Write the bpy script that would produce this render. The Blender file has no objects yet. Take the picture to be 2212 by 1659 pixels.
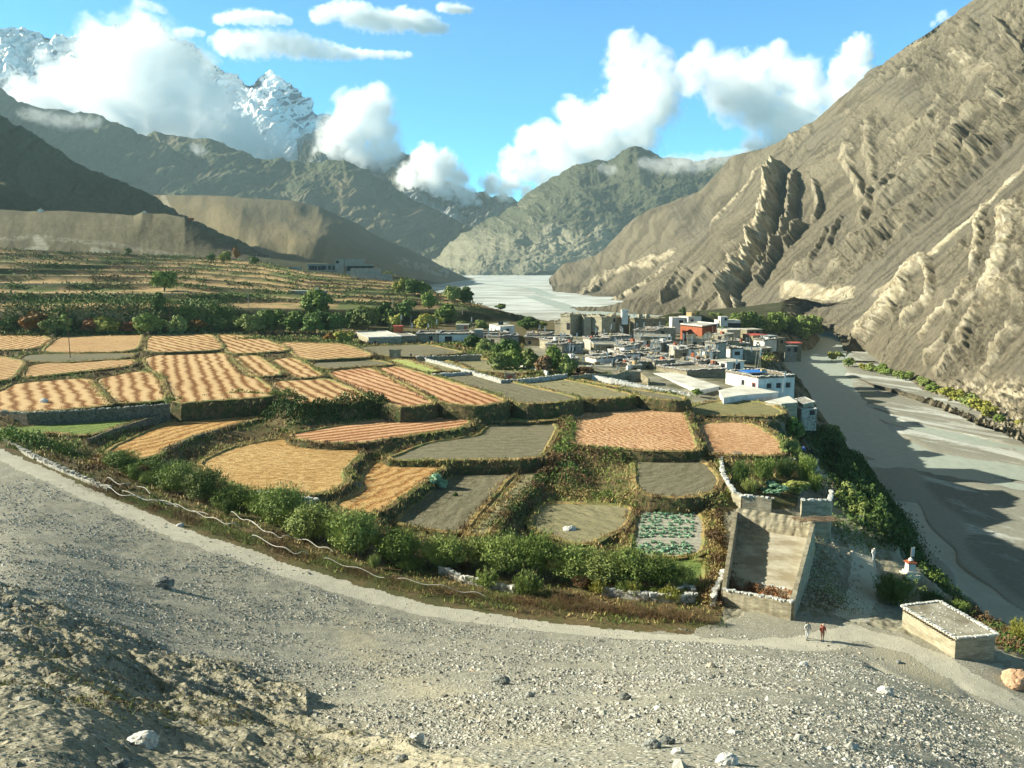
import bpy, bmesh, math, random
import numpy as np
from mathutils import Vector, Matrix
from mathutils.geometry import tessellate_polygon
R = math.radians
random.seed(7)
rng = np.random.default_rng(7)
CLOUDS = True
sc = bpy.context.scene
col = sc.collection

# ------------------------------------------------------------------ camera, light, exposure
CAMZ, FD, CX, CY, PIT = 31.0, 1840.5, 1106.0, 829.5, R(8.15)
cam = bpy.data.objects.new('camera', bpy.data.cameras.new('camera'))
cam.data.sensor_width = 36.0
cam.data.lens = 36.0 * FD / 2212.0
cam.data.clip_start, cam.data.clip_end = 0.5, 80000
cam.location = (0, 0, CAMZ)
cam.rotation_euler = (math.pi / 2 - PIT, 0, 0)
col.objects.link(cam)
sc.camera = cam

SUN_AZ, SUN_EL = R(-84), R(25)
world = bpy.data.worlds.new('World')
sc.world = world
world.use_nodes = True
wn = world.node_tree
bg = wn.nodes['Background']
sky = wn.nodes.new('ShaderNodeTexSky')
sky.sky_type = 'NISHITA'
sky.sun_disc = False
sky.sun_elevation = SUN_EL
sky.sun_rotation = SUN_AZ
sky.altitude = 2800
sky.air_density = 1.0
sky.dust_density = 0.1
sky.ozone_density = 1.4
tint = wn.nodes.new('ShaderNodeMixRGB')
tint.blend_type = 'MULTIPLY'
tint.inputs[0].default_value = 1.0
tint.inputs[2].default_value = (0.46, 1.05, 1.28, 1)
wn.links.new(sky.outputs[0], tint.inputs[1])
# higher up, above the part of the sky the lens looks at, an unseen dim grey-green tone is added to cut and neutralise the ambient light
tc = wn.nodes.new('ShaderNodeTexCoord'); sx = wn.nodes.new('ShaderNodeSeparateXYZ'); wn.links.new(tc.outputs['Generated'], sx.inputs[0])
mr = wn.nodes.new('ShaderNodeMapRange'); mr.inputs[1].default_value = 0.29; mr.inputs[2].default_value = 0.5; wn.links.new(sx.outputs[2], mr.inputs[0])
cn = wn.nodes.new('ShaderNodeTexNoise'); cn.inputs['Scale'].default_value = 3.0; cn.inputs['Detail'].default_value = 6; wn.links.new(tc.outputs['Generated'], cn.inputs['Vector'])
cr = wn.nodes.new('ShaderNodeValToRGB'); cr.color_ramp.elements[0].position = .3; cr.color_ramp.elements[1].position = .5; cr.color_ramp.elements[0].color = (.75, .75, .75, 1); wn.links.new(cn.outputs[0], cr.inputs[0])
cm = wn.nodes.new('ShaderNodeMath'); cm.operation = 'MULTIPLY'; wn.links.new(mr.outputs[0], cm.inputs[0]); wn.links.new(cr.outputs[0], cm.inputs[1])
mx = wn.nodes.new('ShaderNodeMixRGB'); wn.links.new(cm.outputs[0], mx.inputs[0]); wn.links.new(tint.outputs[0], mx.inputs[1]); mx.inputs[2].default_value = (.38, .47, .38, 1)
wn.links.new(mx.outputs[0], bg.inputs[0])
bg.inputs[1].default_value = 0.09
sun = bpy.data.objects.new('sun', bpy.data.lights.new('sun', 'SUN'))
sun.data.energy = 5.0
sun.data.angle = R(0.5)
sun.data.color = (1.0, 0.955, 0.775)
sd = Vector((math.sin(SUN_AZ) * math.cos(SUN_EL), math.cos(SUN_AZ) * math.cos(SUN_EL), math.sin(SUN_EL)))
sun.rotation_euler = sd.to_track_quat('Z', 'Y').to_euler()
sun.location = (-60, 0, 80)
col.objects.link(sun)
sc.view_settings.view_transform = 'Standard'
sc.view_settings.look = 'None'
sc.view_settings.gamma = 1
sc.view_settings.exposure = 1.22
sc.cycles.use_denoising = True
sc.cycles.max_bounces = 14
sc.cycles.diffuse_bounces = 3
sc.cycles.glossy_bounces = 2
sc.cycles.transmission_bounces = 2
sc.cycles.transparent_max_bounces = 6
sc.cycles.volume_bounces = 14
sc.cycles.volume_step_rate = 3
sc.cycles.volume_max_steps = 128
sc.cycles.use_adaptive_sampling = True
sc.cycles.adaptive_threshold = 0.02

# ------------------------------------------------------------------ geometry of the view, used only to survey positions
cp, sp_ = math.cos(PIT), math.sin(PIT)
def ray(dx, dy):
    x = (dx - CX) / FD; v = -(dy - CY) / FD
    return np.array([x, cp + v * sp_, -sp_ + v * cp])
def P(dx, dy, z):
    d = ray(dx, dy); t = (z - CAMZ) / d[2]
    return np.array([d[0] * t, d[1] * t, z])
def PR(dx, dy, r):
    d = ray(dx, dy); t = r / math.hypot(d[0], d[1])
    return np.array([d[0] * t, d[1] * t, CAMZ + d[2] * t])
def proj(X, Y, Z):
    Zr = Z - CAMZ
    dep = Y * cp - Zr * sp_
    up = Y * sp_ + Zr * cp
    dep = np.where(np.abs(dep) < 1e-6, 1e-6, dep)
    return CX + FD * X / dep, CY - FD * up / dep

# ------------------------------------------------------------------ noise
_perm = rng.permutation(65536)
def _h(i, j, k=0):
    return _perm[(_perm[(_perm[i & 65535] + j) & 65535] + k) & 65535]
_ga = rng.random(65536) * 2 * np.pi
_gx, _gy = np.cos(_ga), np.sin(_ga)
def noise2(x, y):
    xi = np.floor(x).astype(np.int64); yi = np.floor(y).astype(np.int64)
    xf = x - xi; yf = y - yi
    u = xf * xf * xf * (xf * (xf * 6 - 15) + 10); v = yf * yf * yf * (yf * (yf * 6 - 15) + 10)
    def g(a, b, fx, fy):
        h = _h(a, b); return _gx[h] * fx + _gy[h] * fy
    n00 = g(xi, yi, xf, yf); n10 = g(xi + 1, yi, xf - 1, yf)
    n01 = g(xi, yi + 1, xf, yf - 1); n11 = g(xi + 1, yi + 1, xf - 1, yf - 1)
    return 1.5 * ((n00 * (1 - u) + n10 * u) * (1 - v) + (n01 * (1 - u) + n11 * u) * v)
def fbm(x, y, o=4, g=0.5, l=2.03):
    s = 0; a = 1; t = 0
    for i in range(o):
        s = s + a * noise2(x + i * 17.3, y + i * 9.1); t += a; a *= g; x = x * l; y = y * l
    return s / t * 1.4
def ridged(x, y, o=4, g=0.55, l=2.1):
    s = 0; a = 1; t = 0
    for i in range(o):
        s = s + a * (1 - np.abs(noise2(x + i * 31.7, y + i * 7.7)) * 1.8); t += a; a *= g; x = x * l; y = y * l
    return s / t
def sstep(a, b, x):
    t = np.clip((x - a) / (b - a), 0, 1); return t * t * (3 - 2 * t)

# ------------------------------------------------------------------ object helpers
def tag(o, label=None, cat=None, group=None, kind=None):
    if label: o['label'] = label
    if cat: o['category'] = cat
    if group: o['group'] = group
    if kind: o['kind'] = kind
    return o
def empty(name, loc, label, cat, group=None, rz=0.0):
    o = bpy.data.objects.new(name, None); col.objects.link(o)
    o.location = [float(c) for c in loc]; o.rotation_euler = (0, 0, rz); o.empty_display_size = 0.5
    return tag(o, label, cat, group)
def npmesh(name, V, Fc, mats, mi=None, smooth=False, attrs=None, uv=None, parent=None, loc=None):
    me = bpy.data.meshes.new(name)
    V = np.asarray(V, dtype=np.float32).reshape(-1, 3)
    if isinstance(Fc, np.ndarray):
        k = Fc.shape[1]; n = Fc.shape[0]
        loops = Fc.astype(np.int32).ravel(); tot = np.full(n, k, np.int32)
    else:
        n = len(Fc); tot = np.array([len(f) for f in Fc], np.int32)
        loops = np.array([i for f in Fc for i in f], np.int32)
    start = np.concatenate([[0], np.cumsum(tot)[:-1]]).astype(np.int32) if n else np.zeros(0, np.int32)
    me.vertices.add(len(V)); me.vertices.foreach_set('co', V.ravel())
    me.loops.add(len(loops)); me.loops.foreach_set('vertex_index', loops)
    me.polygons.add(n); me.polygons.foreach_set('loop_start', start); me.polygons.foreach_set('loop_total', tot)
    for m in (mats if isinstance(mats, (list, tuple)) else [mats]): me.materials.append(m)
    if mi is not None: me.polygons.foreach_set('material_index', np.asarray(mi, np.int32))
    me.polygons.foreach_set('use_smooth', np.full(n, smooth, bool))
    for an, av in (attrs or {}).items():
        a = me.attributes.new(an, 'FLOAT', 'POINT'); a.data.foreach_set('value', np.asarray(av, np.float32).ravel())
    if uv is not None:
        l = me.uv_layers.new(name='uv'); l.data.foreach_set('uv', np.asarray(uv, np.float32)[loops].ravel())
    me.update(calc_edges=True); me.validate()
    o = bpy.data.objects.new(name, me); col.objects.link(o)
    if parent is not None: o.parent = parent
    if loc is not None and parent is None: o.location = [float(c) for c in loc]
    return o
class MB:
    "collects boxes, prisms and tubes, links them as one mesh"
    def __init__(s): s.v = []; s.f = []; s.m = []
    def add(s, V, F, mi=0):
        b = len(s.v); s.v += [tuple(map(float, p)) for p in V]; s.f += [tuple(b + i for i in f) for f in F]; s.m += [mi] * len(F)
    def box(s, c, d, rz=0.0, mi=0, jit=0.0, tap=1.0):
        cx, cy, cz = c; hx, hy, hz = d[0] / 2, d[1] / 2, d[2] / 2
        ca, sa = math.cos(rz), math.sin(rz); V = []
        for sz in (-1, 1):
            t = tap if sz > 0 else 1
            for sx, sy in ((-1, -1), (1, -1), (1, 1), (-1, 1)):
                x, y = sx * hx * t, sy * hy * t
                if jit: x += random.uniform(-jit, jit) * hx; y += random.uniform(-jit, jit) * hy
                V.append((cx + x * ca - y * sa, cy + x * sa + y * ca, cz + sz * hz * (1 + (random.uniform(-jit, jit) if jit else 0))))
        s.add(V, [(0, 3, 2, 1), (4, 5, 6, 7), (0, 1, 5, 4), (1, 2, 6, 5), (2, 3, 7, 6), (3, 0, 4, 7)], mi)
    def tube(s, pts, r, n=6, mi=0):
        pts = [Vector(p) for p in pts]; rr = r if isinstance(r, (list, tuple)) else [r] * len(pts); V = []; F = []
        for i, p in enumerate(pts):
            d = (pts[min(i + 1, len(pts) - 1)] - pts[max(i - 1, 0)]).normalized()
            a = d.orthogonal().normalized() if abs(d.z) < 0.95 else Vector((1, 0, 0)); a = (a - d * a.dot(d)).normalized(); b = d.cross(a)
            for k in range(n):
                t = 2 * math.pi * k / n; q = p + (a * math.cos(t) + b * math.sin(t)) * rr[i]; V.append(q)
        for i in range(len(pts) - 1):
            for k in range(n):
                k2 = (k + 1) % n; F.append((i * n + k, i * n + k2, (i + 1) * n + k2, (i + 1) * n + k))
        F.append(tuple(range(n - 1, -1, -1))); F.append(tuple((len(pts) - 1) * n + k for k in range(n)))
        s.add(V, F, mi)
    def prism(s, poly, z0, z1, mi=0, mt=None):
        n = len(poly); a = sum(poly[i][0] * poly[(i + 1) % n][1] - poly[(i + 1) % n][0] * poly[i][1] for i in range(n))
        if a < 0: poly = poly[::-1]
        V = [(p[0], p[1], z0) for p in poly] + [(p[0], p[1], z1) for p in poly]
        s.add(V, [(i, (i + 1) % n, n + (i + 1) % n, n + i) for i in range(n)] + [tuple(range(n - 1, -1, -1))], mi)
        s.add(V, [tuple(n + i for i in range(n))], mi if mt is None else mt)
    def rock(s, c, r, mi=0, seed=None, flat=0.7):
        V, F = ICO; k = random.random() * 99
        a = np.array(V); q = 1 + 0.45 * fbm(a[:, 0] * 1.1 + k, a[:, 1] * 1.1 + a[:, 2] * 1.7 + k, 3)
        a = a * q[:, None] * np.array([r * random.uniform(.8, 1.3), r * random.uniform(.75, 1.1), r * flat]) 
        t = random.random() * 6.28; ca, sa = math.cos(t), math.sin(t)
        a = np.stack([a[:, 0] * ca - a[:, 1] * sa, a[:, 0] * sa + a[:, 1] * ca, a[:, 2]], 1) + np.array(c)
        s.add(a, F, mi)
    def build(s, name, mats, parent=None, loc=None, smooth=False):
        V = np.array(s.v)
        if loc is not None: V = V - np.array(loc)
        return npmesh(name, V, s.f, mats, s.m, smooth, parent=parent, loc=loc)
def _ico(sub):
    bm = bmesh.new(); bmesh.ops.create_icosphere(bm, subdivisions=sub, radius=1)
    V = [tuple(v.co) for v in bm.verts]; F = [tuple(v.index for v in f.verts) for f in bm.faces]; bm.free(); return V, F
ICO = _ico(2); ICO1 = _ico(1); ICO3 = _ico(4)

# ------------------------------------------------------------------ materials
def C4(c): return (c[0], c[1], c[2], 1)
def new_mat(name, rough=0.95, spec=0.2):
    m = bpy.data.materials.new(name); m.use_nodes = True; nt = m.node_tree
    b = nt.nodes['Principled BSDF']; b.inputs['Roughness'].default_value = rough
    b.inputs['Specular IOR Level'].default_value = spec
    return m, nt, b
def N(nt, t, **k):
    n = nt.nodes.new(t)
    for a, v in k.items(): setattr(n, a, v)
    return n
def noise_node(nt, scale, detail=5, rough=0.6, vec=None, dist=0.0):
    n = N(nt, 'ShaderNodeTexNoise'); n.inputs['Scale'].default_value = scale; n.inputs['Detail'].default_value = detail
    n.inputs['Roughness'].default_value = rough; n.inputs['Distortion'].default_value = dist
    if vec is not None: nt.links.new(vec, n.inputs['Vector'])
    return n.outputs['Fac']
def ramp(nt, fac, stops):
    n = N(nt, 'ShaderNodeValToRGB'); e = n.color_ramp.elements
    while len(e) < len(stops): e.new(0.5)
    for i, (p, c) in enumerate(stops):
        e[i].position = p; e[i].color = C4(c) if hasattr(c, '__len__') else (c, c, c, 1)
    nt.links.new(fac, n.inputs[0]); return n.outputs[0]
def mix(nt, fac, a, b, bt='MIX'):
    n = N(nt, 'ShaderNodeMixRGB', blend_type=bt)
    for i, s in ((0, fac), (1, a), (2, b)):
        if isinstance(s, (int, float)): n.inputs[i].default_value = s if i == 0 else (s, s, s, 1)
        elif isinstance(s, (tuple, list)): n.inputs[i].default_value = C4(s)
        else: nt.links.new(s, n.inputs[i])
    return n.outputs[0]
def mth(nt, op, a, b=0.0, c=None):
    n = N(nt, 'ShaderNodeMath', operation=op)
    for i, s in enumerate((a, b) if c is None else (a, b, c)):
        if isinstance(s, (int, float)): n.inputs[i].default_value = s
        else: nt.links.new(s, n.inputs[i])
    return n.outputs[0]
def flowpos(nt, ang, sx, sy):
    g = N(nt, 'ShaderNodeNewGeometry'); m1 = N(nt, 'ShaderNodeMapping'); m1.inputs['Rotation'].default_value = (0, 0, ang); m2 = N(nt, 'ShaderNodeMapping'); m2.inputs['Scale'].default_value = (sx, sy, 1)
    nt.links.new(g.outputs['Position'], m1.inputs[0]); nt.links.new(m1.outputs[0], m2.inputs[0]); return m2.outputs[0]
def attr(nt, name):
    return N(nt, 'ShaderNodeAttribute', attribute_name=name).outputs['Fac']
def geopos(nt, sx=1, sy=1, sz=1, rot=(0, 0, 0), src='Position'):
    g = N(nt, 'ShaderNodeNewGeometry') if src == 'Position' else N(nt, 'ShaderNodeTexCoord')
    mp = N(nt, 'ShaderNodeMapping'); mp.inputs['Scale'].default_value = (sx, sy, sz); mp.inputs['Rotation'].default_value = rot
    nt.links.new(g.outputs[src], mp.inputs[0]); return mp.outputs[0]
def bump(nt, b, h, strength=0.5, dist=0.1):
    n = N(nt, 'ShaderNodeBump'); n.inputs['Strength'].default_value = strength; n.inputs['Distance'].default_value = dist
    nt.links.new(h, n.inputs['Height']); nt.links.new(n.outputs[0], b.inputs['Normal'])
def simple(name, c1, c2, scale=1.0, bumpd=0.05, rough=0.95, detail=6, c3=None, scale2=None, stretch=(1, 1, 1), lo=.35, hi=.65, src='Position'):
    m, nt, b = new_mat(name, rough)
    v = geopos(nt, *stretch, src=src)
    f = noise_node(nt, scale, detail, 0.65, v)
    c = ramp(nt, f, [(lo, c1), (hi, c2)])
    if c3 is not None:
        f2 = noise_node(nt, scale2 or scale * 0.15, 4, 0.6, v)
        c = mix(nt, ramp(nt, f2, [(0.45, 0), (0.62, 1)]), c, c3)
    nt.links.new(c, b.inputs['Base Color'])
    if bumpd: bump(nt, b, f, 0.9, bumpd)
    return m
def plain(name, c, rough=0.8):
    m, nt, b = new_mat(name, rough)
    f = noise_node(nt, 3.0, 4, 0.6, geopos(nt))
    nt.links.new(ramp(nt, f, [(0.3, tuple(x * 0.82 for x in c)), (0.7, tuple(min(1, x * 1.1) for x in c))]), b.inputs['Base Color'])
    return m
# ------------------------------------------------------------------ surveyed field outlines: (kind, level, furrow line, outline, bank)
FIELDS = [
 ('straw', 5.5, ((0, 750), (100, 728)), [(-160, 722), (80, 722), (108, 733), (100, 745), (60, 755), (-160, 760)]),
 ('straw', 5.4, ((100, 742), (290, 740)), [(120, 735), (150, 724), (298, 721), (304, 727), (290, 760), (92, 762)]),
 ('fallow', 5.1, ((60, 770), (290, 768)), [(60, 766), (290, 764), (276, 773), (150, 783), (40, 780)]),
 ('straw', 5.5, ((330, 725), (470, 757)), [(320, 732), (332, 724), (455, 722), (478, 745), (472, 757), (318, 762)]),
 ('straw', 5.3, ((480, 724), (600, 762)), [(470, 722), (556, 728), (612, 750), (620, 758), (502, 765), (487, 750)]),
 ('straw', 4.9, ((600, 745), (780, 770)), [(592, 740), (740, 743), (800, 765), (790, 772), (655, 778), (628, 755)]),
 ('straw', 5.0, ((60, 805), (290, 778)), [(54, 815), (67, 786), (279, 777), (289, 782), (278, 791), (100, 812)]),
 ('straw', 5.4, ((-40, 800), (40, 790)), [(-160, 770), (0, 771), (48, 781), (25, 813), (0, 822), (-160, 840)]),
 ('straw', 4.7, ((80, 888), (60, 830)), [(-160, 862), (0, 848), (37, 828), (186, 817), (206, 838), (232, 868), (232, 876), (100, 888), (0, 889), (-160, 885)]),
 ('straw', 4.6, ((270, 870), (260, 812)), [(210, 819), (296, 802), (337, 809), (354, 848), (352, 866), (254, 871), (222, 842)]),
 ('straw', 4.8, ((400, 868), (380, 768)), [(314, 775), (339, 767), (487, 762), (520, 798), (567, 828), (600, 855), (437, 867), (383, 871), (360, 815), (326, 795)]),
 ('straw', 4.9, ((510, 770), (560, 812)), [(502, 770), (554, 769), (603, 805), (598, 811), (546, 814), (526, 797)]),
 ('straw', 4.7, ((600, 775), (670, 815)), [(587, 777), (632, 772), (693, 811), (690, 814), (640, 817)]),
 ('straw', 4.4, ((620, 825), (700, 872)), [(575, 826), (700, 818), (758, 840), (798, 867), (644, 875), (607, 850)]),
 ('fallow', 4.2, ((690, 785), (840, 795)), [(674, 786), (720, 780), (815, 779), (846, 788), (800, 790), (705, 797)]),
 ('redstraw', 3.9, ((700, 800), (930, 878)), [(716, 802), (798, 794), (944, 871), (862, 880), (808, 858), (725, 815)]),
 ('redstraw', 3.8, ((850, 795), (1060, 876)), [(813, 796), (861, 792), (1098, 865), (1035, 877), (952, 870)]),
 ('lime', 3.7, ((834, 775), (951, 803)), [(836, 776), (883, 778), (949, 802), (917, 804)]),
 ('fallow', 4.0, ((780, 752), (900, 768)), [(771, 750), (921, 744), (1006, 763), (901, 768), (880, 772), (800, 765)]),
 ('weeds', 3.5, ((891, 778), (1018, 801)), [(893, 779), (966, 779), (1016, 800), (953, 802)]),
 ('fallow', 3.4, ((960, 811), (1200, 870)), [(952, 812), (1021, 808), (1088, 821), (1118, 830), (1250, 861), (1201, 869), (1133, 872), (1104, 863)]),
 ('weeds', 2.9, ((1130, 828), (1350, 858)), [(1125, 826), (1195, 816), (1360, 851), (1352, 857), (1281, 862), (1238, 855)]),
 ('weeds', 3.2, ((970, 778), (1150, 806)), [(970, 779), (1011, 771), (1088, 783), (1178, 801), (1118, 806), (1030, 801)]),
 ('fallow', 2.5, ((1255, 824), (1480, 860)), [(1222, 814), (1300, 831), (1478, 859), (1468, 866), (1405, 861), (1372, 849)]),
 ('green', 2.7, ((40, 930), (280, 895)), [(-100, 930), (30, 925), (90, 918), (215, 905), (290, 893), (326, 896), (235, 925), (188, 940), (120, 933), (30, 942), (-100, 960)]),
 ('straw2', 1.5, ((250, 985), (560, 897)), [(243, 971), (363, 914), (437, 899), (562, 895), (569, 900), (420, 939), (352, 967), (329, 985), (269, 996), (246, 987)]),
 ('messy', 0.3, ((440, 1010), (750, 1000)), [(436, 1002), (504, 969), (571, 955), (622, 949), (691, 961), (752, 964), (778, 976), (748, 1003), (733, 1020), (740, 1040), (716, 1058), (680, 1066), (600, 1061), (540, 1053), (484, 1032)]),
 ('redstraw', 1.2, ((640, 945), (1010, 900)), [(691, 929), (825, 905), (985, 894), (1006, 898), (1010, 910), (990, 925), (893, 938), (775, 957), (691, 955), (640, 945), (636, 938)]),
 ('straw2', -0.7, ((730, 1095), (950, 1003)), [(804, 998), (957, 1000), (950, 1010), (805, 1113), (725, 1094), (780, 1060), (786, 1031)]),
 ('fallow', 0.1, ((860, 985), (1180, 980)), [(862, 986), (926, 959), (993, 949), (1042, 942), (1060, 920), (1188, 915), (1198, 924), (1172, 975), (1152, 989), (1027, 992), (845, 993)]),
 ('green', 0.6, ((1030, 900), (1210, 895)), [(1032, 893), (1210, 886), (1215, 893), (1193, 909), (1048, 911)]),
 ('fallow', -2.0, ((860, 1125), (1000, 1025)), [(856, 1124), (975, 1032), (993, 1020), (1119, 1020), (1038, 1115), (993, 1150), (906, 1138)]),
 ('weeds', -1.9, ((1120, 1025), (1040, 1150)), [(1124, 1021), (1156, 1020), (1158, 1038), (1082, 1108), (1060, 1140), (1044, 1156), (1016, 1150), (1043, 1114)]),
 ('redstraw2', 0.3, ((1240, 895), (1500, 972)), [(1247, 893), (1262, 889), (1463, 874), (1472, 885), (1500, 962), (1496, 973), (1400, 973), (1300, 964), (1240, 958)]),
 ('redstraw2', -0.6, ((1515, 960), (1690, 965)), [(1513, 916), (1600, 912), (1640, 925), (1676, 950), (1686, 983), (1600, 983), (1528, 978)]),
 ('grass', -0.5, ((1490, 885), (1690, 890)), [(1486, 882), (1570, 864), (1655, 871), (1692, 893), (1640, 899), (1505, 896)]),
 ('fallow', -1.3, ((1380, 1060), (1540, 1000)), [(1376, 994), (1440, 990), (1515, 997), (1546, 1030), (1543, 1056), (1480, 1074), (1405, 1069), (1382, 1053)]),
 ('weeds', -3.1, ((1180, 1090), (1340, 1140)), [(1175, 1087), (1358, 1094), (1350, 1132), (1262, 1178), (1150, 1141)]),
 ('plot', -3.3, ((1385, 1110), (1515, 1110)), [(1388, 1102), (1500, 1106), (1516, 1130), (1510, 1198), (1382, 1203), (1372, 1188), (1379, 1140)]),
 ('green', -3.4, ((1390, 1215), (1510, 1210)), [(1300, 1235), (1390, 1215), (1512, 1208), (1514, 1262), (1400, 1262), (1300, 1265)]),
]
def chaikin(p, n=2):
    p = np.array(p, float)
    for _ in range(n):
        q = np.roll(p, -1, 0); p = np.stack([.85 * p + .15 * q, .15 * p + .85 * q], 1).reshape(-1, 2)
    return p
def dens(p, step):
    out = []
    for i in range(len(p)):
        a, b = p[i], p[(i + 1) % len(p)]; k = max(1, int(math.hypot(*(b - a)) / step))
        out += [a + (b - a) * t / k for t in range(k)]
    return np.array(out)
def inpoly(x, y, poly):
    o = np.zeros(np.shape(x), bool); n = len(poly)
    for i in range(n):
        ax, ay = poly[i]; bx, by = poly[(i + 1) % n]
        if ay == by: continue
        o ^= ((ay > y) != (by > y)) & (x < (bx - ax) * (y - ay) / (by - ay) + ax)
    return o
FW = []
for k, z, ln, out in FIELDS:
    w = np.array([P(a, b, z)[:2] for a, b in out]); w = chaikin(w, 2)
    ar = 0.5 * np.sum(w[:, 0] * np.roll(w[:, 1], -1) - np.roll(w[:, 0], -1) * w[:, 1])
    if ar < 0: w = w[::-1]
    _t = np.roll(w, -1, 0) - np.roll(w, 1, 0); _t /= np.linalg.norm(_t, axis=1)[:, None] + 1e-9; w = w - 1.25 * np.stack([-_t[:, 1], _t[:, 0]], 1)
    w = dens(w, 1.3); w = w + 0.22 * np.stack([noise2(w[:, 0] * .5, w[:, 1] * .5), noise2(w[:, 0] * .5 + 40, w[:, 1] * .5)], 1)
    FW.append(w)
# ------------------------------------------------------------------ terrain height, all in world metres
RIV = -22.0
def Dxe(x, y): return CX + FD * (x / np.maximum(y, 1e-3)) / cp
def az_of(dx): return math.atan((dx - CX) * cp / FD)
def polar(dx, r): a = az_of(dx); return (r * math.sin(a), r * math.cos(a))
# shoreline of the plateau: (surveyed point, bluff width)
_T = [(2700, 1700, -22, 14), (2400, 1530, -22, 14), (2212, 1410, -22, 16), (2130, 1350, -22, 16), (2060, 1300, -22, 16), (2000, 1250, -22, 18), (1960, 1190, -22, 24),
      (1940, 1130, -22, 30), (1905, 1060, -22, 32), (1870, 1010, -22, 30), (1800, 930, -22, 24), (1775, 900, -22, 16), (1800, 830, -22, 16), (1690, 784, -22, 22), (1704, 764, -22, 24),
      (1755, 754, -22, 26), (1771, 734, -22, 26), (1765, 711, -22, 26), (1700, 701, -22, 30), (1560, 700, -18, 30), (1400, 698, -12, 26),
      (1300, 696, -6, 22), (1240, 690, -3, 22), (1130, 682, 2, 22), (1060, 664, 6, 22), (1010, 645, 10, 22), (965, 606, 19, 22)]
TP = [tuple(P(a, b, c)[:2]) + (w,) for a, b, c, w in _T]
TP[12] = (TP[11][0] + 14, TP[11][1] + 70, 16)
TP += [polar(900, 800) + (40,), polar(760, 1300) + (80,), (-1200, 1500, 80), (-4000, 1500, 80), (-4000, -300, 50), (300, -300, 50)]
TPx = np.array(TP)
def shore(x, y):
    "signed distance inside the plateau (+) and the local bluff width"
    best = np.full(x.shape, 1e9); wid = np.zeros(x.shape); ins = np.zeros(x.shape, bool)
    n = len(TPx)
    for i in range(n):
        a = TPx[i]; b = TPx[(i + 1) % n]; ex, ey = b[0] - a[0], b[1] - a[1]
        t = np.clip(((x - a[0]) * ex + (y - a[1]) * ey) / (ex * ex + ey * ey), 0, 1)
        d = np.hypot(x - a[0] - t * ex, y - a[1] - t * ey)
        m = d < best; best = np.where(m, d, best); wid = np.where(m, a[2] + (b[2] - a[2]) * t, wid)
        c = ((a[1] > y) != (b[1] > y)) & (x < (b[0] - a[0]) * (y - a[1]) / ((b[1] - a[1]) if abs(b[1] - a[1]) > 1e-9 else 1e-9) + a[0])
        ins ^= c
    return np.where(ins, best, -best), wid
_B = [(-400, 880, 5), (0, 950, 3.5), (100, 1005, 2.8), (200, 1060, 2), (400, 1140, 1), (640, 1230, -0.5), (900, 1310, -2), (1300, 1350, -3.3), (1600, 1360, -3.8), (1750, 1380, -4),
      (1900, 1400, -4.6), (2100, 1480, -5.5), (2300, 1560, -7), (50, 930, 2.4), (300, 930, 2.0), (170, 985, 1.4), (280, 1000, 0.2), (560, 930, 0.5), (450, 1060, -1.2), (600, 1060, -1.2), (700, 935, 0),
      (900, 1100, -3), (1000, 1160, -3.3), (1000, 950, -1.5), (1180, 930, -1.4), (1250, 1150, -3.6), (1400, 1200, -3.8), (1250, 1300, -3.8), (1500, 1250, -3.9),
      (1250, 890, -0.6), (1480, 880, -1.0), (1600, 960, -1.6), (1650, 1150, -4), (1690, 1300, -4.2), (1740, 1000, -3), (1790, 1010, -4.5), (1830, 1200, -7.5), (1880, 1200, -9),
      (1990, 1250, -10), (2060, 1285, -11), (1860, 1290, -9.5), (1930, 1310, -11.5), (2040, 1330, -12), (1790, 1330, -4.6), (1840, 1330, -5.6), (1961, 1352, -4.9), (2066, 1424, -5.0), (2142, 1440, -5.2), (0, 880, 4.2), (400, 860, 3.9), (800, 860, 2.5), (1100, 870, 1.2), (1400, 850, 0.2), (1650, 870, -1),
      (0, 760, 5), (400, 740, 4.8), (800, 760, 3.5), (1100, 760, 2.5), (1300, 760, 1), (1500, 800, 0), (1700, 800, -2), (0, 725, 5.5), (500, 722, 5), (900, 718, 4), (1250, 712, 0), (1500, 708, -3), (1700, 722, -8)]
_Bw = np.array([P(*b) for b in _B])
def _tps_fit(p):
    n = len(p); d = np.hypot(p[:, 0][:, None] - p[:, 0], p[:, 1][:, None] - p[:, 1]); K = np.where(d > 0, d * d * np.log(d + 1e-9), 0) + np.eye(n) * 40
    Q = np.concatenate([np.ones((n, 1)), p[:, :2]], 1); A = np.block([[K, Q], [Q.T, np.zeros((3, 3))]])
    return np.linalg.solve(A, np.concatenate([p[:, 2], np.zeros(3)]))
_tw = _tps_fit(_Bw)
def tps(x, y):
    o = _tw[-3] + _tw[-2] * x + _tw[-1] * y
    for i, p in enumerate(_Bw):
        d2 = (x - p[0]) ** 2 + (y - p[1]) ** 2 + 1e-9
        o = o + _tw[i] * 0.5 * d2 * np.log(d2)
    return np.clip(o, -14, 7)
_toe = np.array([(math.atan2(*P(a, b, c)[:2]), math.hypot(*P(a, b, c)[:2]), c) for a, b, c in
    [(0, 975, 3.5), (200, 1075, 2), (400, 1155, 1), (640, 1245, -0.5), (900, 1325, -2), (1300, 1365, -3.3), (1600, 1380, -3.8), (1800, 1400, -4.2), (1950, 1440, -4.8), (2100, 1500, -5.5), (2300, 1570, -7), (2800, 1600, -9)]])
_bf = np.array([(-600, 318, 17), (0, 318, 16), (400, 324, 16), (520, 330, 14), (800, 350, 12), (1000, 395, 9), (1100, 420, 5), (1300, 470, -4)])
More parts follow.
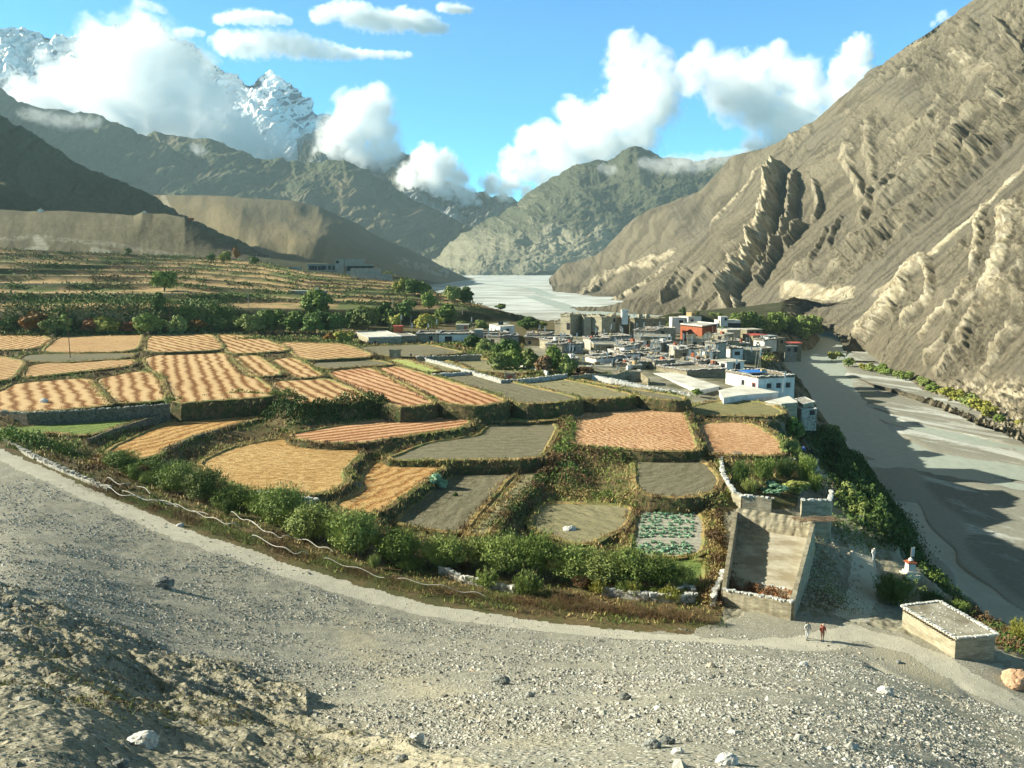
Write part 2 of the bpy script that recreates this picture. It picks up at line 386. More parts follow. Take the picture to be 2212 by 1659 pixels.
_bu = np.array([(-600, 700, 44), (0, 680, 40), (400, 665, 35), (560, 640, 31), (660, 575, 24.5), (830, 545, 21), (960, 530, 18), (1010, 470, 11), (1100, 440, 5), (1300, 480, -4)])
NST = 8
_azg = np.linspace(-1.2, 1.2, 400)
def _sm(v): k = np.hanning(41); k /= k.sum(); return np.convolve(np.pad(v, 20, mode='edge'), k, 'valid')
_R0g = _sm(np.interp(_azg, _toe[:, 0], _toe[:, 1])); _Z0g = _sm(np.interp(_azg, _toe[:, 0], _toe[:, 2])); _pwg = _sm(np.interp(_azg, [-1, -.55, -.1, .2, 1], [2.6, 2.0, 1.25, 1.1, 1.1]))
def height(x, y, full=False):
    r = np.hypot(x, y); az = np.arctan2(x, y); dx = Dxe(x, y)
    z = np.full(x.shape, 5.0); m = r < 480
    z[m] = tps(x[m], y[m])
    z = z + 0.12 * fbm(x / 9, y / 9, 4)
    # bank and stepped terraces rising on the left
    ju = fbm(x / 60, y / 60, 3)
    rf = np.interp(dx, _bf[:, 0], _bf[:, 1]) + 9 * ju; zt = np.interp(dx, _bf[:, 0], _bf[:, 2])
    ru = np.interp(dx, _bu[:, 0], _bu[:, 1]); zu = np.interp(dx, _bu[:, 0], _bu[:, 2])
    bank = sstep(0, 1, (r - rf) / 20)
    s = np.clip((r - rf - 20) / (ru - rf - 20), 0, 1) * NST + 1.2 * fbm(x / 130 + 3, y / 260, 2) + 0.05 * fbm(x / 14, y / 14, 2) - 0.15
    s = np.clip(s, 0, NST); fl = np.floor(s); fr = s - fl
    ris = sstep(0.50, 0.76, fr); st = (fl + ris) / NST
    hi = zt + (zu - zt) * st - 1.15 * (1 - np.minimum(fr / .5, 1)) * (s < NST - .01) + np.clip(r - ru, 0, 400) * 0.015
    land = z + (hi - z) * bank
    tread = bank * (1 - ris) * (s > 0) * (s < NST - 0.01) * (r < ru) * sstep(0.1, 0.2, bank)
    # foreground hillside the photo is taken from
    R0 = np.interp(az, _azg, _R0g); Z0 = np.interp(az, _azg, _Z0g); pw = np.interp(az, _azg, _pwg)
    q = np.clip(1 - r / R0, 0, 1)
    px, py = proj(x, y, land)
    slope = Z0 + (29.35 - Z0) * q ** pw
    near = sstep(1.03, 0.93, r / R0)
    # rough brown lobe on the left, smoother gravel fan on the right
    LB = np.array([(-.75, 90), (-.52, 56), (-.4, 50), (-.31, 46), (-.25, 41), (-.30, 33), (-.22, 26), (-.1, 18), (0.0, 12.5), (.1, 8)])
    lob = np.interp(az, LB[:, 0], LB[:, 1]) * .88 * (1 + 0.10 * fbm(x / 3.1, y / 3.1, 3))
    lobe = sstep(0.0, 0.10, (lob - r) / lob) * (az < .12)
    ang = -0.6; ca, sa = math.cos(ang), math.sin(ang); u = x * ca - y * sa; v = x * sa + y * ca
    rough = fbm(u / 3.2, v / 6.5, 6, 0.58)
    ridg = ridged(u / 2.6 + 5, v / 5.5, 5, 0.6)
    slope = slope + near * (lobe * (0.26 + 0.52 * rough + 0.50 * (ridg - .6)) + (1 - lobe) * 0.16 * fbm(x / 4, y / 4, 6, 0.55)) * np.clip(r / 26, 0.3, 1.0) * 0.95
    # gullies on the right of the fan
    for g in GUL:
        slope = slope - g[4] * np.exp(-(_seg(x, y, g) / g[5]) ** 2)
    land = land + (slope - land) * near
    sd_, wd = shore(x, y)
    rock = fbm(x / 7, y / 7, 5, .6)
    t = np.clip((sd_ + 2.5 * rock * sstep(0, 10, sd_)) / wd, 0, 1)
    bl = np.where(t < 1, t ** 0.8, 1) + 0.10 * np.sin(t * math.pi) * rock
    hz = RIV + (land - RIV) * np.clip(bl, 0, 1.05)
    bed = RIV + 0.1 + 0.28 * fbm(x / 26, y / 34, 4, .55) - 0.75 * channel(x, y)
    hz = np.where(sd_ > 0, hz, bed)
    if full:
        return hz, dict(r=r, az=az, dx=dx, sd=sd_, wd=wd, t=t, near=near, tread=tread, bank=bank, lobe=lobe * near, ris=ris, s=s, R0=R0, px=px, py=py)
    return hz
def _w(*pts): return [P(a, b, c)[:2] for a, b, c in pts]
def _seg(x, y, g):
    ax, ay, bx, by = g[:4]; ex, ey = bx - ax, by - ay
    t = np.clip(((x - ax) * ex + (y - ay) * ey) / (ex * ex + ey * ey), 0, 1)
    return np.hypot(x - ax - t * ex, y - ay - t * ey)
def _g(d1, d2, z, dep, w): a = P(*d1, z)[:2]; b = P(*d2, z)[:2]; return (a[0], a[1], b[0], b[1], dep, w)
GUL = [_g((1880, 1405), (1915, 1432), -3.0, .45, .7), _g((1905, 1440), (1940, 1440), -2.5, .8, .8), _g((1940, 1470), (2050, 1505), -1, .35, .8), _g((2050, 1440), (2120, 1500), -4.5, .3, .6), _g((1700, 1430), (1880, 1440), -1.5, .15, 2.2)]
_CH = [([(1150, 640), (1240, 668), (1420, 688), (1600, 697), (1760, 703), (1812, 722), (1800, 745), (1750, 778), (1752, 820), (1780, 880), (1840, 940), (1960, 985), (2212, 1022), (2500, 1050)],
        [12, 14, 16, 16, 15, 15, 15, 16, 17, 15, 13, 11, 10, 10]),
       ([(1790, 830), (1850, 880), (1950, 915), (2100, 950), (2300, 985)], [5, 4, 3, 3, 3]),
       ([(1840, 1000), (1973, 1000), (2212, 1052), (2400, 1080)], [3, 4, 4, 4]),
       ([(1030, 612), (1150, 622), (1190, 640)], [10, 12, 12]), ([(960, 604), (1100, 608), (1230, 606)], [25, 20, 20]),
       ([(1960, 1090), (2050, 1210), (2130, 1290), (2300, 1420)], [2, 2.5, 2.5, 2.5])]
_CHW = [([P(a, b, RIV)[:2] for a, b in c], w) for c, w in _CH]
def channel(x, y):
    o = np.zeros(x.shape)
    wob = 3.0 * fbm(x / 30, y / 30, 3)
    for c, w in _CHW:
        for i in range(len(c) - 1):
            (ax, ay), (bx, by) = c[i], c[i + 1]; ex, ey = bx - ax, by - ay
            t = np.clip(((x - ax) * ex + (y - ay) * ey) / (ex * ex + ey * ey), 0, 1)
            d = np.hypot(x - ax - t * ex, y - ay - t * ey) + wob; ww = w[i] + (w[i + 1] - w[i]) * t
            o = np.maximum(o, sstep(1.15, 0.75, d / ww))
    return o
def hq(x, y):
    return float(height(np.array([float(x)]), np.array([float(y)]))[0])

# ---- the sheet itself
QUICK = False
naz = 1000
azs = np.linspace(R(-44), R(44), naz)
rs = [2.0]
while rs[-1] < 3420:
    r_ = rs[-1]
    if r_ < 280: s_ = max(0.03 if r_ > 8 else .2, r_ * r_ / (CAMZ * 852) * 1.15, r_ * .0016)
    elif r_ < 720: s_ = 1.05
    else: s_ = r_ * 0.006
    rs.append(r_ + min(s_, 18))
rs = np.array(rs); nr = len(rs)
A, RR = np.meshgrid(azs, rs)
GX = RR * np.sin(A); GY = RR * np.cos(A)
GZ, GI = height(GX.ravel(), GY.ravel(), True)
GZ = GZ.reshape(nr, naz)
# strips between the fields step down from one level to the next
_num = 4.0 ** -3 * GZ; _den = np.full(GZ.shape, 4.0 ** -3)
for (k_, z_, l_, o_), w_ in zip(FIELDS, FW):
    lo_, hi_ = w_.min(0) - 13, w_.max(0) + 13; ii = np.where((GX > lo_[0]) & (GX < hi_[0]) & (GY > lo_[1]) & (GY < hi_[1])); x_, y_ = GX[ii], GY[ii]
    d_ = np.full(x_.shape, 1e9); ws_ = w_[::2]
    for q_ in range(len(ws_)):
        a_, b_ = ws_[q_], ws_[(q_ + 1) % len(ws_)]; d_ = np.minimum(d_, _seg(x_, y_, (a_[0], a_[1], b_[0], b_[1])))
    wt_ = np.where(d_ < 13, (d_ + .6) ** -3 * (1 - d_ / 13).clip(0, 1), 0); _num[ii] += wt_ * (z_ - .35); _den[ii] += wt_
_m = (GI['near'].reshape(nr, naz) < .5) & (GI['sd'].reshape(nr, naz) > GI['wd'].reshape(nr, naz) * .8)
GZ = np.where(_m, _num / _den, GZ)
for (k_, z_, l_, o_), w_ in zip(FIELDS, FW):     # the soil under a field lies below its surface
    lo_, hi_ = w_.min(0) - 2, w_.max(0) + 2
    b_ = (GX > lo_[0]) & (GX < hi_[0]) & (GY > lo_[1]) & (GY < hi_[1]); ii = np.where(b_)
    ins_ = inpoly(GX[ii], GY[ii], w_); ii = (ii[0][ins_], ii[1][ins_]); GZ[ii] = np.minimum(GZ[ii], z_ - .35)
def gi(k): return GI[k].reshape(nr, naz)
def samp(x, y, k=None):
    "bilinear sample of the ground sheet (height, or one of its masks)"
    x = np.asarray(x, float); y = np.asarray(y, float)
    a = np.arctan2(x, y); r = np.hypot(x, y)
    fa = np.clip((a - azs[0]) / (azs[1] - azs[0]), 0, naz - 1.001); fr = np.clip(np.interp(r, rs, np.arange(nr)), 0, nr - 1.001)
    i = fr.astype(int); j = fa.astype(int); u = fa - j; v = fr - i; G = GZ if k is None else gi(k)
    return (G[i, j] * (1 - u) + G[i, j + 1] * u) * (1 - v) + (G[i + 1, j] * (1 - u) + G[i + 1, j + 1] * u) * v
def gz(x, y): return float(samp(x, y))
def onG(dx, dy, z0=0.0):
    "where the sight line through a surveyed point meets the ground sheet"
    d = ray(dx, dy); h = math.hypot(d[0], d[1]); r = 6.0; pr = r
    T = np.concatenate([np.arange(6, 120, .1), np.arange(120, 500, .4), np.arange(500, 3400, 3)])
    X = d[0] / h * T; Y = d[1] / h * T; Z = CAMZ + d[2] / h * T; G = samp(X, Y); k = np.argmax(Z <= G)
    return np.array([X[k], Y[k], G[k]])

# masks for splitting the sheet
pathc = [P(a, b, c)[:2] for a, b, c in [(-250, 900, 4.5), (0, 985, 3.3), (200, 1075, 2), (400, 1160, 1), (640, 1240, -.5), (900, 1318, -2), (1150, 1350, -2.8), (1400, 1385, -3.4), (1600, 1400, -3.6), (1760, 1390, -4), (1850, 1370, -4.6), (1960, 1400, -4.8), (2100, 1480, -5.5), (2300, 1580, -6.5)]]
pd = np.full(GX.shape, 1e9)
for i in range(len(pathc) - 1):
    pd = np.minimum(pd, _seg(GX, GY, (*pathc[i], *pathc[i + 1])))
pd = pd + 0.6 * fbm(GX / 3, GY / 3, 3)
branch = _seg(GX, GY, (*P(1840, 1340, -5.2)[:2], *P(1870, 1215, -8.5)[:2])); branch = np.minimum(branch, _seg(GX, GY, (*P(1870, 1215, -8.5)[:2], *P(1770, 1000, -3.5)[:2])))
ispath = (pd < 1.7)
cat = np.full(GX.shape, 2)
cat[gi('bank') > 0.02] = 3
cat[(gi('r') < gi('R0') * (1.0 + .10 * sstep(1480, 1700, gi('dx')) + .012 * fbm(GX / 3, GY / 3, 3)))] = 0
cat[ispath | ((branch + .3 * fbm(GX / 2, GY / 2, 2)) < 1.6)] = 1
_vp = np.array([P(a, b, c)[:2] for a, b, c in [(1130, 742, 3), (1235, 700, 1), (1400, 694, -2), (1640, 706, -3), (1700, 730, -3), (1640, 770, -2), (1640, 800, -2), (1722, 850, -2), (1760, 885, -2), (1700, 872, -2), (1500, 866, 0), (1480, 852, .5), (1270, 812, 2), (1240, 790, 2), (1130, 760, 3)]])
cat[inpoly(GX, GY, _vp) & (cat == 2)] = 6
_kp = np.array([P(a, b, c)[:2] for a, b, c in [(1560, 1330, -4), (1562, 1110, -3), (1720, 1080, -3.5), (1740, 990, -3.5), (1800, 985, -4), (1900, 1150, -8), (1960, 1190, -10), (2100, 1280, -11), (2320, 1450, -8), (2400, 1700, -8), (1500, 1500, -3)]])
cat[inpoly(GX, GY, _kp) & (cat == 2)] = 7
_ki = cat == 7; GZ[_ki] += (.5 * fbm(GX[_ki] / 3.5, GY[_ki] / 3.5, 5, .6) + .35 * (ridged(GX[_ki] / 2.2, GY[_ki] / 2.2, 4) - .6)) * .8
cat[(gi('t') < 0.97) & (gi('sd') > 0)] = 5
cat[gi('sd') <= 0] = 4
fc = cat[:-1, :-1]
idx = np.arange(nr * naz).reshape(nr, naz)
quads = np.stack([idx[:-1, :-1], idx[:-1, 1:], idx[1:, 1:], idx[1:, :-1]], -1).reshape(-1, 4)
GZ0 = GZ
VV = np.stack([GX.ravel(), GY.ravel(), GZ.ravel()], 1)
def sheet(name, k, m, attrs):
    q = quads[fc.ravel() == k]; used = np.unique(q); mp = np.zeros(nr * naz, np.int64); mp[used] = np.arange(len(used))
    return tag(npmesh(name, VV[used], mp[q], m, smooth=True, attrs={a: v.ravel()[used] for a, v in attrs.items()}), kind='structure')

def gravel_mat(name, dirt, stone, pale, density=0.5, sc_=1.0):
    m, nt, b = new_mat(name, 0.97, 0.1)
    pos = geopos(nt)
    hs = []; colr = None
    big = noise_node(nt, 0.12 * sc_, 5, 0.65, pos); mid = noise_node(nt, 0.9 * sc_, 5, 0.65, pos); fine = noise_node(nt, 14 * sc_, 4, 0.7, pos)
    base = ramp(nt, mid, [(0.3, tuple(c * .78 for c in dirt)), (0.7, tuple(c * 1.15 for c in dirt))])
    base = mix(nt, 0.35, base, ramp(nt, fine, [(0.3, tuple(c * .6 for c in dirt)), (0.7, tuple(c * 1.3 for c in dirt))]))
    c = base; H = mth(nt, 'MULTIPLY', fine, 0.2)
    for s, w in ((4.5, 1.0), (10.0, .8), (22.0, .6)):
        vo = N(nt, 'ShaderNodeTexVoronoi'); vo.inputs['Scale'].default_value = s * sc_; vo.inputs['Randomness'].default_value = 1.0
        nt.links.new(pos, vo.inputs['Vector'])
        lobe = ramp(nt, vo.outputs['Distance'], [(0.25, 1.0), (0.42, 0.0)])
        sep = N(nt, 'ShaderNodeSeparateColor'); nt.links.new(vo.outputs['Color'], sep.inputs[0])
        pres = ramp(nt, mth(nt, 'ADD', sep.outputs[0], mth(nt, 'MULTIPLY', mth(nt, 'SUBTRACT', big, 0.5), 2.6)), [(0.62 - density * .4, 0.0), (0.68 - density * .4, 1.0)])
        mk = mth(nt, 'MULTIPLY', lobe, pres)
        sc1 = ramp(nt, sep.outputs[1], [(0.0, tuple(x * .62 for x in stone)), (0.5, stone), (0.85, pale), (1.0, (pale[0] * 1.05, pale[1] * .86, pale[2] * .7))])
        c = mix(nt, mk, c, sc1); H = mth(nt, 'ADD', H, mth(nt, 'MULTIPLY', mk, w / s * 4))
    nt.links.new(c, b.inputs['Base Color'])
    bump(nt, b, H, 1.0, 0.06)
    return m, nt, b, c
GR = gravel_mat('loose_gravel', (.32, .30, .23), (.42, .41, .345), (.66, .65, .58), 0.7)
# the left lobe is browner earth
_m, _nt, _b, _c = GR
br = noise_node(_nt, 1.3, 6, 0.7, geopos(_nt))
_nt.links.new(mix(_nt, mth(_nt, 'MULTIPLY', attr(_nt, 'lobe'), 0.8), _c, mix(_nt, 0.35, ramp(_nt, br, [(0.34, (.10, .09, .052)), (0.5, (.195, .172, .105)), (0.68, (.30, .265, .17))]), _c)), _b.inputs['Base Color'])
_tk = mix(_nt, mth(_nt, 'MULTIPLY', attr(_nt, 'track'), .75), _b.inputs['Base Color'].links[0].from_socket, (.40, .36, .26)); _nt.links.new(_tk, _b.inputs['Base Color'])
M_PATH = gravel_mat('trodden_path', (.54, .505, .40), (.56, .53, .44), (.64, .62, .54), 0.12)[0]
M_FARM = simple('field_edge_earth', (.09, .068, .03), (.19, .14, .065), 1.6, .12, c3=(.10, .10, .035), scale2=.35)
def terr_mat():
    m, nt, b = new_mat('terrace_soil', 0.95)
    pos = geopos(nt)
    f = noise_node(nt, 0.9, 5, .7, pos); g = noise_node(nt, 0.022, 3, .6, geopos(nt, 1, 1, .1)); g2 = noise_node(nt, 0.12, 5, .6, pos)
    straw = ramp(nt, f, [(0.3, (.30, .19, .085)), (0.7, (.58, .41, .21))])
    green = ramp(nt, f, [(0.3, (.10, .14, .04)), (0.7, (.20, .21, .08))])
    tr = mix(nt, ramp(nt, g, [(0.51, 0), (0.58, 1)]), straw, green)
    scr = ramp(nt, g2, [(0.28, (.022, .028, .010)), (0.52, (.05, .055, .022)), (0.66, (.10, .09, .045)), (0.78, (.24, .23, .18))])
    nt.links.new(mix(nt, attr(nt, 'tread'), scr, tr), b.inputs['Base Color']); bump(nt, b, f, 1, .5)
    return m
M_TERR = terr_mat()
def cliff_mat():
    m, nt, b = new_mat('river_cliff', 0.95)
    f = noise_node(nt, 0.25, 7, .65, geopos(nt, 1, 1, .4)); h = noise_node(nt, 1.6, 6, .7, geopos(nt))
    nt.links.new(mix(nt, ramp(nt, f, [(.46, 0), (.56, 1)]), ramp(nt, h, [(.3, (.14, .125, .09)), (.7, (.30, .27, .2))]), ramp(nt, h, [(.3, (.03, .042, .018)), (.7, (.08, .09, .035))])), b.inputs['Base Color'])
    bump(nt, b, h, 1, .5)
    return m
def bed_mat():
    m, nt, b = new_mat('riverbed_gravel', 0.9)
    pos = geopos(nt)
    a = noise_node(nt, 0.075, 8, .64, flowpos(nt, -.46, 1, .24), .9); f = noise_node(nt, 1.1, 5, .7, pos); e = noise_node(nt, 0.011, 6, .6, geopos(nt, 1, 1.7, 1), .5)
    dark = ramp(nt, f, [(.3, (.21, .205, .165)), (.7, (.31, .30, .245))]); pale = ramp(nt, f, [(.3, (.42, .43, .39)), (.7, (.66, .68, .63))])
    c = mix(nt, ramp(nt, a, [(.535, 0), (.61, .9)]), dark, pale)
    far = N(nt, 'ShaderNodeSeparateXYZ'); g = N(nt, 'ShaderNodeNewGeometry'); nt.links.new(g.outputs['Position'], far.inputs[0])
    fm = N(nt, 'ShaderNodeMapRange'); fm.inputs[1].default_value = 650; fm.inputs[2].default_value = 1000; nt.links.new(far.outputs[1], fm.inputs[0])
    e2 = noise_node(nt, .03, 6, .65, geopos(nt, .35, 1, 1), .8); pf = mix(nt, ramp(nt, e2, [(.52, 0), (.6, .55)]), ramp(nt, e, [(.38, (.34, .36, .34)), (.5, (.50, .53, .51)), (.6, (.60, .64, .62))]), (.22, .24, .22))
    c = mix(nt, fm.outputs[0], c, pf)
    c = mix(nt, attr(nt, 'sand'), c, ramp(nt, f, [(.3, (.33, .32, .26)), (.7, (.40, .39, .33))]))
    nt.links.new(c, b.inputs['Base Color']); bump(nt, b, f, .8, .12)
    return m
sandm = sstep(13, 10.5, -gi('sd') + 2 * fbm(GX / 20, GY / 20, 2)) * (gi('sd') < 0) * (GY < 300)
ZA = {}
trk = np.full(GX.shape, 1e9)
for tp in ([(515, 1425, 10), (600, 1468, 12), (720, 1530, 15), (860, 1600, 18), (1000, 1670, 20)], [(760, 1340, 1), (800, 1420, 6), (960, 1500, 11), (1150, 1600, 16)], [(1930, 1410, -4), (2010, 1470, -4.5), (2120, 1560, -4), (2212, 1620, -4)]):
    q_ = [onG(a_, b_)[:2] for a_, b_, _z in tp]
    for i in range(len(q_) - 1): trk = np.minimum(trk, _seg(GX, GY, (*q_[i], *q_[i + 1])) / (.02 * math.hypot(*q_[i]) + .3))
trk = sstep(1.3, .5, trk + .35 * fbm(GX / 1.5, GY / 1.5, 3))
sheet('ground', 0, _m, {'lobe': gi('lobe'), 'track': trk})
sheet('path', 1, M_PATH, ZA)
sheet('farmland', 2, M_FARM, ZA)
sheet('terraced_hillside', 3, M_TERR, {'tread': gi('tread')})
sheet('village_ground', 6, simple('village_earth', (.22, .20, .14), (.38, .35, .26), .6, .1, c3=(.10, .10, .05), scale2=.15), ZA)
sheet('knoll', 7, simple('knoll_earth', (.22, .20, .14), (.35, .325, .24), 1.8, .08), ZA)
sheet('riverbed', 4, bed_mat(), {'sand': sandm})
sheet('river_cliff', 5, cliff_mat(), ZA)
# water: one level surface that fills the dug channels
def water():
    m, nt, b = new_mat('glacial_water', 0.5, 0.5)
    f = noise_node(nt, 0.5, 5, .6, geopos(nt, 1, .5, 1)); g = noise_node(nt, 0.16, 7, .7, flowpos(nt, -.46, 1, .3), 1.0)
    c = ramp(nt, f, [(.3, (.33, .375, .32)), (.7, (.42, .465, .40))])
    c = mix(nt, ramp(nt, g, [(.66, 0), (.72, .9)]), c, (.62, .68, .66))
    nt.links.new(c, b.inputs['Base Color']); bump(nt, b, f, .5, .12)
    V = [(-900, 60, RIV - .12), (1500, 60, RIV - .12), (2600, 3420, RIV - .12), (-900, 3420, RIV - .12)]
    tag(npmesh('river_water', V, [(0, 1, 2, 3)], m), kind='structure')
water()
# ------------------------------------------------------------------ mountains: surfaces lofted between surveyed ridge and foot lines
def spline(ctrl, n):
    "Catmull-Rom through rows of control values, resampled to n"
    c = np.array(ctrl, float); k = len(c); t = np.linspace(0, k - 1, n); i = np.clip(t.astype(int), 0, k - 2); f = (t - i)[:, None]
    p1 = c[i]; p2 = c[i + 1]; p0 = c[np.maximum(i - 1, 0)]; p3 = c[np.minimum(i + 2, k - 1)]
    return 0.5 * (2 * p1 + (p2 - p0) * f + (2 * p0 - 5 * p1 + 4 * p2 - p3) * f * f + (3 * p1 - p0 - 3 * p2 + p3) * f ** 3)
def lin(ctrl, n):
    c = np.array(ctrl, float); t = np.linspace(0, len(c) - 1, n); return np.stack([np.interp(t, np.arange(len(c)), c[:, k]) for k in range(c.shape[1])], 1)
def resamp(row, n):
    c = np.array(row, float); d = np.concatenate([[0], np.cumsum(np.hypot(np.diff(c[:, 0]), np.diff(c[:, 1])))]); d /= d[-1]
    t = np.linspace(0, 1, n); return np.stack([np.interp(t, d, c[:, k]) for k in range(c.shape[1])], 1)
def loft(name, rows, nu, nv, mat, disp, back=(600, -0.5), kind='structure', vpow=1.0, uvt=False):
    """rows: each a list of (Dx, Dy, r) from ridge to foot; back = how far and how steep the far side falls"""
    W = []
    for row in rows:
        q = resamp(row, nu); W.append(np.array([PR(*p) for p in q]))
    W = np.array(W)                                     # rows, nu, 3
    t = np.linspace(0, 1, nv) ** vpow * (len(rows) - 1); i = np.clip(t.astype(int), 0, len(rows) - 2); f = (t - i)[:, None, None]
    k = len(rows)
    p1 = W[i]; p2 = W[i + 1]; p0 = W[np.maximum(i - 1, 0)]; p3 = W[np.minimum(i + 2, k - 1)]
    G = p1 * (1 - f) + p2 * f if k < 3 else 0.5 * (2 * p1 + (p2 - p0) * f + (2 * p0 - 5 * p1 + 4 * p2 - p3) * f * f + (3 * p1 - p0 - 3 * p2 + p3) * f ** 3)
    # far side
    nb = max(6, nv // 12); bb = np.linspace(1, 1 / nb, nb)[:, None, None]
    rd = W[0] / np.hypot(W[0][:, 0], W[0][:, 1])[:, None]
    off = np.stack([rd[:, 0] * back[0], rd[:, 1] * back[0], np.full(nu, back[0] * back[1])], 1)
    B = W[0][None] + off[None] * bb
    G = np.concatenate([B, G]); vv = np.concatenate([-bb[:, 0, 0], np.linspace(0, 1, nv) ** vpow])
    du = np.gradient(G, axis=1); dv = np.gradient(G, axis=0); n = np.cross(dv, du); n /= np.linalg.norm(n, axis=2)[..., None] + 1e-9
    n *= np.where(n[..., 2:3] < 0, -1, 1)
    px, py = proj(G[..., 0], G[..., 1], G[..., 2])
    U = np.broadcast_to(np.linspace(0, 1, nu)[None], px.shape); Vv = np.broadcast_to(vv[:, None], px.shape)
    d, at = disp(G, px, py, U, Vv)
    if isinstance(d, tuple): G = G + n * d[0][..., None] + d[1]
    else: G = G + n * d[..., None]
    h, w = G.shape[:2]; ix = np.arange(h * w).reshape(h, w)
    q = np.stack([ix[:-1, :-1], ix[1:, :-1], ix[1:, 1:], ix[:-1, 1:]], -1).reshape(-1, 4)
    o = npmesh(name, G.reshape(-1, 3), q, mat, smooth=True, attrs={a: v for a, v in at.items()})
    return tag(o, kind=kind)
def mtn_mat(name, a, b_, c=None, s=0.02, rk=None, bd=2.0, extra=None):
    m, nt, b = new_mat(name, 0.97, 0.1)
    pos = geopos(nt)
    f = noise_node(nt, s, 8, .7, pos); g = noise_node(nt, s * 6, 6, .7, pos)
    col_ = mix(nt, .5, ramp(nt, f, [(.3, a), (.7, b_)]), ramp(nt, g, [(.3, a), (.7, b_)]))
    if c is not None: col_ = mix(nt, ramp(nt, noise_node(nt, s * .4, 5, .6, pos), [(.5, 0), (.62, 1)]), col_, c)
    if rk is not None: col_ = mix(nt, attr(nt, 'rock'), col_, ramp(nt, g, [(.3, tuple(x * .6 for x in rk)), (.5, rk), (.7, tuple(min(1, x * 1.3) for x in rk))]))
    if extra is not None: col_ = mix(nt, attr(nt, 'extra'), col_, extra)
    nt.links.new(col_, b.inputs['Base Color']); bump(nt, b, g, 1, bd)
    return m
def pl(px, py, pts):
    "distance to a surveyed polyline, its signed side, and the position along it"
    best = np.full(px.shape, 1e9); side = np.zeros(px.shape); al = np.zeros(px.shape); n = len(pts) - 1
    for i in range(n):
        (ax, ay), (bx, by) = pts[i][:2], pts[i + 1][:2]; ex, ey = bx - ax, by - ay
        t = np.clip(((px - ax) * ex + (py - ay) * ey) / (ex * ex + ey * ey), 0, 1)
        d = np.hypot(px - ax - t * ex, py - ay - t * ey); m = d < best; best = np.where(m, d, best)
        side = np.where(m, np.sign((px - ax) * ey - (py - ay) * ex), side); al = np.where(m, (i + t) / n, al)
    return best, side, al

# the great bare slope across the river
FINS = [  # polyline down the fin, width D, height m, lightness
    ([(1725, 395), (1690, 430), (1672, 480), (1640, 530), (1625, 590), (1595, 640), (1575, 690)], 17, 25.5, 1.0),
    ([(1738, 400), (1715, 450), (1690, 500), (1668, 560), (1645, 620)], 9, 14, .35),
    ([(1775, 400), (1768, 430), (1752, 470)], 7, 7, .4),
    ([(1730, 470), (1712, 520), (1703, 545)], 8, 12.6, .3), ([(1690, 548), (1668, 590), (1650, 630)], 8, 12.6, .3),
    ([(1935, 380), (1925, 420), (1905, 450), (1870, 500)], 10, 9.7, .3),
    ([(1490, 640), (1520, 600), (1535, 590)], 8, 5, .3), ([(1430, 660), (1480, 620), (1500, 600)], 8, 6, .2),
    ([(2005, 555), (1985, 570), (1960, 590), (1945, 620), (1915, 650), (1880, 690), (1850, 735)], 17, 9.7, 1.0),
    ([(2000, 560), (2008, 600), (1995, 640), (1960, 665), (1935, 695)], 12, 8.32, .9),
    ([(2060, 655), (2020, 665), (1985, 705), (1970, 720)], 8, 5.54, 1.0),
    ([(2128, 440), (2118, 480), (2110, 530), (2095, 580)], 11, 6.93, 1.0), ([(2095, 590), (2060, 640), (2040, 670)], 8, 5.54, .8),
    ([(2190, 430), (2180, 500), (2165, 560), (2150, 600), (2140, 640)], 26, 8.32, 1.0), ([(2215, 560), (2195, 600), (2160, 640), (2140, 660)], 14, 8.32, .6),
    ([(2125, 655), (2090, 690), (2075, 740), (2040, 775), (2010, 800)], 14, 8.32, .7),
    ([(2200, 700), (2160, 740), (2130, 790), (2110, 815)], 16, 6.93, .6), ([(2060, 690), (2025, 730), (1995, 755), (1985, 780)], 9, 5.54, .5),
    ([(1880, 640), (1990, 560), (2110, 450), (2212, 350)], 6, 1.5, .9), ([(1700, 640), (1800, 648), (1850, 640)], 22, 2.5, .85), ([(1690, 655), (1720, 690), (1780, 700)], 20, 2, .8),
    ([(1255, 640), (1330, 590), (1400, 555), (1450, 520)], 6, 5, .6), ([(1240, 590), (1330, 510), (1420, 440), (1500, 400), (1560, 370)], 9, 9, .25),
    ([(1520, 470), (1590, 400), (1650, 360)], 5, 4, .6), ([(1300, 650), (1400, 600), (1460, 565)], 6, 5, .5),
    ([(2212, 215), (2140, 290), (2060, 380), (1980, 455), (1900, 520), (1830, 560)], 15, 13, .1), ([(2212, 150), (2150, 230), (2100, 260), (2080, 300), (2020, 370), (1950, 430), (1900, 470)], 18, 14, .25),
    ([(2212, 260), (2150, 330), (2080, 400), (2000, 470), (1940, 515)], 10, 9, .05), ([(2120, 60), (2090, 100), (2080, 110)], 12, 10, .2), ([(2150, 40), (2180, 70), (2200, 100)], 10, 8, .2),
    ([(1860, 320), (1840, 360), (1850, 400), (1870, 430)], 14, 7, .5), ([(1900, 270), (1880, 330), (1870, 380)], 10, 7, .3), ([(1800, 500), (1780, 550), (1760, 600)], 6, 5, .2), ([(1830, 480), (1800, 550)], 6, 6, .2),
    ([(1490, 600), (1450, 640), (1430, 665)], 7, 5, .3), ([(1570, 600), (1530, 650), (1510, 680)], 5, 4, .1), ([(1612, 660), (1608, 690)], 9, 12.6, .9),
    ([(2040, 200), (2000, 250), (1930, 300)], 9, 7, .3), ([(1980, 130), (1930, 190), (1870, 240)], 8, 6, .2)]
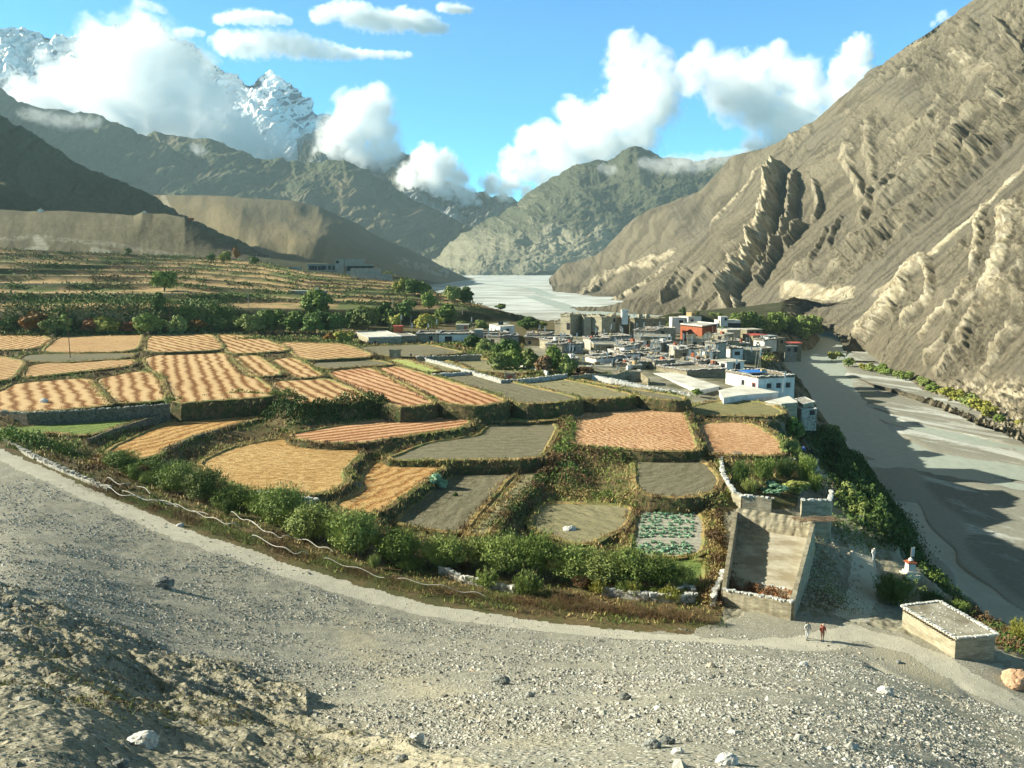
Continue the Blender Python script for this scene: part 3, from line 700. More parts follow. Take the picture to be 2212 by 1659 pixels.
def disp_right(G, px, py, U, V):
    X, Y, Z = G[..., 0], G[..., 1], G[..., 2]
    r = np.hypot(X, Y); vis = sstep(-0.02, 0.03, V)
    s = r / 900
    # strata and gullies run down the slope; in the survey they lie along lines at about 45 degrees
    a = R(47); u = (px * math.cos(a) + py * math.sin(a)); v = (-px * math.sin(a) + py * math.cos(a))
    wx = 14 * fbm(px / 90, py / 90, 3)
    stria = ridged((v + wx * 1.6) / 34, u / 420, 6, .62)
    crag = fbm(px / 55 + 9, py / 55, 6, .62) + .6 * (ridged((px + wx) / 30, py / 44, 6, .62) - .55)
    rough = sstep(.0, .6, fbm(px / 170 + 2, py / 170, 3) + (px - 1700) / 900 - np.clip((py - 620) / 200, 0, 1) * .5)
    gp = np.array([(2400, 200), (2400, 300), (2212, 400), (2100, 490), (1950, 610), (1850, 710), (1760, 700), (1800, 640), (1900, 545), (2050, 410), (2212, 275)]); sm_ = inpoly(px + 18 * fbm(px / 40, py / 40, 3), py, gp)
    sm_ = sm_ | inpoly(px, py, np.array([(1240, 600), (1420, 470), (1560, 430), (1640, 420), (1560, 560), (1480, 640), (1300, 680)]))
    rough = rough * np.where(sm_, .12, 1)
    stk = fbm((u + wx * .5) / 7, v / 160, 5, .65)
    d = s * vis * ((stria - .55) * (.5 + 2.2 * rough) + stk * (.8 + 1.2 * rough) + crag * (1.2 + 6.5 * rough) + 24 * fbm(X / 260, Y / 400, 3))
    d = d + s * vis * ((.35 + .8 * rough) * fbm(px / 7, py / 7, 4, .65) + 3.2 * rough * (ridged((px + wx) / 13, py / 17, 5, .7) - .5))
    rock = 0.75 * rough * sstep(.1, .5, crag) * .6
    drk = np.zeros(px.shape)
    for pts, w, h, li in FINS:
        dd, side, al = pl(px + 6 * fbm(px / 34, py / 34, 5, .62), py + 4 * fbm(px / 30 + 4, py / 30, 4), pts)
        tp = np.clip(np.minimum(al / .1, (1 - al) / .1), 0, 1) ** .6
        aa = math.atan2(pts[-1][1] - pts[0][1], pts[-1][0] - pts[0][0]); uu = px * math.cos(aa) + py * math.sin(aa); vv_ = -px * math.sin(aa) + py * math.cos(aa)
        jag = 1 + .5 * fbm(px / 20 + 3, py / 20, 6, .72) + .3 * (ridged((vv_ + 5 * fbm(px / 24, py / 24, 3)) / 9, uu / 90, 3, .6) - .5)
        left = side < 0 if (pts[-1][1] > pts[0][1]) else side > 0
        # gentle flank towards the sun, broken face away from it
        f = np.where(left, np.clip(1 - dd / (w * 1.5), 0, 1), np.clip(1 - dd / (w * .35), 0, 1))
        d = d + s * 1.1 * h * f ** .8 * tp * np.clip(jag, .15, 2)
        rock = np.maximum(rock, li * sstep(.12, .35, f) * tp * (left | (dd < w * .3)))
    base = sstep(1.0, .93, V)
    rk2 = sstep(1960, 2060, px) * sstep(790, 830, py)      # pale broken bank above the river
    rock = np.maximum(rock, rk2 * sstep(-.3, .2, fbm(px / 14, py / 10, 4)) * .85)
    d = d * (0.25 + .75 * base) + rk2 * 2.2 * fbm(px / 12, py / 9, 5, .65)
    scree = np.maximum(sstep(0.1, .5, fbm(px / 120 + 7, py / 120, 3)) * (1 - rough), 1.6 * sm_ * (px > 1700))
    return d, {'rock': rock, 'extra': np.clip(scree * (1 - rock), 0, 1), 'streak': np.clip(.5 + stk * .9, 0, 1)}
def rmat():
    m, nt, b = new_mat('bare_mountain', 0.97, 0.08)
    pos = geopos(nt)
    f = noise_node(nt, .012, 8, .65, pos); g = noise_node(nt, .35, 6, .75, pos); h = noise_node(nt, .08, 7, .72, pos, .8)
    c = mix(nt, .55, ramp(nt, f, [(.3, (.105, .090, .060)), (.52, (.160, .138, .095)), (.72, (.225, .197, .14))]), ramp(nt, g, [(.38, (.078, .066, .044)), (.62, (.24, .21, .15))]))
    c = mix(nt, mth(nt, 'MULTIPLY', attr(nt, 'extra'), .5), c, (.135, .122, .095))
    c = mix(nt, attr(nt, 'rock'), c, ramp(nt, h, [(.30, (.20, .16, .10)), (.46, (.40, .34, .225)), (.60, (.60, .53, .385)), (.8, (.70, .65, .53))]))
    c = mix(nt, .6, c, ramp(nt, attr(nt, 'streak'), [(.25, (.38, .38, .40)), (.55, (.95, .95, .95)), (.85, (1.0, 1.0, 1.0))]), 'MULTIPLY')
    vo = N(nt, 'ShaderNodeTexVoronoi'); vo.inputs['Scale'].default_value = .16; nt.links.new(pos, vo.inputs['Vector'])
    sc2 = mth(nt, 'MULTIPLY', ramp(nt, vo.outputs['Distance'], [(.16, 1), (.26, 0)]), ramp(nt, f, [(.45, 0), (.6, .75)])); c = mix(nt, sc2, c, (.06, .058, .03))
    nt.links.new(c, b.inputs['Base Color']); bump(nt, b, mix(nt, .5, g, h), 1, 3.2)
    return m
M_RIGHT = rmat()
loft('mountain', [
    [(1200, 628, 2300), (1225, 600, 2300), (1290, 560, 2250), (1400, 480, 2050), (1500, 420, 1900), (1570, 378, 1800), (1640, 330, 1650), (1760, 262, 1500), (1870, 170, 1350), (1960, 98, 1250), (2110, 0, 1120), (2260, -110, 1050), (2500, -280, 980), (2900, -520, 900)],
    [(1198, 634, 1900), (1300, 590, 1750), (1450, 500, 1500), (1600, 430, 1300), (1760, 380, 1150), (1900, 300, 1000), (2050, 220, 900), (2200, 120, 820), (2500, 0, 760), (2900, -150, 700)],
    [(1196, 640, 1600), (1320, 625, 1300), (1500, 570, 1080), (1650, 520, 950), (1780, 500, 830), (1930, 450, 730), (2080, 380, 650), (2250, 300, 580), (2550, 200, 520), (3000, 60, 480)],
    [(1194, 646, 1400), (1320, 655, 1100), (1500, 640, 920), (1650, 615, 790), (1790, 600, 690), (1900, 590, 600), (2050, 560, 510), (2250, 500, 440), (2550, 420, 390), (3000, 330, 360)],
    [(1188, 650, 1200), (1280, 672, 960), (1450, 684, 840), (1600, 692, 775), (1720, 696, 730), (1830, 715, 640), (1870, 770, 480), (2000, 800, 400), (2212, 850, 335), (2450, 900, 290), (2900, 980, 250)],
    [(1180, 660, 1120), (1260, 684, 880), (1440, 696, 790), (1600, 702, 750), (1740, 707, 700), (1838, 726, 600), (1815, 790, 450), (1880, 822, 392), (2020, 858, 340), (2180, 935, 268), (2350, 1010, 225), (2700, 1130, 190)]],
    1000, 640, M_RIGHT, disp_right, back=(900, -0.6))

def disp_std(amp, sc1, gull, gsc, seed=0.0, rockf=None, an=70, fade=.06):
    def f(G, px, py, U, V):
        X, Y = G[..., 0], G[..., 1]; k = seed
        a = R(an); u = px * math.cos(a) + py * math.sin(a); v = -px * math.sin(a) + py * math.cos(a)
        vis = .35 + .65 * sstep(-.05, fade, V)
        w = 12 * fbm(px / 60 + k, py / 60, 3)
        g = ridged((u + w) / gsc + k, v / (gsc * 5), 5, .58)
        d = vis * (amp * fbm(px / sc1 + k, py / sc1, 6, .55) + gull * (g - .6))
        rk = rockf(px, py, g, V) if rockf else np.zeros(px.shape)
        return d, {'rock': np.clip(rk, 0, 1), 'extra': np.clip(V, 0, 1)}
    return f
# dry shoulder in front of the terraces' top edge (left), with a dirt road cut
M_BROWN = mtn_mat('dry_hill', (.105, .092, .055), (.19, .168, .105), None, .03, rk=(.34, .32, .25), bd=.35)
def rk_brown(px, py, g, V):
    a, _, _ = pl(px, py, [(0, 520), (70, 512), (130, 518), (240, 528), (330, 545), (420, 556)]); b, _, _ = pl(px, py, [(80, 520), (95, 535), (60, 545)]); c, _, _ = pl(px, py, [(205, 545), (230, 552)])
    return .4 * sstep(7, 3, a) * sstep(-.3, .3, fbm(px / 14, py / 8, 3) + .2) + .8 * sstep(14, 6, b) + .8 * sstep(16, 6, c)
loft('hill', [
    [(-500, 430, 900), (-150, 445, 900), (0, 452, 900), (60, 456, 900), (150, 455, 890), (240, 461, 880), (290, 466, 870), (308, 459, 865), (330, 462, 865), (355, 462, 860), (400, 470, 840), (440, 498, 820), (470, 522, 810), (520, 545, 800), (590, 565, 790)],
    [(-500, 480, 820), (0, 490, 800), (150, 495, 790), (300, 500, 780), (400, 515, 765), (480, 545, 750), (600, 575, 730)],
    [(-500, 560, 690), (0, 548, 690), (150, 550, 690), (300, 556, 690), (400, 562, 680), (480, 568, 670), (600, 585, 650)],
    [(-500, 640, 640), (0, 590, 660), (150, 590, 660), (300, 590, 650), (400, 590, 640), (480, 595, 630), (600, 610, 610)]],
    600, 200, M_BROWN, disp_std(1.3, 120, .3, 80, 1.0, rk_brown, 60), back=(300, -0.3))
M_DARKL = mtn_mat('dark_slope', (.048, .054, .027), (.10, .098, .052), None, .012, bd=1.5)
M_DARKS = M_DARKL
loft('hill', [[(-600, 200, 1150), (-300, 300, 1150), (0, 390, 1150), (60, 418, 1130), (120, 456, 1100), (170, 490, 1080)], [(-600, 560, 950), (0, 560, 960), (170, 560, 960)]], 200, 80, M_DARKS, disp_std(5, 50, 3, 20, 3.0), back=(300, -.2))
loft('hill', [
    [(-700, -150, 1900), (-300, 60, 1800), (0, 246, 1700), (60, 284, 1680), (130, 325, 1650), (200, 368, 1620), (280, 402, 1580), (340, 428, 1500), (400, 466, 1450), (480, 505, 1400), (560, 540, 1350), (640, 572, 1300)],
    [(-700, 200, 1500), (0, 400, 1450), (200, 460, 1400), (340, 500, 1350), (480, 545, 1300), (640, 585, 1250)],
    [(-700, 600, 1150), (0, 600, 1150), (340, 590, 1150), (640, 600, 1150)]],
    600, 300, M_DARKL, disp_std(12, 110, 9, 34, 4.0, an=50), back=(900, -.3))
M_TAN = mtn_mat('tan_hill', (.135, .11, .062), (.205, .17, .10), (.15, .13, .078), .02, rk=(.36, .32, .23), bd=.5)
def rk_tan(px, py, g, V):
    a, _, _ = pl(px, py, [(352, 425), (362, 445), (372, 465)]); b, _, _ = pl(px, py, [(860, 575), (900, 585), (960, 592)])
    return .7 * sstep(8, 4, a) + .6 * sstep(14, 5, b) * sstep(0, .4, fbm(px / 12, py / 10, 3) + .2)
def d_tan(G, px, py, U, V):
    d, at = disp_std(4.5, 170, .8, 110, 5.0, rk_tan, 60)(G, px, py, U, V)
    for pts, w, h in (([(490, 478), (560, 500), (640, 505), (760, 500)], 34, 12), ([(640, 560), (700, 540), (790, 560), (900, 590)], 34, 13), ([(560, 545), (620, 530), (680, 550)], 26, 12), ([(440, 440), (560, 450), (640, 460)], 22, 6)):
        dd, _, al = pl(px, py, pts); d = d + h * np.exp(-(dd / w) ** 2)
    return d, at
loft('hill', [
    [(300, 422, 2300), (345, 420, 2250), (400, 421, 2200), (520, 430, 2150), (640, 436, 2150), (690, 446, 2150), (760, 487, 2200), (830, 518, 2300), (880, 540, 2400), (960, 580, 2550), (1005, 598, 2650), (1028, 603, 2700)],
    [(300, 500, 1900), (520, 490, 1800), (690, 500, 1850), (830, 555, 2000), (960, 594, 2300), (1024, 606, 2600)],
    [(300, 570, 1500), (520, 560, 1450), (690, 570, 1500), (830, 590, 1750), (940, 603, 2100), (1010, 608, 2500)],
    [(300, 640, 1200), (520, 620, 1250), (690, 612, 1400), (830, 610, 1650), (930, 612, 2000), (1000, 612, 2400)]],
    700, 300, M_TAN, d_tan, back=(500, -.35))
# far ranges
M_CEN = mtn_mat('valley_mountain', (.036, .044, .026), (.085, .085, .05), None, .008, rk=(.30, .27, .19), bd=2.5)
def rk_cen(px, py, g, V):
    r = .9 * sstep(.78, 1.0, ridged(px / 30 + 4 * fbm(px / 50, py / 50, 2), py / 160, 3, .5)) * sstep(395, 430, py) * sstep(.0, .5, fbm(px / 50, py / 60, 3) + .25)
    for pts in ([(1190, 500), (1150, 560)], [(1200, 500), (1260, 560)], [(1195, 510), (1200, 580)], [(1290, 500), (1330, 560)]):
        dd, _, al = pl(px, py, pts); r = np.maximum(r, .6 * sstep(34, 12, dd))
    r = np.maximum(r, .42 * sstep(470, 530, py + 20 * fbm(px / 40, py / 40, 3)))
    return r
loft('mountain', [
    [(900, 600, 4100), (945, 548, 4200), (975, 522, 4250), (1030, 484, 4300), (1090, 455, 4400), (1130, 425, 4500), (1200, 380, 4650), (1250, 356, 4700), (1292, 341, 4750), (1312, 346, 4750), (1340, 328, 4800), (1372, 319, 4850), (1400, 323, 4900), (1430, 336, 4900), (1500, 346, 4950), (1560, 341, 5000), (1640, 325, 5100), (1800, 300, 5200)],
    [(900, 610, 3800), (960, 560, 3900), (1050, 510, 3900), (1150, 460, 3950), (1250, 430, 4000), (1400, 410, 4100), (1560, 400, 4200), (1800, 380, 4300)],
    [(900, 615, 3600), (980, 583, 3640), (1080, 545, 3640), (1200, 515, 3650), (1300, 500, 3700), (1400, 500, 3750), (1560, 500, 3800), (1800, 500, 3800)],
    [(900, 620, 3500), (1000, 600, 3480), (1100, 592, 3470), (1220, 588, 3470), (1300, 586, 3480), (1400, 590, 3480), (1560, 600, 3480), (1800, 600, 3480)]],
    760, 380, M_CEN, disp_std(26, 90, 36, 30, 6.0, rk_cen, 84), back=(1500, -.3))
M_PLAT = simple('river_terrace', (.17, .16, .11), (.30, .28, .21), .02, 1.5, c3=(.12, .13, .08), scale2=.006, stretch=(1, 1, 3))
loft('hill', [[(1055, 604, 3450), (1064, 583, 3600), (1085, 571, 3700), (1150, 562, 3800), (1230, 555, 3850), (1300, 545, 3900), (1420, 530, 3950)],
              [(1055, 605, 3440), (1066, 590, 3520), (1095, 580, 3560), (1150, 578, 3600), (1230, 577, 3600), (1300, 574, 3600), (1420, 570, 3600)],
              [(1055, 607, 3430), (1068, 600, 3440), (1100, 602, 3440), (1150, 602, 3440), (1230, 601, 3440), (1300, 600, 3440), (1420, 600, 3440)]], 260, 60, M_PLAT, disp_std(7, 30, 9, 12, 8.0), back=(300, -.1))
M_M1 = mtn_mat('far_ridge', (.038, .052, .028), (.088, .096, .052), (.115, .10, .062), .003, rk=(.24, .21, .15), bd=2.5)
def rk_m(px, py, g, V): return .45 * sstep(.95, 1.15, g) * sstep(.1, .5, fbm(px / 70, py / 70, 3) + .1)
loft('mountain', [
    [(-600, -20, 4900), (-200, 130, 4800), (0, 200, 4700), (40, 222, 4700), (100, 235, 4700), (160, 238, 4700), (210, 246, 4650), (260, 270, 4600), (330, 290, 4500), (400, 330, 4400), (470, 368, 4300), (560, 408, 4200), (620, 440, 4100), (700, 470, 4000)],
    [(-600, 200, 4200), (0, 330, 4200), (260, 380, 4100), (450, 420, 3900), (700, 500, 3800)], [(-600, 560, 3500), (0, 560, 3500), (400, 560, 3500), (700, 580, 3500)]],
    700, 300, M_M1, disp_std(40, 130, 55, 70, 9.0, rk_m, 64), back=(1500, -.4))
loft('mountain', [
    [(250, 330, 6800), (335, 282, 6800), (400, 296, 6700), (480, 308, 6600), (530, 330, 6600), (570, 347, 6550), (620, 353, 6500), (680, 350, 6400), (742, 346, 6300), (800, 374, 6200), (850, 402, 6100), (900, 430, 6000), (960, 465, 5900), (1015, 490, 5800), (1080, 530, 5700)],
    [(300, 380, 5900), (500, 400, 5800), (740, 430, 5600), (880, 500, 5400), (1080, 560, 5400)], [(300, 560, 5000), (600, 560, 5000), (850, 580, 4900), (1080, 590, 4900)]],
    800, 320, M_M1, disp_std(50, 140, 85, 74, 11.0, rk_m, 76), back=(1800, -.4))
M_M3 = mtn_mat('blue_peak', (.06, .07, .06), (.16, .16, .14), (.3, .32, .33), .002, bd=8)
loft('mountain', [
    [(640, 300, 10500), (700, 280, 10500), (780, 330, 10400), (830, 345, 10300), (868, 326, 10200), (900, 334, 10100), (930, 365, 10000), (985, 400, 9900), (1040, 418, 9800), (1088, 428, 9700), (1140, 446, 9600), (1200, 450, 9600)],
    [(640, 450, 8800), (900, 470, 8600), (1200, 520, 8500)], [(640, 600, 7500), (1200, 600, 7500)]],
    420, 200, M_M3, disp_std(120, 60, 110, 26, 13.0, None, 80), back=(2000, -.5))
def snow_mat():
    m, nt, b = new_mat('snow_and_rock', 0.7, 0.2)
    f = noise_node(nt, .0016, 8, .68, geopos(nt, 1, 1, .35), .5); g = N(nt, 'ShaderNodeNewGeometry'); s = N(nt, 'ShaderNodeSeparateXYZ'); nt.links.new(g.outputs['Normal'], s.inputs[0])
    k = mth(nt, 'ADD', mth(nt, 'MULTIPLY', f, .9), mth(nt, 'MULTIPLY', s.outputs[2], .55))
    nt.links.new(ramp(nt, k, [(.44, (.18, .21, .26)), (.50, (.70, .75, .80)), (.56, (.9, .91, .92))]), b.inputs['Base Color']); bump(nt, b, f, 1, 60)
    return m
M_SNOW = snow_mat()
loft('snow_mountain', [
    [(-700, 60, 17500), (-300, 30, 17500), (-100, 55, 17400), (0, 60, 17300), (20, 57, 17300), (60, 66, 17200), (110, 76, 17100), (160, 80, 17000), (200, 72, 16900), (250, 58, 16800), (290, 50, 16700), (316, 40, 16600), (345, 48, 16500), (400, 93, 16300), (425, 103, 16200), (445, 122, 16100), (480, 150, 16000), (515, 174, 15900), (540, 176, 15800), (562, 162, 15700), (584, 154, 15600), (604, 166, 15500), (640, 186, 15400), (662, 214, 15300), (680, 240, 15200), (692, 246, 15200), (702, 240, 15100), (712, 262, 15100), (730, 310, 15000), (800, 370, 15000)],
    [(-700, 180, 16000), (0, 170, 15500), (150, 180, 15300), (316, 160, 15000), (450, 220, 14600), (584, 220, 14300), (680, 290, 14200), (800, 400, 14200)],
    [(-700, 330, 14000), (0, 330, 13500), (400, 330, 13200), (584, 330, 13000), (680, 350, 13000), (800, 440, 13000)], [(-700, 560, 12000), (0, 560, 11800), (800, 560, 11800)]],
    900, 420, M_SNOW, disp_std(150, 70, 210, 26, 15.0, None, 76, .03), back=(3000, -.8))
# ------------------------------------------------------------------ the fields
def field_mat(name, lo, mid, hi, pitch, amp=.10, fineS=3.0, stripe=.55, wob=.9):
    m, nt, b = new_mat(name, 0.95, .15)
    uvn = N(nt, 'ShaderNodeUVMap', uv_map='uv'); sp = N(nt, 'ShaderNodeSeparateXYZ'); nt.links.new(uvn.outputs[0], sp.inputs[0])
    pos = geopos(nt)
    w1 = noise_node(nt, .18, 3, .5, pos); w2 = noise_node(nt, 1.0, 3, .6, pos)
    u = mth(nt, 'ADD', mth(nt, 'DIVIDE', sp.outputs[0], pitch), mth(nt, 'ADD', mth(nt, 'MULTIPLY', w1, wob * 2.2), mth(nt, 'MULTIPLY', w2, wob * .35)))
    s = mth(nt, 'POWER', mth(nt, 'ADD', mth(nt, 'MULTIPLY', mth(nt, 'SINE', mth(nt, 'MULTIPLY', u, 6.2832)), .5), .5), .6)
    mp = N(nt, 'ShaderNodeMapping'); mp.inputs['Scale'].default_value = (fineS, fineS * .32, 1); nt.links.new(uvn.outputs[0], mp.inputs[0])
    f = noise_node(nt, 1.0, 6, .72, mp.outputs[0], .6); f2 = noise_node(nt, 3.2, 6, .8, pos); big = noise_node(nt, .05, 4, .6, pos)
    k = mth(nt, 'ADD', mth(nt, 'MULTIPLY', s, stripe), mth(nt, 'ADD', mth(nt, 'MULTIPLY', f, 1.15 - stripe * .6), mth(nt, 'ADD', mth(nt, 'MULTIPLY', f2, .75), mth(nt, 'MULTIPLY', big, .25))))
    lo_ = .99 + stripe * .37; k = mth(nt, 'MULTIPLY', k, .5)
    c = ramp(nt, k, [((lo_ - .24) / 2, lo), ((lo_ - .02) / 2, mid), ((lo_ + .19) / 2, hi)])
    nt.links.new(c, b.inputs['Base Color'])
    bump(nt, b, mth(nt, 'ADD', mth(nt, 'MULTIPLY', s, .5), mth(nt, 'ADD', mth(nt, 'MULTIPLY', f, .8), mth(nt, 'MULTIPLY', f2, 1.2))), 1.0, amp)
    return m
FM = {
 'straw': field_mat('harvested_straw', (.16, .062, .018), (.37, .195, .075), (.66, .46, .24), 2.7, .13, 4.5, .42, .5),
 'redstraw': field_mat('buckwheat_stubble', (.15, .05, .018), (.37, .16, .062), (.70, .44, .25), 2.2, .12, 4.5, .34, .4),
 'redstraw2': field_mat('buckwheat_sheaves', (.15, .045, .016), (.37, .16, .062), (.76, .52, .30), 1.1, .12, 3.4, .14, 1.6),
 'straw2': field_mat('cut_barley', (.16, .065, .016), (.35, .175, .052), (.62, .40, .17), 2.2, .14, 3.6, .2, 1.0),
 'messy': field_mat('loose_barley_straw', (.17, .078, .02), (.37, .20, .06), (.66, .46, .21), 3.0, .18, 2.4, .05, 2.0),
 'fallow': field_mat('fallow_soil', (.10, .09, .052), (.155, .14, .085), (.24, .215, .14), 2.4, .10, 2.0, .10),
 'weeds': field_mat('weedy_soil', (.10, .12, .04), (.22, .20, .11), (.34, .30, .17), 2.6, .16, 1.3, .05),
 'green': field_mat('green_crop', (.06, .11, .025), (.14, .20, .05), (.24, .30, .09), 2.0, .2, 1.6, .1),
 'lime': field_mat('lime_crop', (.20, .24, .05), (.36, .40, .11), (.50, .52, .2), 2.0, .2, 2.0, .1),
 'grass': field_mat('dry_grass', (.12, .12, .045), (.20, .19, .08), (.30, .26, .13), 3.0, .15, 1.2, .05),
 'plot': field_mat('vegetable_soil', (.22, .21, .15), (.33, .31, .24), (.45, .43, .35), 1.2, .1, 2.0, .2)}
M_RIM = simple('bund_grass', (.17, .12, .045), (.42, .30, .12), 2.6, .15, c3=(.17, .18, .06), scale2=.3)
M_SKIRT = simple('terrace_bank', (.045, .04, .018), (.15, .11, .05), 1.6, .3, c3=(.05, .065, .02), scale2=.5)
EDGES = []
def inset(w, d):
    t = np.roll(w, -1, 0) - np.roll(w, 1, 0); t /= np.linalg.norm(t, axis=1)[:, None] + 1e-9
    return w + np.stack([-t[:, 1], t[:, 0]], 1) * d
for (k, z, ln, out), w in zip(FIELDS, FW):
    n = len(w); i1 = inset(w, 0.75); i2 = inset(w, 1.15); o1 = inset(w, -0.55); o2 = inset(w, -0.95)
    hj = .12 * noise2(w[:, 0] * .7, w[:, 1] * .7)
    dn = np.minimum(z - samp(w[:, 0], w[:, 1]), 4.0)
    V = np.concatenate([np.c_[o2, np.full(n, z - 4.2)], np.c_[o1, np.full(n, z - 1.0)], np.c_[w, z + .10 + hj], np.c_[i1, z + .22 + hj], np.c_[i2, np.full(n, z)]])
    F = []; mi = []
    for j, m_ in enumerate((2, 2, 1, 1)):
        for q in range(n):
            q2 = (q + 1) % n; F.append((j * n + q, j * n + q2, (j + 1) * n + q2, (j + 1) * n + q)); mi.append(m_)
    for t in tessellate_polygon([[Vector((a, b, 0)) for a, b in i2]]):
        t = list(t); a, b, c = (i2[j] for j in t)
        if (b[0] - a[0]) * (c[1] - a[1]) - (b[1] - a[1]) * (c[0] - a[0]) < 0: t = t[::-1]
        F.append(tuple(4 * n + j for j in t)); mi.append(0)
    p0 = P(*ln[0], z)[:2]; p1 = P(*ln[1], z)[:2]; dr = (p1 - p0) / np.linalg.norm(p1 - p0)
    uv = np.stack([(V[:, 0] - p0[0]) * -dr[1] + (V[:, 1] - p0[1]) * dr[0], (V[:, 0] - p0[0]) * dr[0] + (V[:, 1] - p0[1]) * dr[1]], 1)
    tag(npmesh('field', V, F, [FM[k], M_RIM, M_SKIRT], mi, uv=uv), kind='structure')
    EDGES.append((o1, z, k))
# ------------------------------------------------------------------ vegetation
KEY = ['']
def leaf_mat(name, a, b_, c=None):
    KEY[0] = 'straw' if 'dry_grass' in name else 'brown' if 'brown' in name else 'cabbage' if 'cabbage' in name else ''
    m, nt, b = new_mat(name, 0.7, .2)
    f = noise_node(nt, 1.3, 4, .7, geopos(nt)); oi = N(nt, 'ShaderNodeObjectInfo')
    k = mth(nt, 'ADD', mth(nt, 'MULTIPLY', f, .8), mth(nt, 'MULTIPLY', oi.outputs['Random'], .35))
    st = [(.32, a), (.75, b_)] + ([(.86, c)] if c else [])
    nt.links.new(mix(nt, 1.0, ramp(nt, k, st), {'straw': (1.15, 1.15, 1.0), 'brown': (1.2, 1.1, 1.0), 'cabbage': (1.3, 1.3, 1.2)}.get(KEY[0], (1.85, 1.85, 1.55)), 'MULTIPLY'), b.inputs['Base Color'])
    return m
LM = {'dark': leaf_mat('dark_green_leaves', (.018, .034, .010), (.06, .095, .026)),
      'green': leaf_mat('green_leaves', (.035, .058, .014), (.105, .140, .035)),
      'olive': leaf_mat('olive_leaves', (.05, .065, .02), (.135, .16, .055)),
      'willow': leaf_mat('willow_leaves', (.06, .085, .022), (.15, .185, .06)),
      'yellow': leaf_mat('yellowing_leaves', (.09, .10, .022), (.20, .19, .045)),
      'orange': leaf_mat('autumn_orange_leaves', (.09, .045, .012), (.20, .10, .028)),
      'red': leaf_mat('autumn_red_leaves', (.10, .035, .018), (.18, .08, .04)),
      'brown': leaf_mat('dry_brown_twigs', (.07, .045, .022), (.17, .115, .06)),
      'straw': leaf_mat('dry_grass_blades', (.20, .15, .06), (.42, .32, .15)),
      'grassg': leaf_mat('green_grass_blades', (.06, .08, .02), (.17, .18, .06)),
      'cabbage': leaf_mat('cabbage_leaves', (.10, .19, .12), (.22, .36, .24))}
M_BARK = simple('bark', (.06, .045, .03), (.14, .11, .08), 9, .03)
def cards(c, nrm, ax, w, h):
    "array of quads: centres c, long axis ax, width direction nrm x ax"
    s = np.cross(nrm, ax); s /= np.linalg.norm(s, axis=1)[:, None] + 1e-9
    s = s * np.asarray(w)[:, None] * .5; a = ax * h[:, None] * .5
    V = np.stack([c - s - a, c + s - a * .9, c + s * .35 + a, c - s * .5 + a * .95], 1).reshape(-1, 3)
    return V, np.arange(len(V)).reshape(-1, 4)
def unit(n):
    v = rng.normal(size=(n, 3)); return v / np.linalg.norm(v, axis=1)[:, None]
def crown_round(n, lumps=14, leaf=.5, sq=.8, R_=1.0, seed=0):
    "unit crown (radius ~1, sits on z=0..1.6): lumps of leaf cards with gaps between"
    u = unit(lumps); u[:, 2] = u[:, 2] * 1.05
    ce = u * rng.uniform(.35, .72, lumps)[:, None] * np.array([1, 1, .85]); ce[:, 2] += .86
    rad = rng.uniform(.26, .46, lumps)
    k = rng.integers(0, lumps, n); d = unit(n); d[:, 2] = np.where(d[:, 2] < -.3, -d[:, 2], d[:, 2])
    c = ce[k] + d * (rad[k] * rng.uniform(.55, 1.08, n))[:, None]
    nn = d + .7 * unit(n); ax = np.cross(nn, unit(n)); ax /= np.linalg.norm(ax, axis=1)[:, None]
    return cards(c, nn, ax, leaf * rng.uniform(.6, 1.2, n), leaf * rng.uniform(.8, 1.5, n))
def crown_shoots(n, shoots=70, leaf=.12, spread=.9, droop=0.0):
    "upright bush of leafy shoots, unit height"
    b = rng.uniform(-1, 1, (shoots, 2)) * .35; t = rng.uniform(0, 6.28, shoots); o = rng.uniform(0.05, 1, shoots) ** .6 * spread
    k = rng.integers(0, shoots, n); s = rng.uniform(.12, 1, n) ** .75; L = rng.uniform(.62, 1.05, shoots)
    x = b[k, 0] + np.cos(t[k]) * o[k] * (s * .75) ** (1.1); y = b[k, 1] + np.sin(t[k]) * o[k] * (s * .75) ** 1.1
    z = L[k] * (s * (1 - .22 * o[k]) - droop * o[k] * s ** 3)
    c = np.stack([x, y, z], 1) + rng.normal(size=(n, 3)) * .045
    ax = np.stack([np.cos(t[k]) * o[k] * .8, np.sin(t[k]) * o[k] * .8, np.full(n, 1.0 - droop * 2 * o[k] * s)], 1) + .45 * unit(n)
    ax /= np.linalg.norm(ax, axis=1)[:, None]
    return cards(c, unit(n), ax, leaf * .45 * rng.uniform(.6, 1.3, n), leaf * rng.uniform(.8, 1.6, n))
def trunk_mesh(kind):
    m = MB()
    if kind == 'round':
        m.tube([(0, 0, -.15), (.02, .01, .25), (.0, .03, .55)], [.07, .055, .04], 7)
        for i in range(7):
            t = i * .9 + random.random(); r = random.uniform(.35, .6)
            m.tube([(0, .01, .3 + .03 * i), (math.cos(t) * r * .5, math.sin(t) * r * .5, .62 + .05 * i), (math.cos(t) * r, math.sin(t) * r, .85 + .07 * i)], [.032, .02, .008], 5)
    else:
        for i in range(16):
            t = random.uniform(0, 6.28); r = random.uniform(.1, .6)
            m.tube([(math.cos(t) * .1, math.sin(t) * .1, -.08), (math.cos(t) * r * .5, math.sin(t) * r * .5, .4), (math.cos(t) * r, math.sin(t) * r, .8)], [.014, .01, .004], 4)
    return m
PRO = {}
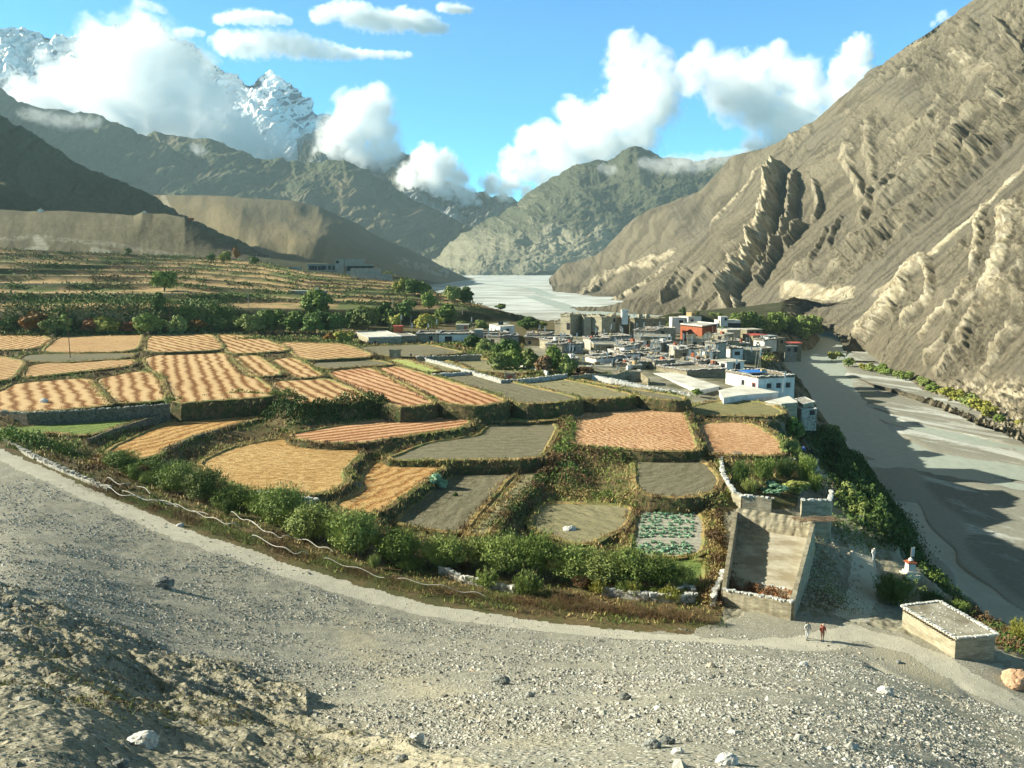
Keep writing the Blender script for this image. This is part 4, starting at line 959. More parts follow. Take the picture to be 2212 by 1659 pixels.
def proto(shape, mat_, var):
    k = (shape, mat_, var)
    if k not in PRO:
        if shape == 'round': V, F = crown_round(1500, 15, .20)
        elif shape == 'roundbig': V, F = crown_round(3400, 26, .13)
        elif shape == 'bushy':
            V1, F1 = crown_round(3600, 44, .06); V1 = V1 * np.array([.95, .95, .50]); V2, F2 = crown_shoots(6500, 170, .045, 1.05); V = np.concatenate([V1, V2]); F = np.concatenate([F1, F2 + len(V1)])
        elif shape == 'shoots': V, F = crown_shoots(5200, 110, .062)
        elif shape == 'weep': V, F = crown_shoots(3600, 110, .075, 1.0, .55)
        elif shape == 'poplar': V, F = crown_round(700, 12, .26); V = V * np.array([.55, .55, 1.35])
        elif shape == 'small': V, F = crown_round(700, 14, .24)
        elif shape == 'cab': V, F = crown_round(26, 5, .9); V = V * np.array([1, 1, .5])
        me = npmesh('tmp', V, F, LM[mat_]); tk = trunk_mesh('shoots' if shape in ('shoots', 'weep', 'bushy') else 'round').build('tmp', M_BARK)
        PRO[k] = (me.data, tk.data); bpy.data.objects.remove(me); bpy.data.objects.remove(tk)
    return PRO[k]
def plant(name, shape, mat_, loc, rad, hgt, label, catg, group=None, parts=('crown', 'trunk')):
    me, tk = proto(shape, mat_, random.randint(0, 1))
    e = empty(name, loc, label, catg, group, random.uniform(0, 6.28))
    sc_z = hgt / (1.0 if shape in ('shoots', 'weep', 'bushy') else 1.65)
    for nm, d in ((parts[0], me), (parts[1], tk)):
        o = bpy.data.objects.new(nm, d); col.objects.link(o); o.parent = e
        o.scale = (rad, rad, sc_z)
    return e
def mpp(dx, dy, loc):
    return math.sqrt(loc[0] ** 2 + loc[1] ** 2 + (loc[2] - CAMZ) ** 2) / FD
def nth(i):
    n = i + 1; return f'{n}{"th" if 10 < n % 100 < 14 else {1: "st", 2: "nd", 3: "rd"}.get(n % 10, "th")}'
ORD = ['first', 'second', 'third', 'fourth', 'fifth', 'sixth', 'seventh', 'eighth', 'ninth', 'tenth', 'eleventh', 'twelfth', 'thirteenth', 'fourteenth', 'fifteenth', 'sixteenth', 'seventeenth', 'eighteenth', 'nineteenth', 'twentieth', 'twenty-first', 'twenty-second', 'twenty-third', 'twenty-fourth']
# row of willow bushes inside the path fence: Dx, Dy of base, height px, half width px, material
ROW = [(262, 1012, 42, 34, 'green'), (318, 1036, 44, 32, 'green'), (385, 1066, 68, 42, 'green'), (440, 1085, 74, 44, 'green'), (500, 1098, 50, 40, 'dark'), (560, 1104, 40, 34, 'dark'), (610, 1140, 84, 50, 'olive'), (675, 1166, 84, 50, 'green'),
       (762, 1200, 92, 55, 'olive'), (855, 1216, 92, 58, 'olive'), (965, 1224, 70, 48, 'olive'), (1040, 1228, 75, 45, 'willow'), (1092, 1238, 92, 52, 'willow'), (1160, 1246, 95, 54, 'willow'), (1232, 1254, 82, 48, 'olive'), (1300, 1262, 88, 52, 'green'), (1362, 1266, 80, 48, 'green'), (1420, 1272, 72, 44, 'green'), (1470, 1274, 52, 34, 'green')]
for i, (a, b, hp, wp, mt) in enumerate(ROW):
    g = onG(a, b); k = mpp(a, b, g)
    mt_ = ['willow', 'olive', 'willow', 'green'][(i * 3) % 4] if mt != 'dark' else 'green'; vs = random.uniform(.85, 1.2)
    plant('willow_bush', 'bushy', mt_, g, wp * k * 1.2 * vs, hp * k * 1.05 * random.uniform(.85, 1.15), f'leafy {dict(green="green", olive="olive green", willow="pale green")[mt_]} willow bush, {ORD[i]} from the left along the path fence', 'bush', 'willow bushes inside the path fence', ('foliage', 'stems'))
for i, a in enumerate(sorted(random.uniform(240, 1500) for _ in range(22))):
    b = np.interp(a, [q[0] for q in ROW], [q[1] for q in ROW]) + random.uniform(6, 20); g = onG(a, b); k = mpp(a, b, g)
    plant('scrub_bush', 'bushy', random.choice(['olive', 'willow', 'brown', 'green']), g, random.uniform(16, 28) * k, random.uniform(20, 40) * k, f'small scrubby bush in front of the willow row, {nth(i)} from the left', 'bush', 'small bushes before the willow row', ('foliage', 'stems'))
for i, (a, b, hp, wp) in enumerate([(1052, 1268, 52, 34), (1138, 1284, 66, 44), (1292, 1284, 44, 26), (1366, 1290, 44, 28), (1448, 1298, 44, 30)]):
    g = onG(a, b); k = mpp(a, b, g)
    plant('weeping_bush', 'weep', 'yellow' if i > 1 else 'willow', g, wp * k, hp * k, f'drooping yellow-green bush, {ORD[i]} from the left in front of the willow row', 'bush', 'drooping bushes beside the brush fence', ('foliage', 'stems'))
for a, b, hp, wp, sh, mt, nm, lb in [
    (942, 1062, 36, 24, 'round', 'cabbage', 'leafy_plant', 'grey-green leafy plant at the left edge of the grey fallow plot'),
    (860, 1102, 26, 14, 'round', 'grassg', 'leafy_plant', 'small bright green plant beside the dark bank of the fallow plot'),
    (984, 1080, 16, 6, 'small', 'dark', 'shrub', 'tiny lone dark shrub in the middle of the grey fallow plot'),
    (1930, 1306, 64, 54, 'shoots', 'willow', 'willow_bush', 'round willow bush in front of the small white chorten'),
    (2012, 1312, 34, 34, 'shoots', 'dark', 'shrub', 'dark shrub between the chorten willow and the mud hut'),
    (2066, 1330, 30, 30, 'shoots', 'green', 'shrub', 'green shrub behind the back corner of the mud hut'),
    (2205, 1392, 50, 30, 'shoots', 'yellow', 'shrub', 'yellowing shrub at the right edge behind the mud hut'),
    (1600, 1044, 50, 28, 'shoots', 'green', 'garden_bush', 'tall green bush by the doorway of the walled garden'),
    (1650, 1040, 52, 32, 'shoots', 'green', 'garden_bush', 'green bush in the middle of the walled garden'),
    (1695, 1036, 46, 28, 'shoots', 'dark', 'garden_bush', 'dark green bush at the back wall of the garden'),
    (1742, 1046, 60, 30, 'shoots', 'green', 'garden_bush', 'tall green bush at the right end of the walled garden'),
    (1620, 1068, 34, 24, 'shoots', 'grassg', 'garden_bush', 'low bright bush in the front left corner of the garden'),
    (1670, 1070, 26, 30, 'small', 'cabbage', 'garden_bush', 'low grey-green vegetables in the front of the garden'),
    (1715, 1068, 28, 30, 'small', 'grassg', 'garden_bush', 'low leafy vegetables beside the gap in the garden wall'),
    (1762, 1066, 44, 20, 'shoots', 'green', 'garden_bush', 'upright bush at the front right corner of the garden'),
    (1830, 1085, 34, 26, 'round', 'olive', 'shrub', 'grey-green shrub on the cliff edge right of the garden'),
    (1855, 1120, 30, 22, 'round', 'olive', 'shrub', 'small grey-green shrub below the garden corner on the cliff'),
    (1800, 960, 40, 26, 'round', 'olive', 'shrub', 'leafy grey-green tree leaning over the cliff path'),
    (1715, 950, 44, 26, 'round', 'green', 'shrub', 'round shrub on the rim of the right hand stubble field'),
    (1700, 985, 36, 22, 'round', 'olive', 'shrub', 'shrub at the near corner of the right hand stubble field'),
    (1735, 1010, 30, 16, 'round', 'olive', 'shrub', 'low shrub between the walled garden and the cliff path'),
    (1505, 858, 18, 14, 'small', 'green', 'shrub', 'small green shrub under the end of the long white roof'),
    ]:
    g = onG(a, b); k = mpp(a, b, g)
    plant(nm, sh, mt, g, wp * k, hp * k, lb, 'plant' if nm == 'leafy_plant' else 'bush', None, ('foliage', 'stems'))
# trees: Dx, Dy base, height px, half width px, shape, material, label
TREES = [
 (355, 629, 40, 28, 'roundbig', 'green', 'broad round green tree standing alone among the terraces'), (339, 672, 34, 18, 'round', 'green', 'green tree at the lip of the dark bank beside the pole'),
 (682, 688, 58, 40, 'roundbig', 'green', 'largest bright green tree above the tree belt'), (636, 722, 48, 34, 'roundbig', 'green', 'round tree in the left part of the dense tree belt'),
 (545, 722, 42, 32, 'roundbig', 'olive', 'leftmost rounded tree of the dense tree belt'), (590, 720, 50, 32, 'roundbig', 'green', 'second rounded tree from the left of the dense tree belt'),
 (680, 725, 54, 36, 'roundbig', 'dark', 'dark tree in the centre of the dense tree belt'), (722, 724, 50, 34, 'roundbig', 'dark', 'dark tree right of centre in the dense tree belt'),
 (760, 712, 44, 26, 'round', 'dark', 'dark tree behind the right end of the dense tree belt'), (795, 715, 50, 36, 'roundbig', 'olive', 'rounded olive tree behind the flat white roof'),
 (832, 700, 44, 26, 'round', 'green', 'green tree between the olive tree and the village wall'), (852, 718, 40, 20, 'round', 'yellow', 'slim yellow-green tree beside the red prayer hut'),
 (880, 690, 42, 28, 'round', 'dark', 'dark tree below the lower strip of tan fields'), (925, 716, 38, 34, 'roundbig', 'yellow', 'broad yellow-green tree behind the long village house'),
 (960, 700, 40, 30, 'round', 'green', 'green tree behind the small hut with the red door'), (928, 670, 38, 19, 'roundbig', 'green', 'tall rounded tree on the edge of the lower tan field'),
 (1000, 716, 24, 22, 'round', 'olive', 'low olive tree right of the small hut with the red door'), (1040, 716, 26, 20, 'round', 'olive', 'low olive tree beside the white house with roof tanks'),
 (862, 634, 32, 18, 'round', 'yellow', 'yellowing tree below the unfinished building'), (896, 638, 34, 26, 'round', 'dark', 'dark tree below the terrace wall at the plateau rim'),
 (915, 640, 30, 22, 'round', 'green', 'green tree with orange top at the plateau rim'), (978, 656, 38, 20, 'roundbig', 'olive', 'olive tree standing against the pale river'),
 (1004, 656, 34, 22, 'roundbig', 'dark', 'dark tree right beside the olive tree at the river edge'), (1082, 672, 16, 14, 'small', 'green', 'small tree at the very rim above the pale river'),
 (75, 722, 38, 30, 'round', 'orange', 'orange and green autumn tree at the left of the hedge line'), (112, 722, 30, 24, 'round', 'olive', 'olive bush right of the leftmost autumn tree'), (140, 722, 34, 18, 'round', 'green', 'narrow green bush beside the rusty pole'),
 (195, 722, 32, 24, 'round', 'red', 'reddish autumn bush in the hedge line behind the fields'), (238, 722, 36, 30, 'round', 'yellow', 'yellow-green bush right of the reddish autumn bush'), (280, 720, 22, 20, 'small', 'red', 'low red bush in the middle of the hedge line'),
 (325, 722, 40, 34, 'roundbig', 'green', 'broad green bush left of the tall wooden pole'), (385, 722, 34, 24, 'round', 'olive', 'green bush right of the tall wooden pole'), (432, 712, 20, 20, 'small', 'orange', 'low orange bush at the foot of the grey bank'),
 (20, 722, 34, 26, 'round', 'dark', 'dark bush at the far left end of the hedge line'), (478, 712, 22, 18, 'small', 'olive', 'small grey-green bush left of the water tanks'), (505, 712, 26, 20, 'round', 'green', 'green bush between the tanks and the tree belt'), (745, 742, 26, 24, 'round', 'yellow', 'yellow-green bush left of the flat white roof'), (712, 738, 18, 14, 'small', 'orange', 'small rusty orange bush in front of the tree belt'),
 (276, 552, 13, 9, 'small', 'olive', 'small tree at the top left of the terraces'), (395, 552, 12, 12, 'small', 'yellow', 'pale yellow tree at the top of the terraces'), (484, 568, 24, 16, 'round', 'yellow', 'yellow-green tree at the top of the terraces'), (512, 564, 26, 9, 'small', 'orange', 'slim orange tree at the top of the terraces'), (456, 566, 18, 10, 'small', 'dark', 'dark small tree left of the yellow-green one'), (545, 572, 16, 18, 'small', 'dark', 'dark shrub right of the slim orange tree'), (50, 528, 14, 12, 'small', 'yellow', 'pale tree on the dry hill at the far left'),
 (1095, 790, 62, 34, 'roundbig', 'dark', 'tall dark tree in front of the village houses'), (1112, 800, 44, 28, 'roundbig', 'green', 'green bush at the foot of the tall dark tree'), (1075, 800, 36, 24, 'round', 'olive', 'olive bush left of the tall dark tree'), (1150, 800, 44, 28, 'round', 'olive', 'olive tree right of the tall dark tree'),
 (1196, 806, 58, 24, 'roundbig', 'green', 'tall green tree by the ochre house'), (1175, 806, 36, 24, 'round', 'brown', 'brownish bush left of the tall green tree'), (1230, 815, 46, 24, 'round', 'olive', 'olive tree at the corner of the white court'), (1265, 818, 26, 26, 'round', 'brown', 'brownish scrub in front of the white court'), (1300, 818, 16, 26, 'small', 'olive', 'low scrub under the white court wall'),
 (1022, 752, 30, 24, 'round', 'dark', 'dark bush against the long village wall'), (1050, 758, 24, 22, 'round', 'olive', 'olive bush at the right end of the long village wall'),
 (1140, 712, 26, 28, 'roundbig', 'dark', 'broad dark tree left of the ruined fort'), (1170, 712, 18, 18, 'round', 'olive', 'low olive tree next to the broad dark tree by the fort'),
 (1395, 706, 20, 22, 'round', 'green', 'first green tree right of the ruined fort'), (1425, 708, 20, 22, 'round', 'green', 'second green tree right of the ruined fort'), (1450, 712, 16, 18, 'round', 'olive', 'third tree right of the ruined fort'), (1475, 684, 14, 10, 'small', 'dark', 'small dark tree behind the white houses'), (1500, 688, 11, 12, 'small', 'olive', 'low tree behind the red monastery'), (1545, 694, 12, 16, 'small', 'olive', 'shrub between the white houses by the river'), (1562, 728, 24, 12, 'round', 'green', 'green tree at the right corner of the red monastery')]
for a, b, hp, wp, sh, mt, lb in TREES:
    g = onG(a, b); k = mpp(a, b, g)
    plant('tree' if hp > 20 else 'small_tree', sh, mt, g - np.array([0, 0, .1]), wp * k, hp * k, lb, 'tree')
for i, a in enumerate(sorted(random.uniform(1590, 1768) for _ in range(44))):
    b = 712 + 30 * random.random() ** 1.0 * (a - 1580) / 190
    g = onG(a, b); k = mpp(a, b, g); h_ = random.uniform(22, 34) * k
    plant('poplar', 'round', random.choice(['green', 'green', 'dark', 'olive']), g, 17 * k * random.uniform(.8, 1.3), h_, f'green poplar in the grove at the river bend, {nth(i)} from the left', 'tree', 'poplars in the grove at the river bend')
BANK = [(1797, 781, 14, 'yellow'), (1812, 778, 12, 'olive'), (1833, 792, 15, 'green'), (1866, 800, 12, 'yellow'), (1884, 803, 14, 'olive'), (1902, 808, 17, 'green'), (1915, 812, 14, 'green'), (1938, 818, 15, 'olive'), (1957, 822, 16, 'green'), (1992, 838, 20, 'olive'), (2012, 848, 16, 'green'), (2042, 858, 19, 'yellow'), (2064, 866, 19, 'yellow'), (2090, 880, 22, 'olive'), (2116, 890, 22, 'yellow'), (2136, 902, 20, 'yellow'), (2160, 915, 14, 'green'), (2205, 925, 14, 'yellow')]
for i, (a, b, hp, mt) in enumerate(BANK):
    g = onG(a, b); k = mpp(a, b, g)
    if g[2] < RIV - .5: g[2] = RIV + .3
    plant('riverside_bush', 'round', mt, g, hp * k * .95, hp * k * 1.15, f'{dict(yellow="yellow", olive="olive", green="green")[mt]} riverside bush, {ORD[i]} from the left on the far bank', 'bush', 'bushes along the far river bank')

# hedges and scrub banks: polyline, width m, height m, leaves per metre, material, leaf, label
def strip(pts, step):
    w = [onG(a, b) for a, b in pts]; out = []
    for p, q in zip(w[:-1], w[1:]):
        n = max(1, int(np.linalg.norm(q[:2] - p[:2]) / step)); out += [p + (q - p) * t / n for t in range(n)]
    out.append(w[-1]); return np.array(out)
def hedge(name, pts, wid, hgt, per, mats_, leaf, label, catg='hedge', group=None, kind=None, lum=.5, twig=False):
    s = strip(pts, .5); n = int(len(s) * .5 * per); 
    k = rng.integers(0, len(s), n); c = s[k] + rng.normal(size=(n, 3)) * np.array([wid * .42, wid * .42, 0])
    c[:, 2] = samp(c[:, 0], c[:, 1])
    top = hgt * (.45 + .75 * np.clip(.5 + fbm(c[:, 0] / (hgt * 1.1), c[:, 1] / (hgt * 1.1), 3), 0, 1.2)); sp = np.clip(np.linalg.norm(c[:, :2] - s[k][:, :2], axis=1) / wid, 0, 1)
    c[:, 2] += top * (1 - .6 * sp) * rng.uniform(.02, 1, n) ** .6
    ax = unit(n); ax[:, 2] = np.abs(ax[:, 2]) + (.9 if twig else .3); ax /= np.linalg.norm(ax, axis=1)[:, None]
    lw = leaf * (.12 if twig else .7)
    V, F = cards(c, unit(n), ax, lw * rng.uniform(.6, 1.3, n), leaf * (2.2 if twig else 1) * rng.uniform(.7, 1.5, n))
    mi = rng.integers(0, len(mats_), n)
    if len(mats_) > 1: mi = (fbm(c[:, 0] / 4 + 9, c[:, 1] / 4, 2) + rng.normal(size=n) * .15 > 0).astype(int) * 1
    o = npmesh(name, V, F, [LM[m] for m in mats_], mi)
    return tag(o, label, None if kind else catg, group, kind)
HEDGES = [
 ([(366, 882), (440, 876), (520, 866), (600, 860), (640, 866)], 2.2, 2.2, 130, ['dark', 'green'], .32, 'dark scrub hedge on the bank under the largest straw field'),
 ([(580, 905), (650, 896), (720, 890), (800, 884), (840, 880)], 2.6, 3.0, 190, ['dark', 'dark'], .34, 'tall dark hedge behind the reddish stubble strip'),
 ([(850, 884), (950, 880), (1040, 880), (1120, 872)], 1.6, 1.5, 80, ['dark', 'green'], .28, 'low dark hedge below the long reddish furrowed field'),
 ([(1150, 882), (1230, 874), (1310, 868), (1400, 862)], 1.6, 1.3, 80, ['dark', 'brown'], .28, 'low hedge between the grey fallow and the square red field'),
 ([(1222, 888), (1232, 920), (1222, 960), (1200, 995), (1190, 1025)], 2.4, 1.8, 110, ['green', 'brown'], .26, 'shrubby hedge left of the square red field'),
 ([(1215, 1000), (1235, 1030), (1232, 1055)], 4.0, 2.4, 220, ['dark', 'brown'], .26, 'dark thicket in the hollow below the square red field'),
 ([(1250, 985), (1300, 990), (1345, 1000)], 3.0, 1.6, 150, ['brown', 'green'], .24, 'rusty brown scrub left of the round fallow plot'),
 ([(1240, 970), (1330, 980), (1420, 978), (1500, 982)], 1.2, .9, 80, ['green', 'brown'], .22, 'green verge below the square red field'),
 ([(1480, 880), (1492, 930), (1520, 990)], 1.4, 1.3, 90, ['dark', 'brown'], .25, 'dark ditch hedge between the two red stubble fields'),
 ([(1066, 1150), (1110, 1106), (1150, 1062), (1180, 1025)], 2.0, 1.7, 120, ['dark', 'brown'], .24, 'dark bank hedge right of the lower fallow plot'),
 ([(1374, 1100), (1362, 1150), (1366, 1195)], .9, .9, 90, ['dark', 'green'], .2, 'narrow hedge left of the cabbage plot'),
 ([(1536, 1105), (1546, 1180), (1552, 1250), (1540, 1310)], 1.6, 1.3, 220, ['brown', 'straw'], .2, 'tall brown weeds along the left wall of the roofless enclosure'),
 ([(0, 945), (40, 955), (100, 968), (165, 980)], 3.0, 2.4, 130, ['dark', 'green'], .3, 'dark hedge above the stony path at the left edge'),
 ([(1560, 1085), (1575, 1060), (1560, 1020), (1548, 985)], 1.0, .8, 90, ['brown', 'grassg'], .2, 'grassy verge outside the garden wall'),
 ([(1690, 895), (1712, 930), (1722, 985)], 1.6, 1.3, 100, ['green', 'straw'], .26, 'shaggy verge on the rim of the right hand stubble field'),
 ([(1800, 965), (1812, 1000), (1850, 1060), (1890, 1120), (1925, 1170)], 6.0, 4.2, 900, ['dark', 'dark'], .42, 'dark wood clinging to the cliff above the river'),
 ([(1840, 1000), (1875, 1050), (1915, 1110), (1945, 1170)], 5.0, 3.6, 700, ['dark', 'dark'], .42, 'dark thicket at the foot of the cliff by the pale sand strip'),
 ([(1990, 1215), (2020, 1250), (2060, 1290)], 3.0, 1.6, 160, ['dark', 'green'], .26, 'dark scrub on the river side of the chorten knoll'),
 ([(2085, 1318), (2140, 1362), (2200, 1415)], 3.0, 1.7, 200, ['dark', 'brown'], .26, 'dark scrub behind the mud hut'),
 ([(20, 640), (200, 652), (400, 655), (560, 640)], 7, 1.4, 40, ['dark', 'olive'], .7, 'scrub along the lip of the dark bank'),
 ([(0, 700), (120, 690), (260, 690), (400, 695), (520, 690)], 9, 3.0, 110, ['dark', 'olive'], .65, 'dark scrub covering the tall bank behind the fields'),
 ([(400, 690), (440, 690), (500, 688)], 5, 5.0, 220, ['olive', 'green'], .7, 'grey-green bushes on the bank beside the pale cut'),
 ([(520, 735), (600, 735), (700, 740), (760, 745)], 4, 1.4, 90, ['grassg', 'olive'], .5, 'rough green verge in front of the tree belt'),
 ([(930, 735), (1010, 745), (1060, 760), (1100, 785)], 5, 1.0, 110, ['grassg', 'green'], .4, 'bright green crop strip under the village wall'),
 ([(1090, 800), (1140, 806), (1200, 812)], 4, 1.2, 110, ['yellow', 'grassg'], .35, 'yellowish weeds under the village trees'),
 ([(1280, 818), (1340, 830), (1400, 842), (1460, 852)], 1.6, .8, 110, ['green', 'grassg'], .28, 'green kitchen crop behind the long white wall'),
 ([(1205, 1060), (1280, 1075), (1370, 1082), (1460, 1090), (1540, 1090)], 2.2, .9, 160, ['straw', 'green'], .2, 'rough grass verge below the round fallow plot'),
 ([(1150, 1160), (1210, 1195), (1300, 1200), (1380, 1210)], 2.5, 1.1, 170, ['green', 'brown'], .2, 'weedy verge below the plot with the white boulder'),
 ([(260, 985), (200, 1000), (230, 1010)], 1.6, 1.0, 120, ['straw', 'brown'], .2, 'dry weeds in front of the curved stubble field'),
 ([(540, 1085), (620, 1100), (700, 1110)], 1.4, 1.0, 120, ['dark', 'green'], .22, 'low hedge at the foot of the loose straw field')]
for h_ in HEDGES: hedge('hedge' if 'hedge' in h_[-1] else 'scrub', *h_, catg='hedge' if 'hedge' in h_[-1] else 'scrub')

# grass tufts on every field edge: uncountable, one object per kind
def tufts():
    C = []; K = []
    for o1, z, kind in EDGES:
        d = np.hypot(o1[:, 0], o1[:, 1]).mean(); per = 7 if d < 160 else 4 if d < 240 else 2
        for _ in range(per):
            p = o1 + rng.normal(size=o1.shape) * .45 - 0; ins_ = inset(o1, rng.uniform(-.2, 1.4)) if len(o1) > 3 else o1
            p = ins_ + rng.normal(size=o1.shape) * .25
            zz = np.where(rng.random(len(p)) < .55, z + .15, z - rng.uniform(.2, 1.6, len(p)))
            C.append(np.c_[p, zz])
    C = np.concatenate(C); rep = 7
    C = np.repeat(C, rep, 0); n = len(C); C[:, :2] += rng.normal(size=(n, 2)) * .22; C[:, 2] += rng.uniform(-.05, .25, n)
    ax = unit(n) * .7; ax[:, 2] = 1; ax /= np.linalg.norm(ax, axis=1)[:, None]
    V, F = cards(C, unit(n), ax, rng.uniform(.05, .16, n), rng.uniform(.25, .7, n))
    g = fbm(C[:, 0] / 11, C[:, 1] / 11, 3) + rng.normal(size=n) * .12
    mi = np.where(g < -.12, 2, np.where(g < .22, 0, 1))
    tag(npmesh('grass', V, F, [LM['straw'], LM['grassg'], LM['brown']], mi), kind='stuff')
tufts()
def ground_tufts():
    "low growth over the unfarmed strips between the fields"
    n = 40000; r = 62 + 270 * rng.random(n) ** 1.25; a = rng.uniform(R(-33), R(27), n); x = r * np.sin(a); y = r * np.cos(a)
    ok = (samp(x, y, 'near') < .02) & (samp(x, y, 'bank') < .5) & (samp(x, y, 't') > .95); x, y = x[ok], y[ok]
    px, py = proj(x, y, samp(x, y)); ok = ~((px > 1560) & (py > 1060)) & ~inpoly(x, y, _vp); x, y = x[ok], y[ok]
    for w in FW:
        k = ~inpoly(x, y, w); x, y = x[k], y[k]
    pdm = np.full(x.shape, 1e9)
    for i in range(len(pathc) - 1): pdm = np.minimum(pdm, _seg(x, y, (*pathc[i], *pathc[i + 1])))
    k = pdm > 3; x, y = x[k], y[k]
    rep = 4; x = np.repeat(x, rep) + rng.normal(size=len(x) * rep) * .3; y = np.repeat(y, rep) + rng.normal(size=len(x)) * .3; n = len(x); d = np.hypot(x, y) / 110
    C = np.c_[x, y, samp(x, y) + rng.uniform(0, .3, n)]
    ax = unit(n) * .8; ax[:, 2] = 1; ax /= np.linalg.norm(ax, axis=1)[:, None]
    V, F = cards(C, unit(n), ax, rng.uniform(.08, .2, n) * np.maximum(d, .7), rng.uniform(.25, .6, n) * np.maximum(d, .8))
    g = fbm(x / 9 + 7, y / 9, 3) + rng.normal(size=n) * .1
    tag(npmesh('ground_cover', V, F, [LM['straw'], LM['grassg'], LM['brown'], LM['green']], np.where(g < -.15, 2, np.where(g < .08, 0, np.where(g < .3, 1, 3)))), kind='stuff')
ground_tufts()
# scrub dots on the terrace risers
def slope_tufts():
    "dry dwarf shrubs on the brown earth below the viewpoint"
    n = 2600; r = 15 + 50 * rng.random(n) ** 1.2; a = rng.uniform(R(-36), R(2), n); x = r * np.sin(a); y = r * np.cos(a)
    k = (samp(x, y, 'lobe') > .3) & (fbm(x / 3.5, y / 2.2, 3) > .02); x, y, r = x[k], y[k], r[k]
    rep = 26; x = np.repeat(x, rep); y = np.repeat(y, rep); r = np.repeat(r, rep); n = len(x); w_ = rng.normal(size=(n, 2)) * .11; x = x + w_[:, 0]; y = y + w_[:, 1]
    C = np.c_[x, y, samp(x, y) + rng.uniform(0, .09, n)]; ax = unit(n); ax[:, 2] = abs(ax[:, 2]) + .1; ax /= np.linalg.norm(ax, axis=1)[:, None]
    V, F = cards(C, unit(n), ax, rng.uniform(.008, .022, n), rng.uniform(.04, .12, n))
    tag(npmesh('dry_scrub', V, F, [LM['brown'], LM['olive']], rng.integers(0, 2, n)), kind='stuff')
slope_tufts()
def terrace_scrub():
    n = 190000; r = rng.uniform(318, 700, n); a = rng.uniform(R(-36), R(-2), n); x = r * np.sin(a); y = r * np.cos(a)
    k = (samp(x, y, 'bank') > .3) & ((samp(x, y, 'ris') > .3) & (samp(x, y, 'ris') < .97)) & (samp(x, y, 't') > .8); x, y = x[k], y[k]
    k = fbm(x / 16, y / 16, 3) + rng.normal(size=len(x)) * .1 > -.12; x, y = x[k], y[k]
    n = len(x); C = np.c_[x, y, samp(x, y) + rng.uniform(0, 1.2, n)]
    V, F = cards(C, unit(n), unit(n), rng.uniform(.5, .9, n), rng.uniform(.4, .9, n))
    g = fbm(x / 30, y / 30, 3) + rng.normal(size=n) * .2
    tag(npmesh('terrace_scrub', V, F, [LM['dark'], LM['olive'], LM['brown']], np.where(g < .05, 0, np.where(g < .35, 1, 2))), kind='stuff')
terrace_scrub()
# cabbages in the vegetable plot, each one a plant
cme, _t = proto('cab', 'cabbage', 0)
nC = 0
for row in range(15):
    for j in range(10):
        a = 1392 + j * 11.5 + random.uniform(-3, 3) - row * .6; b = 1110 + row * 6.3 + random.uniform(-2, 2)
        if random.random() < .12 or 1162 < b < 1172: continue
        w = P(a, b, -3.3); o = bpy.data.objects.new('cabbage_plant', cme); col.objects.link(o); o.location = w - np.array([0, 0, .05])
        s_ = random.uniform(.26, .44); o.scale = (s_, s_, s_); o.rotation_euler = (0, 0, random.uniform(0, 6))
        tag(o, f'pale green cabbage, {ORD[j]} from the left in the {ORD[row]} row of the plot', 'cabbage', 'cabbages in the vegetable plot')
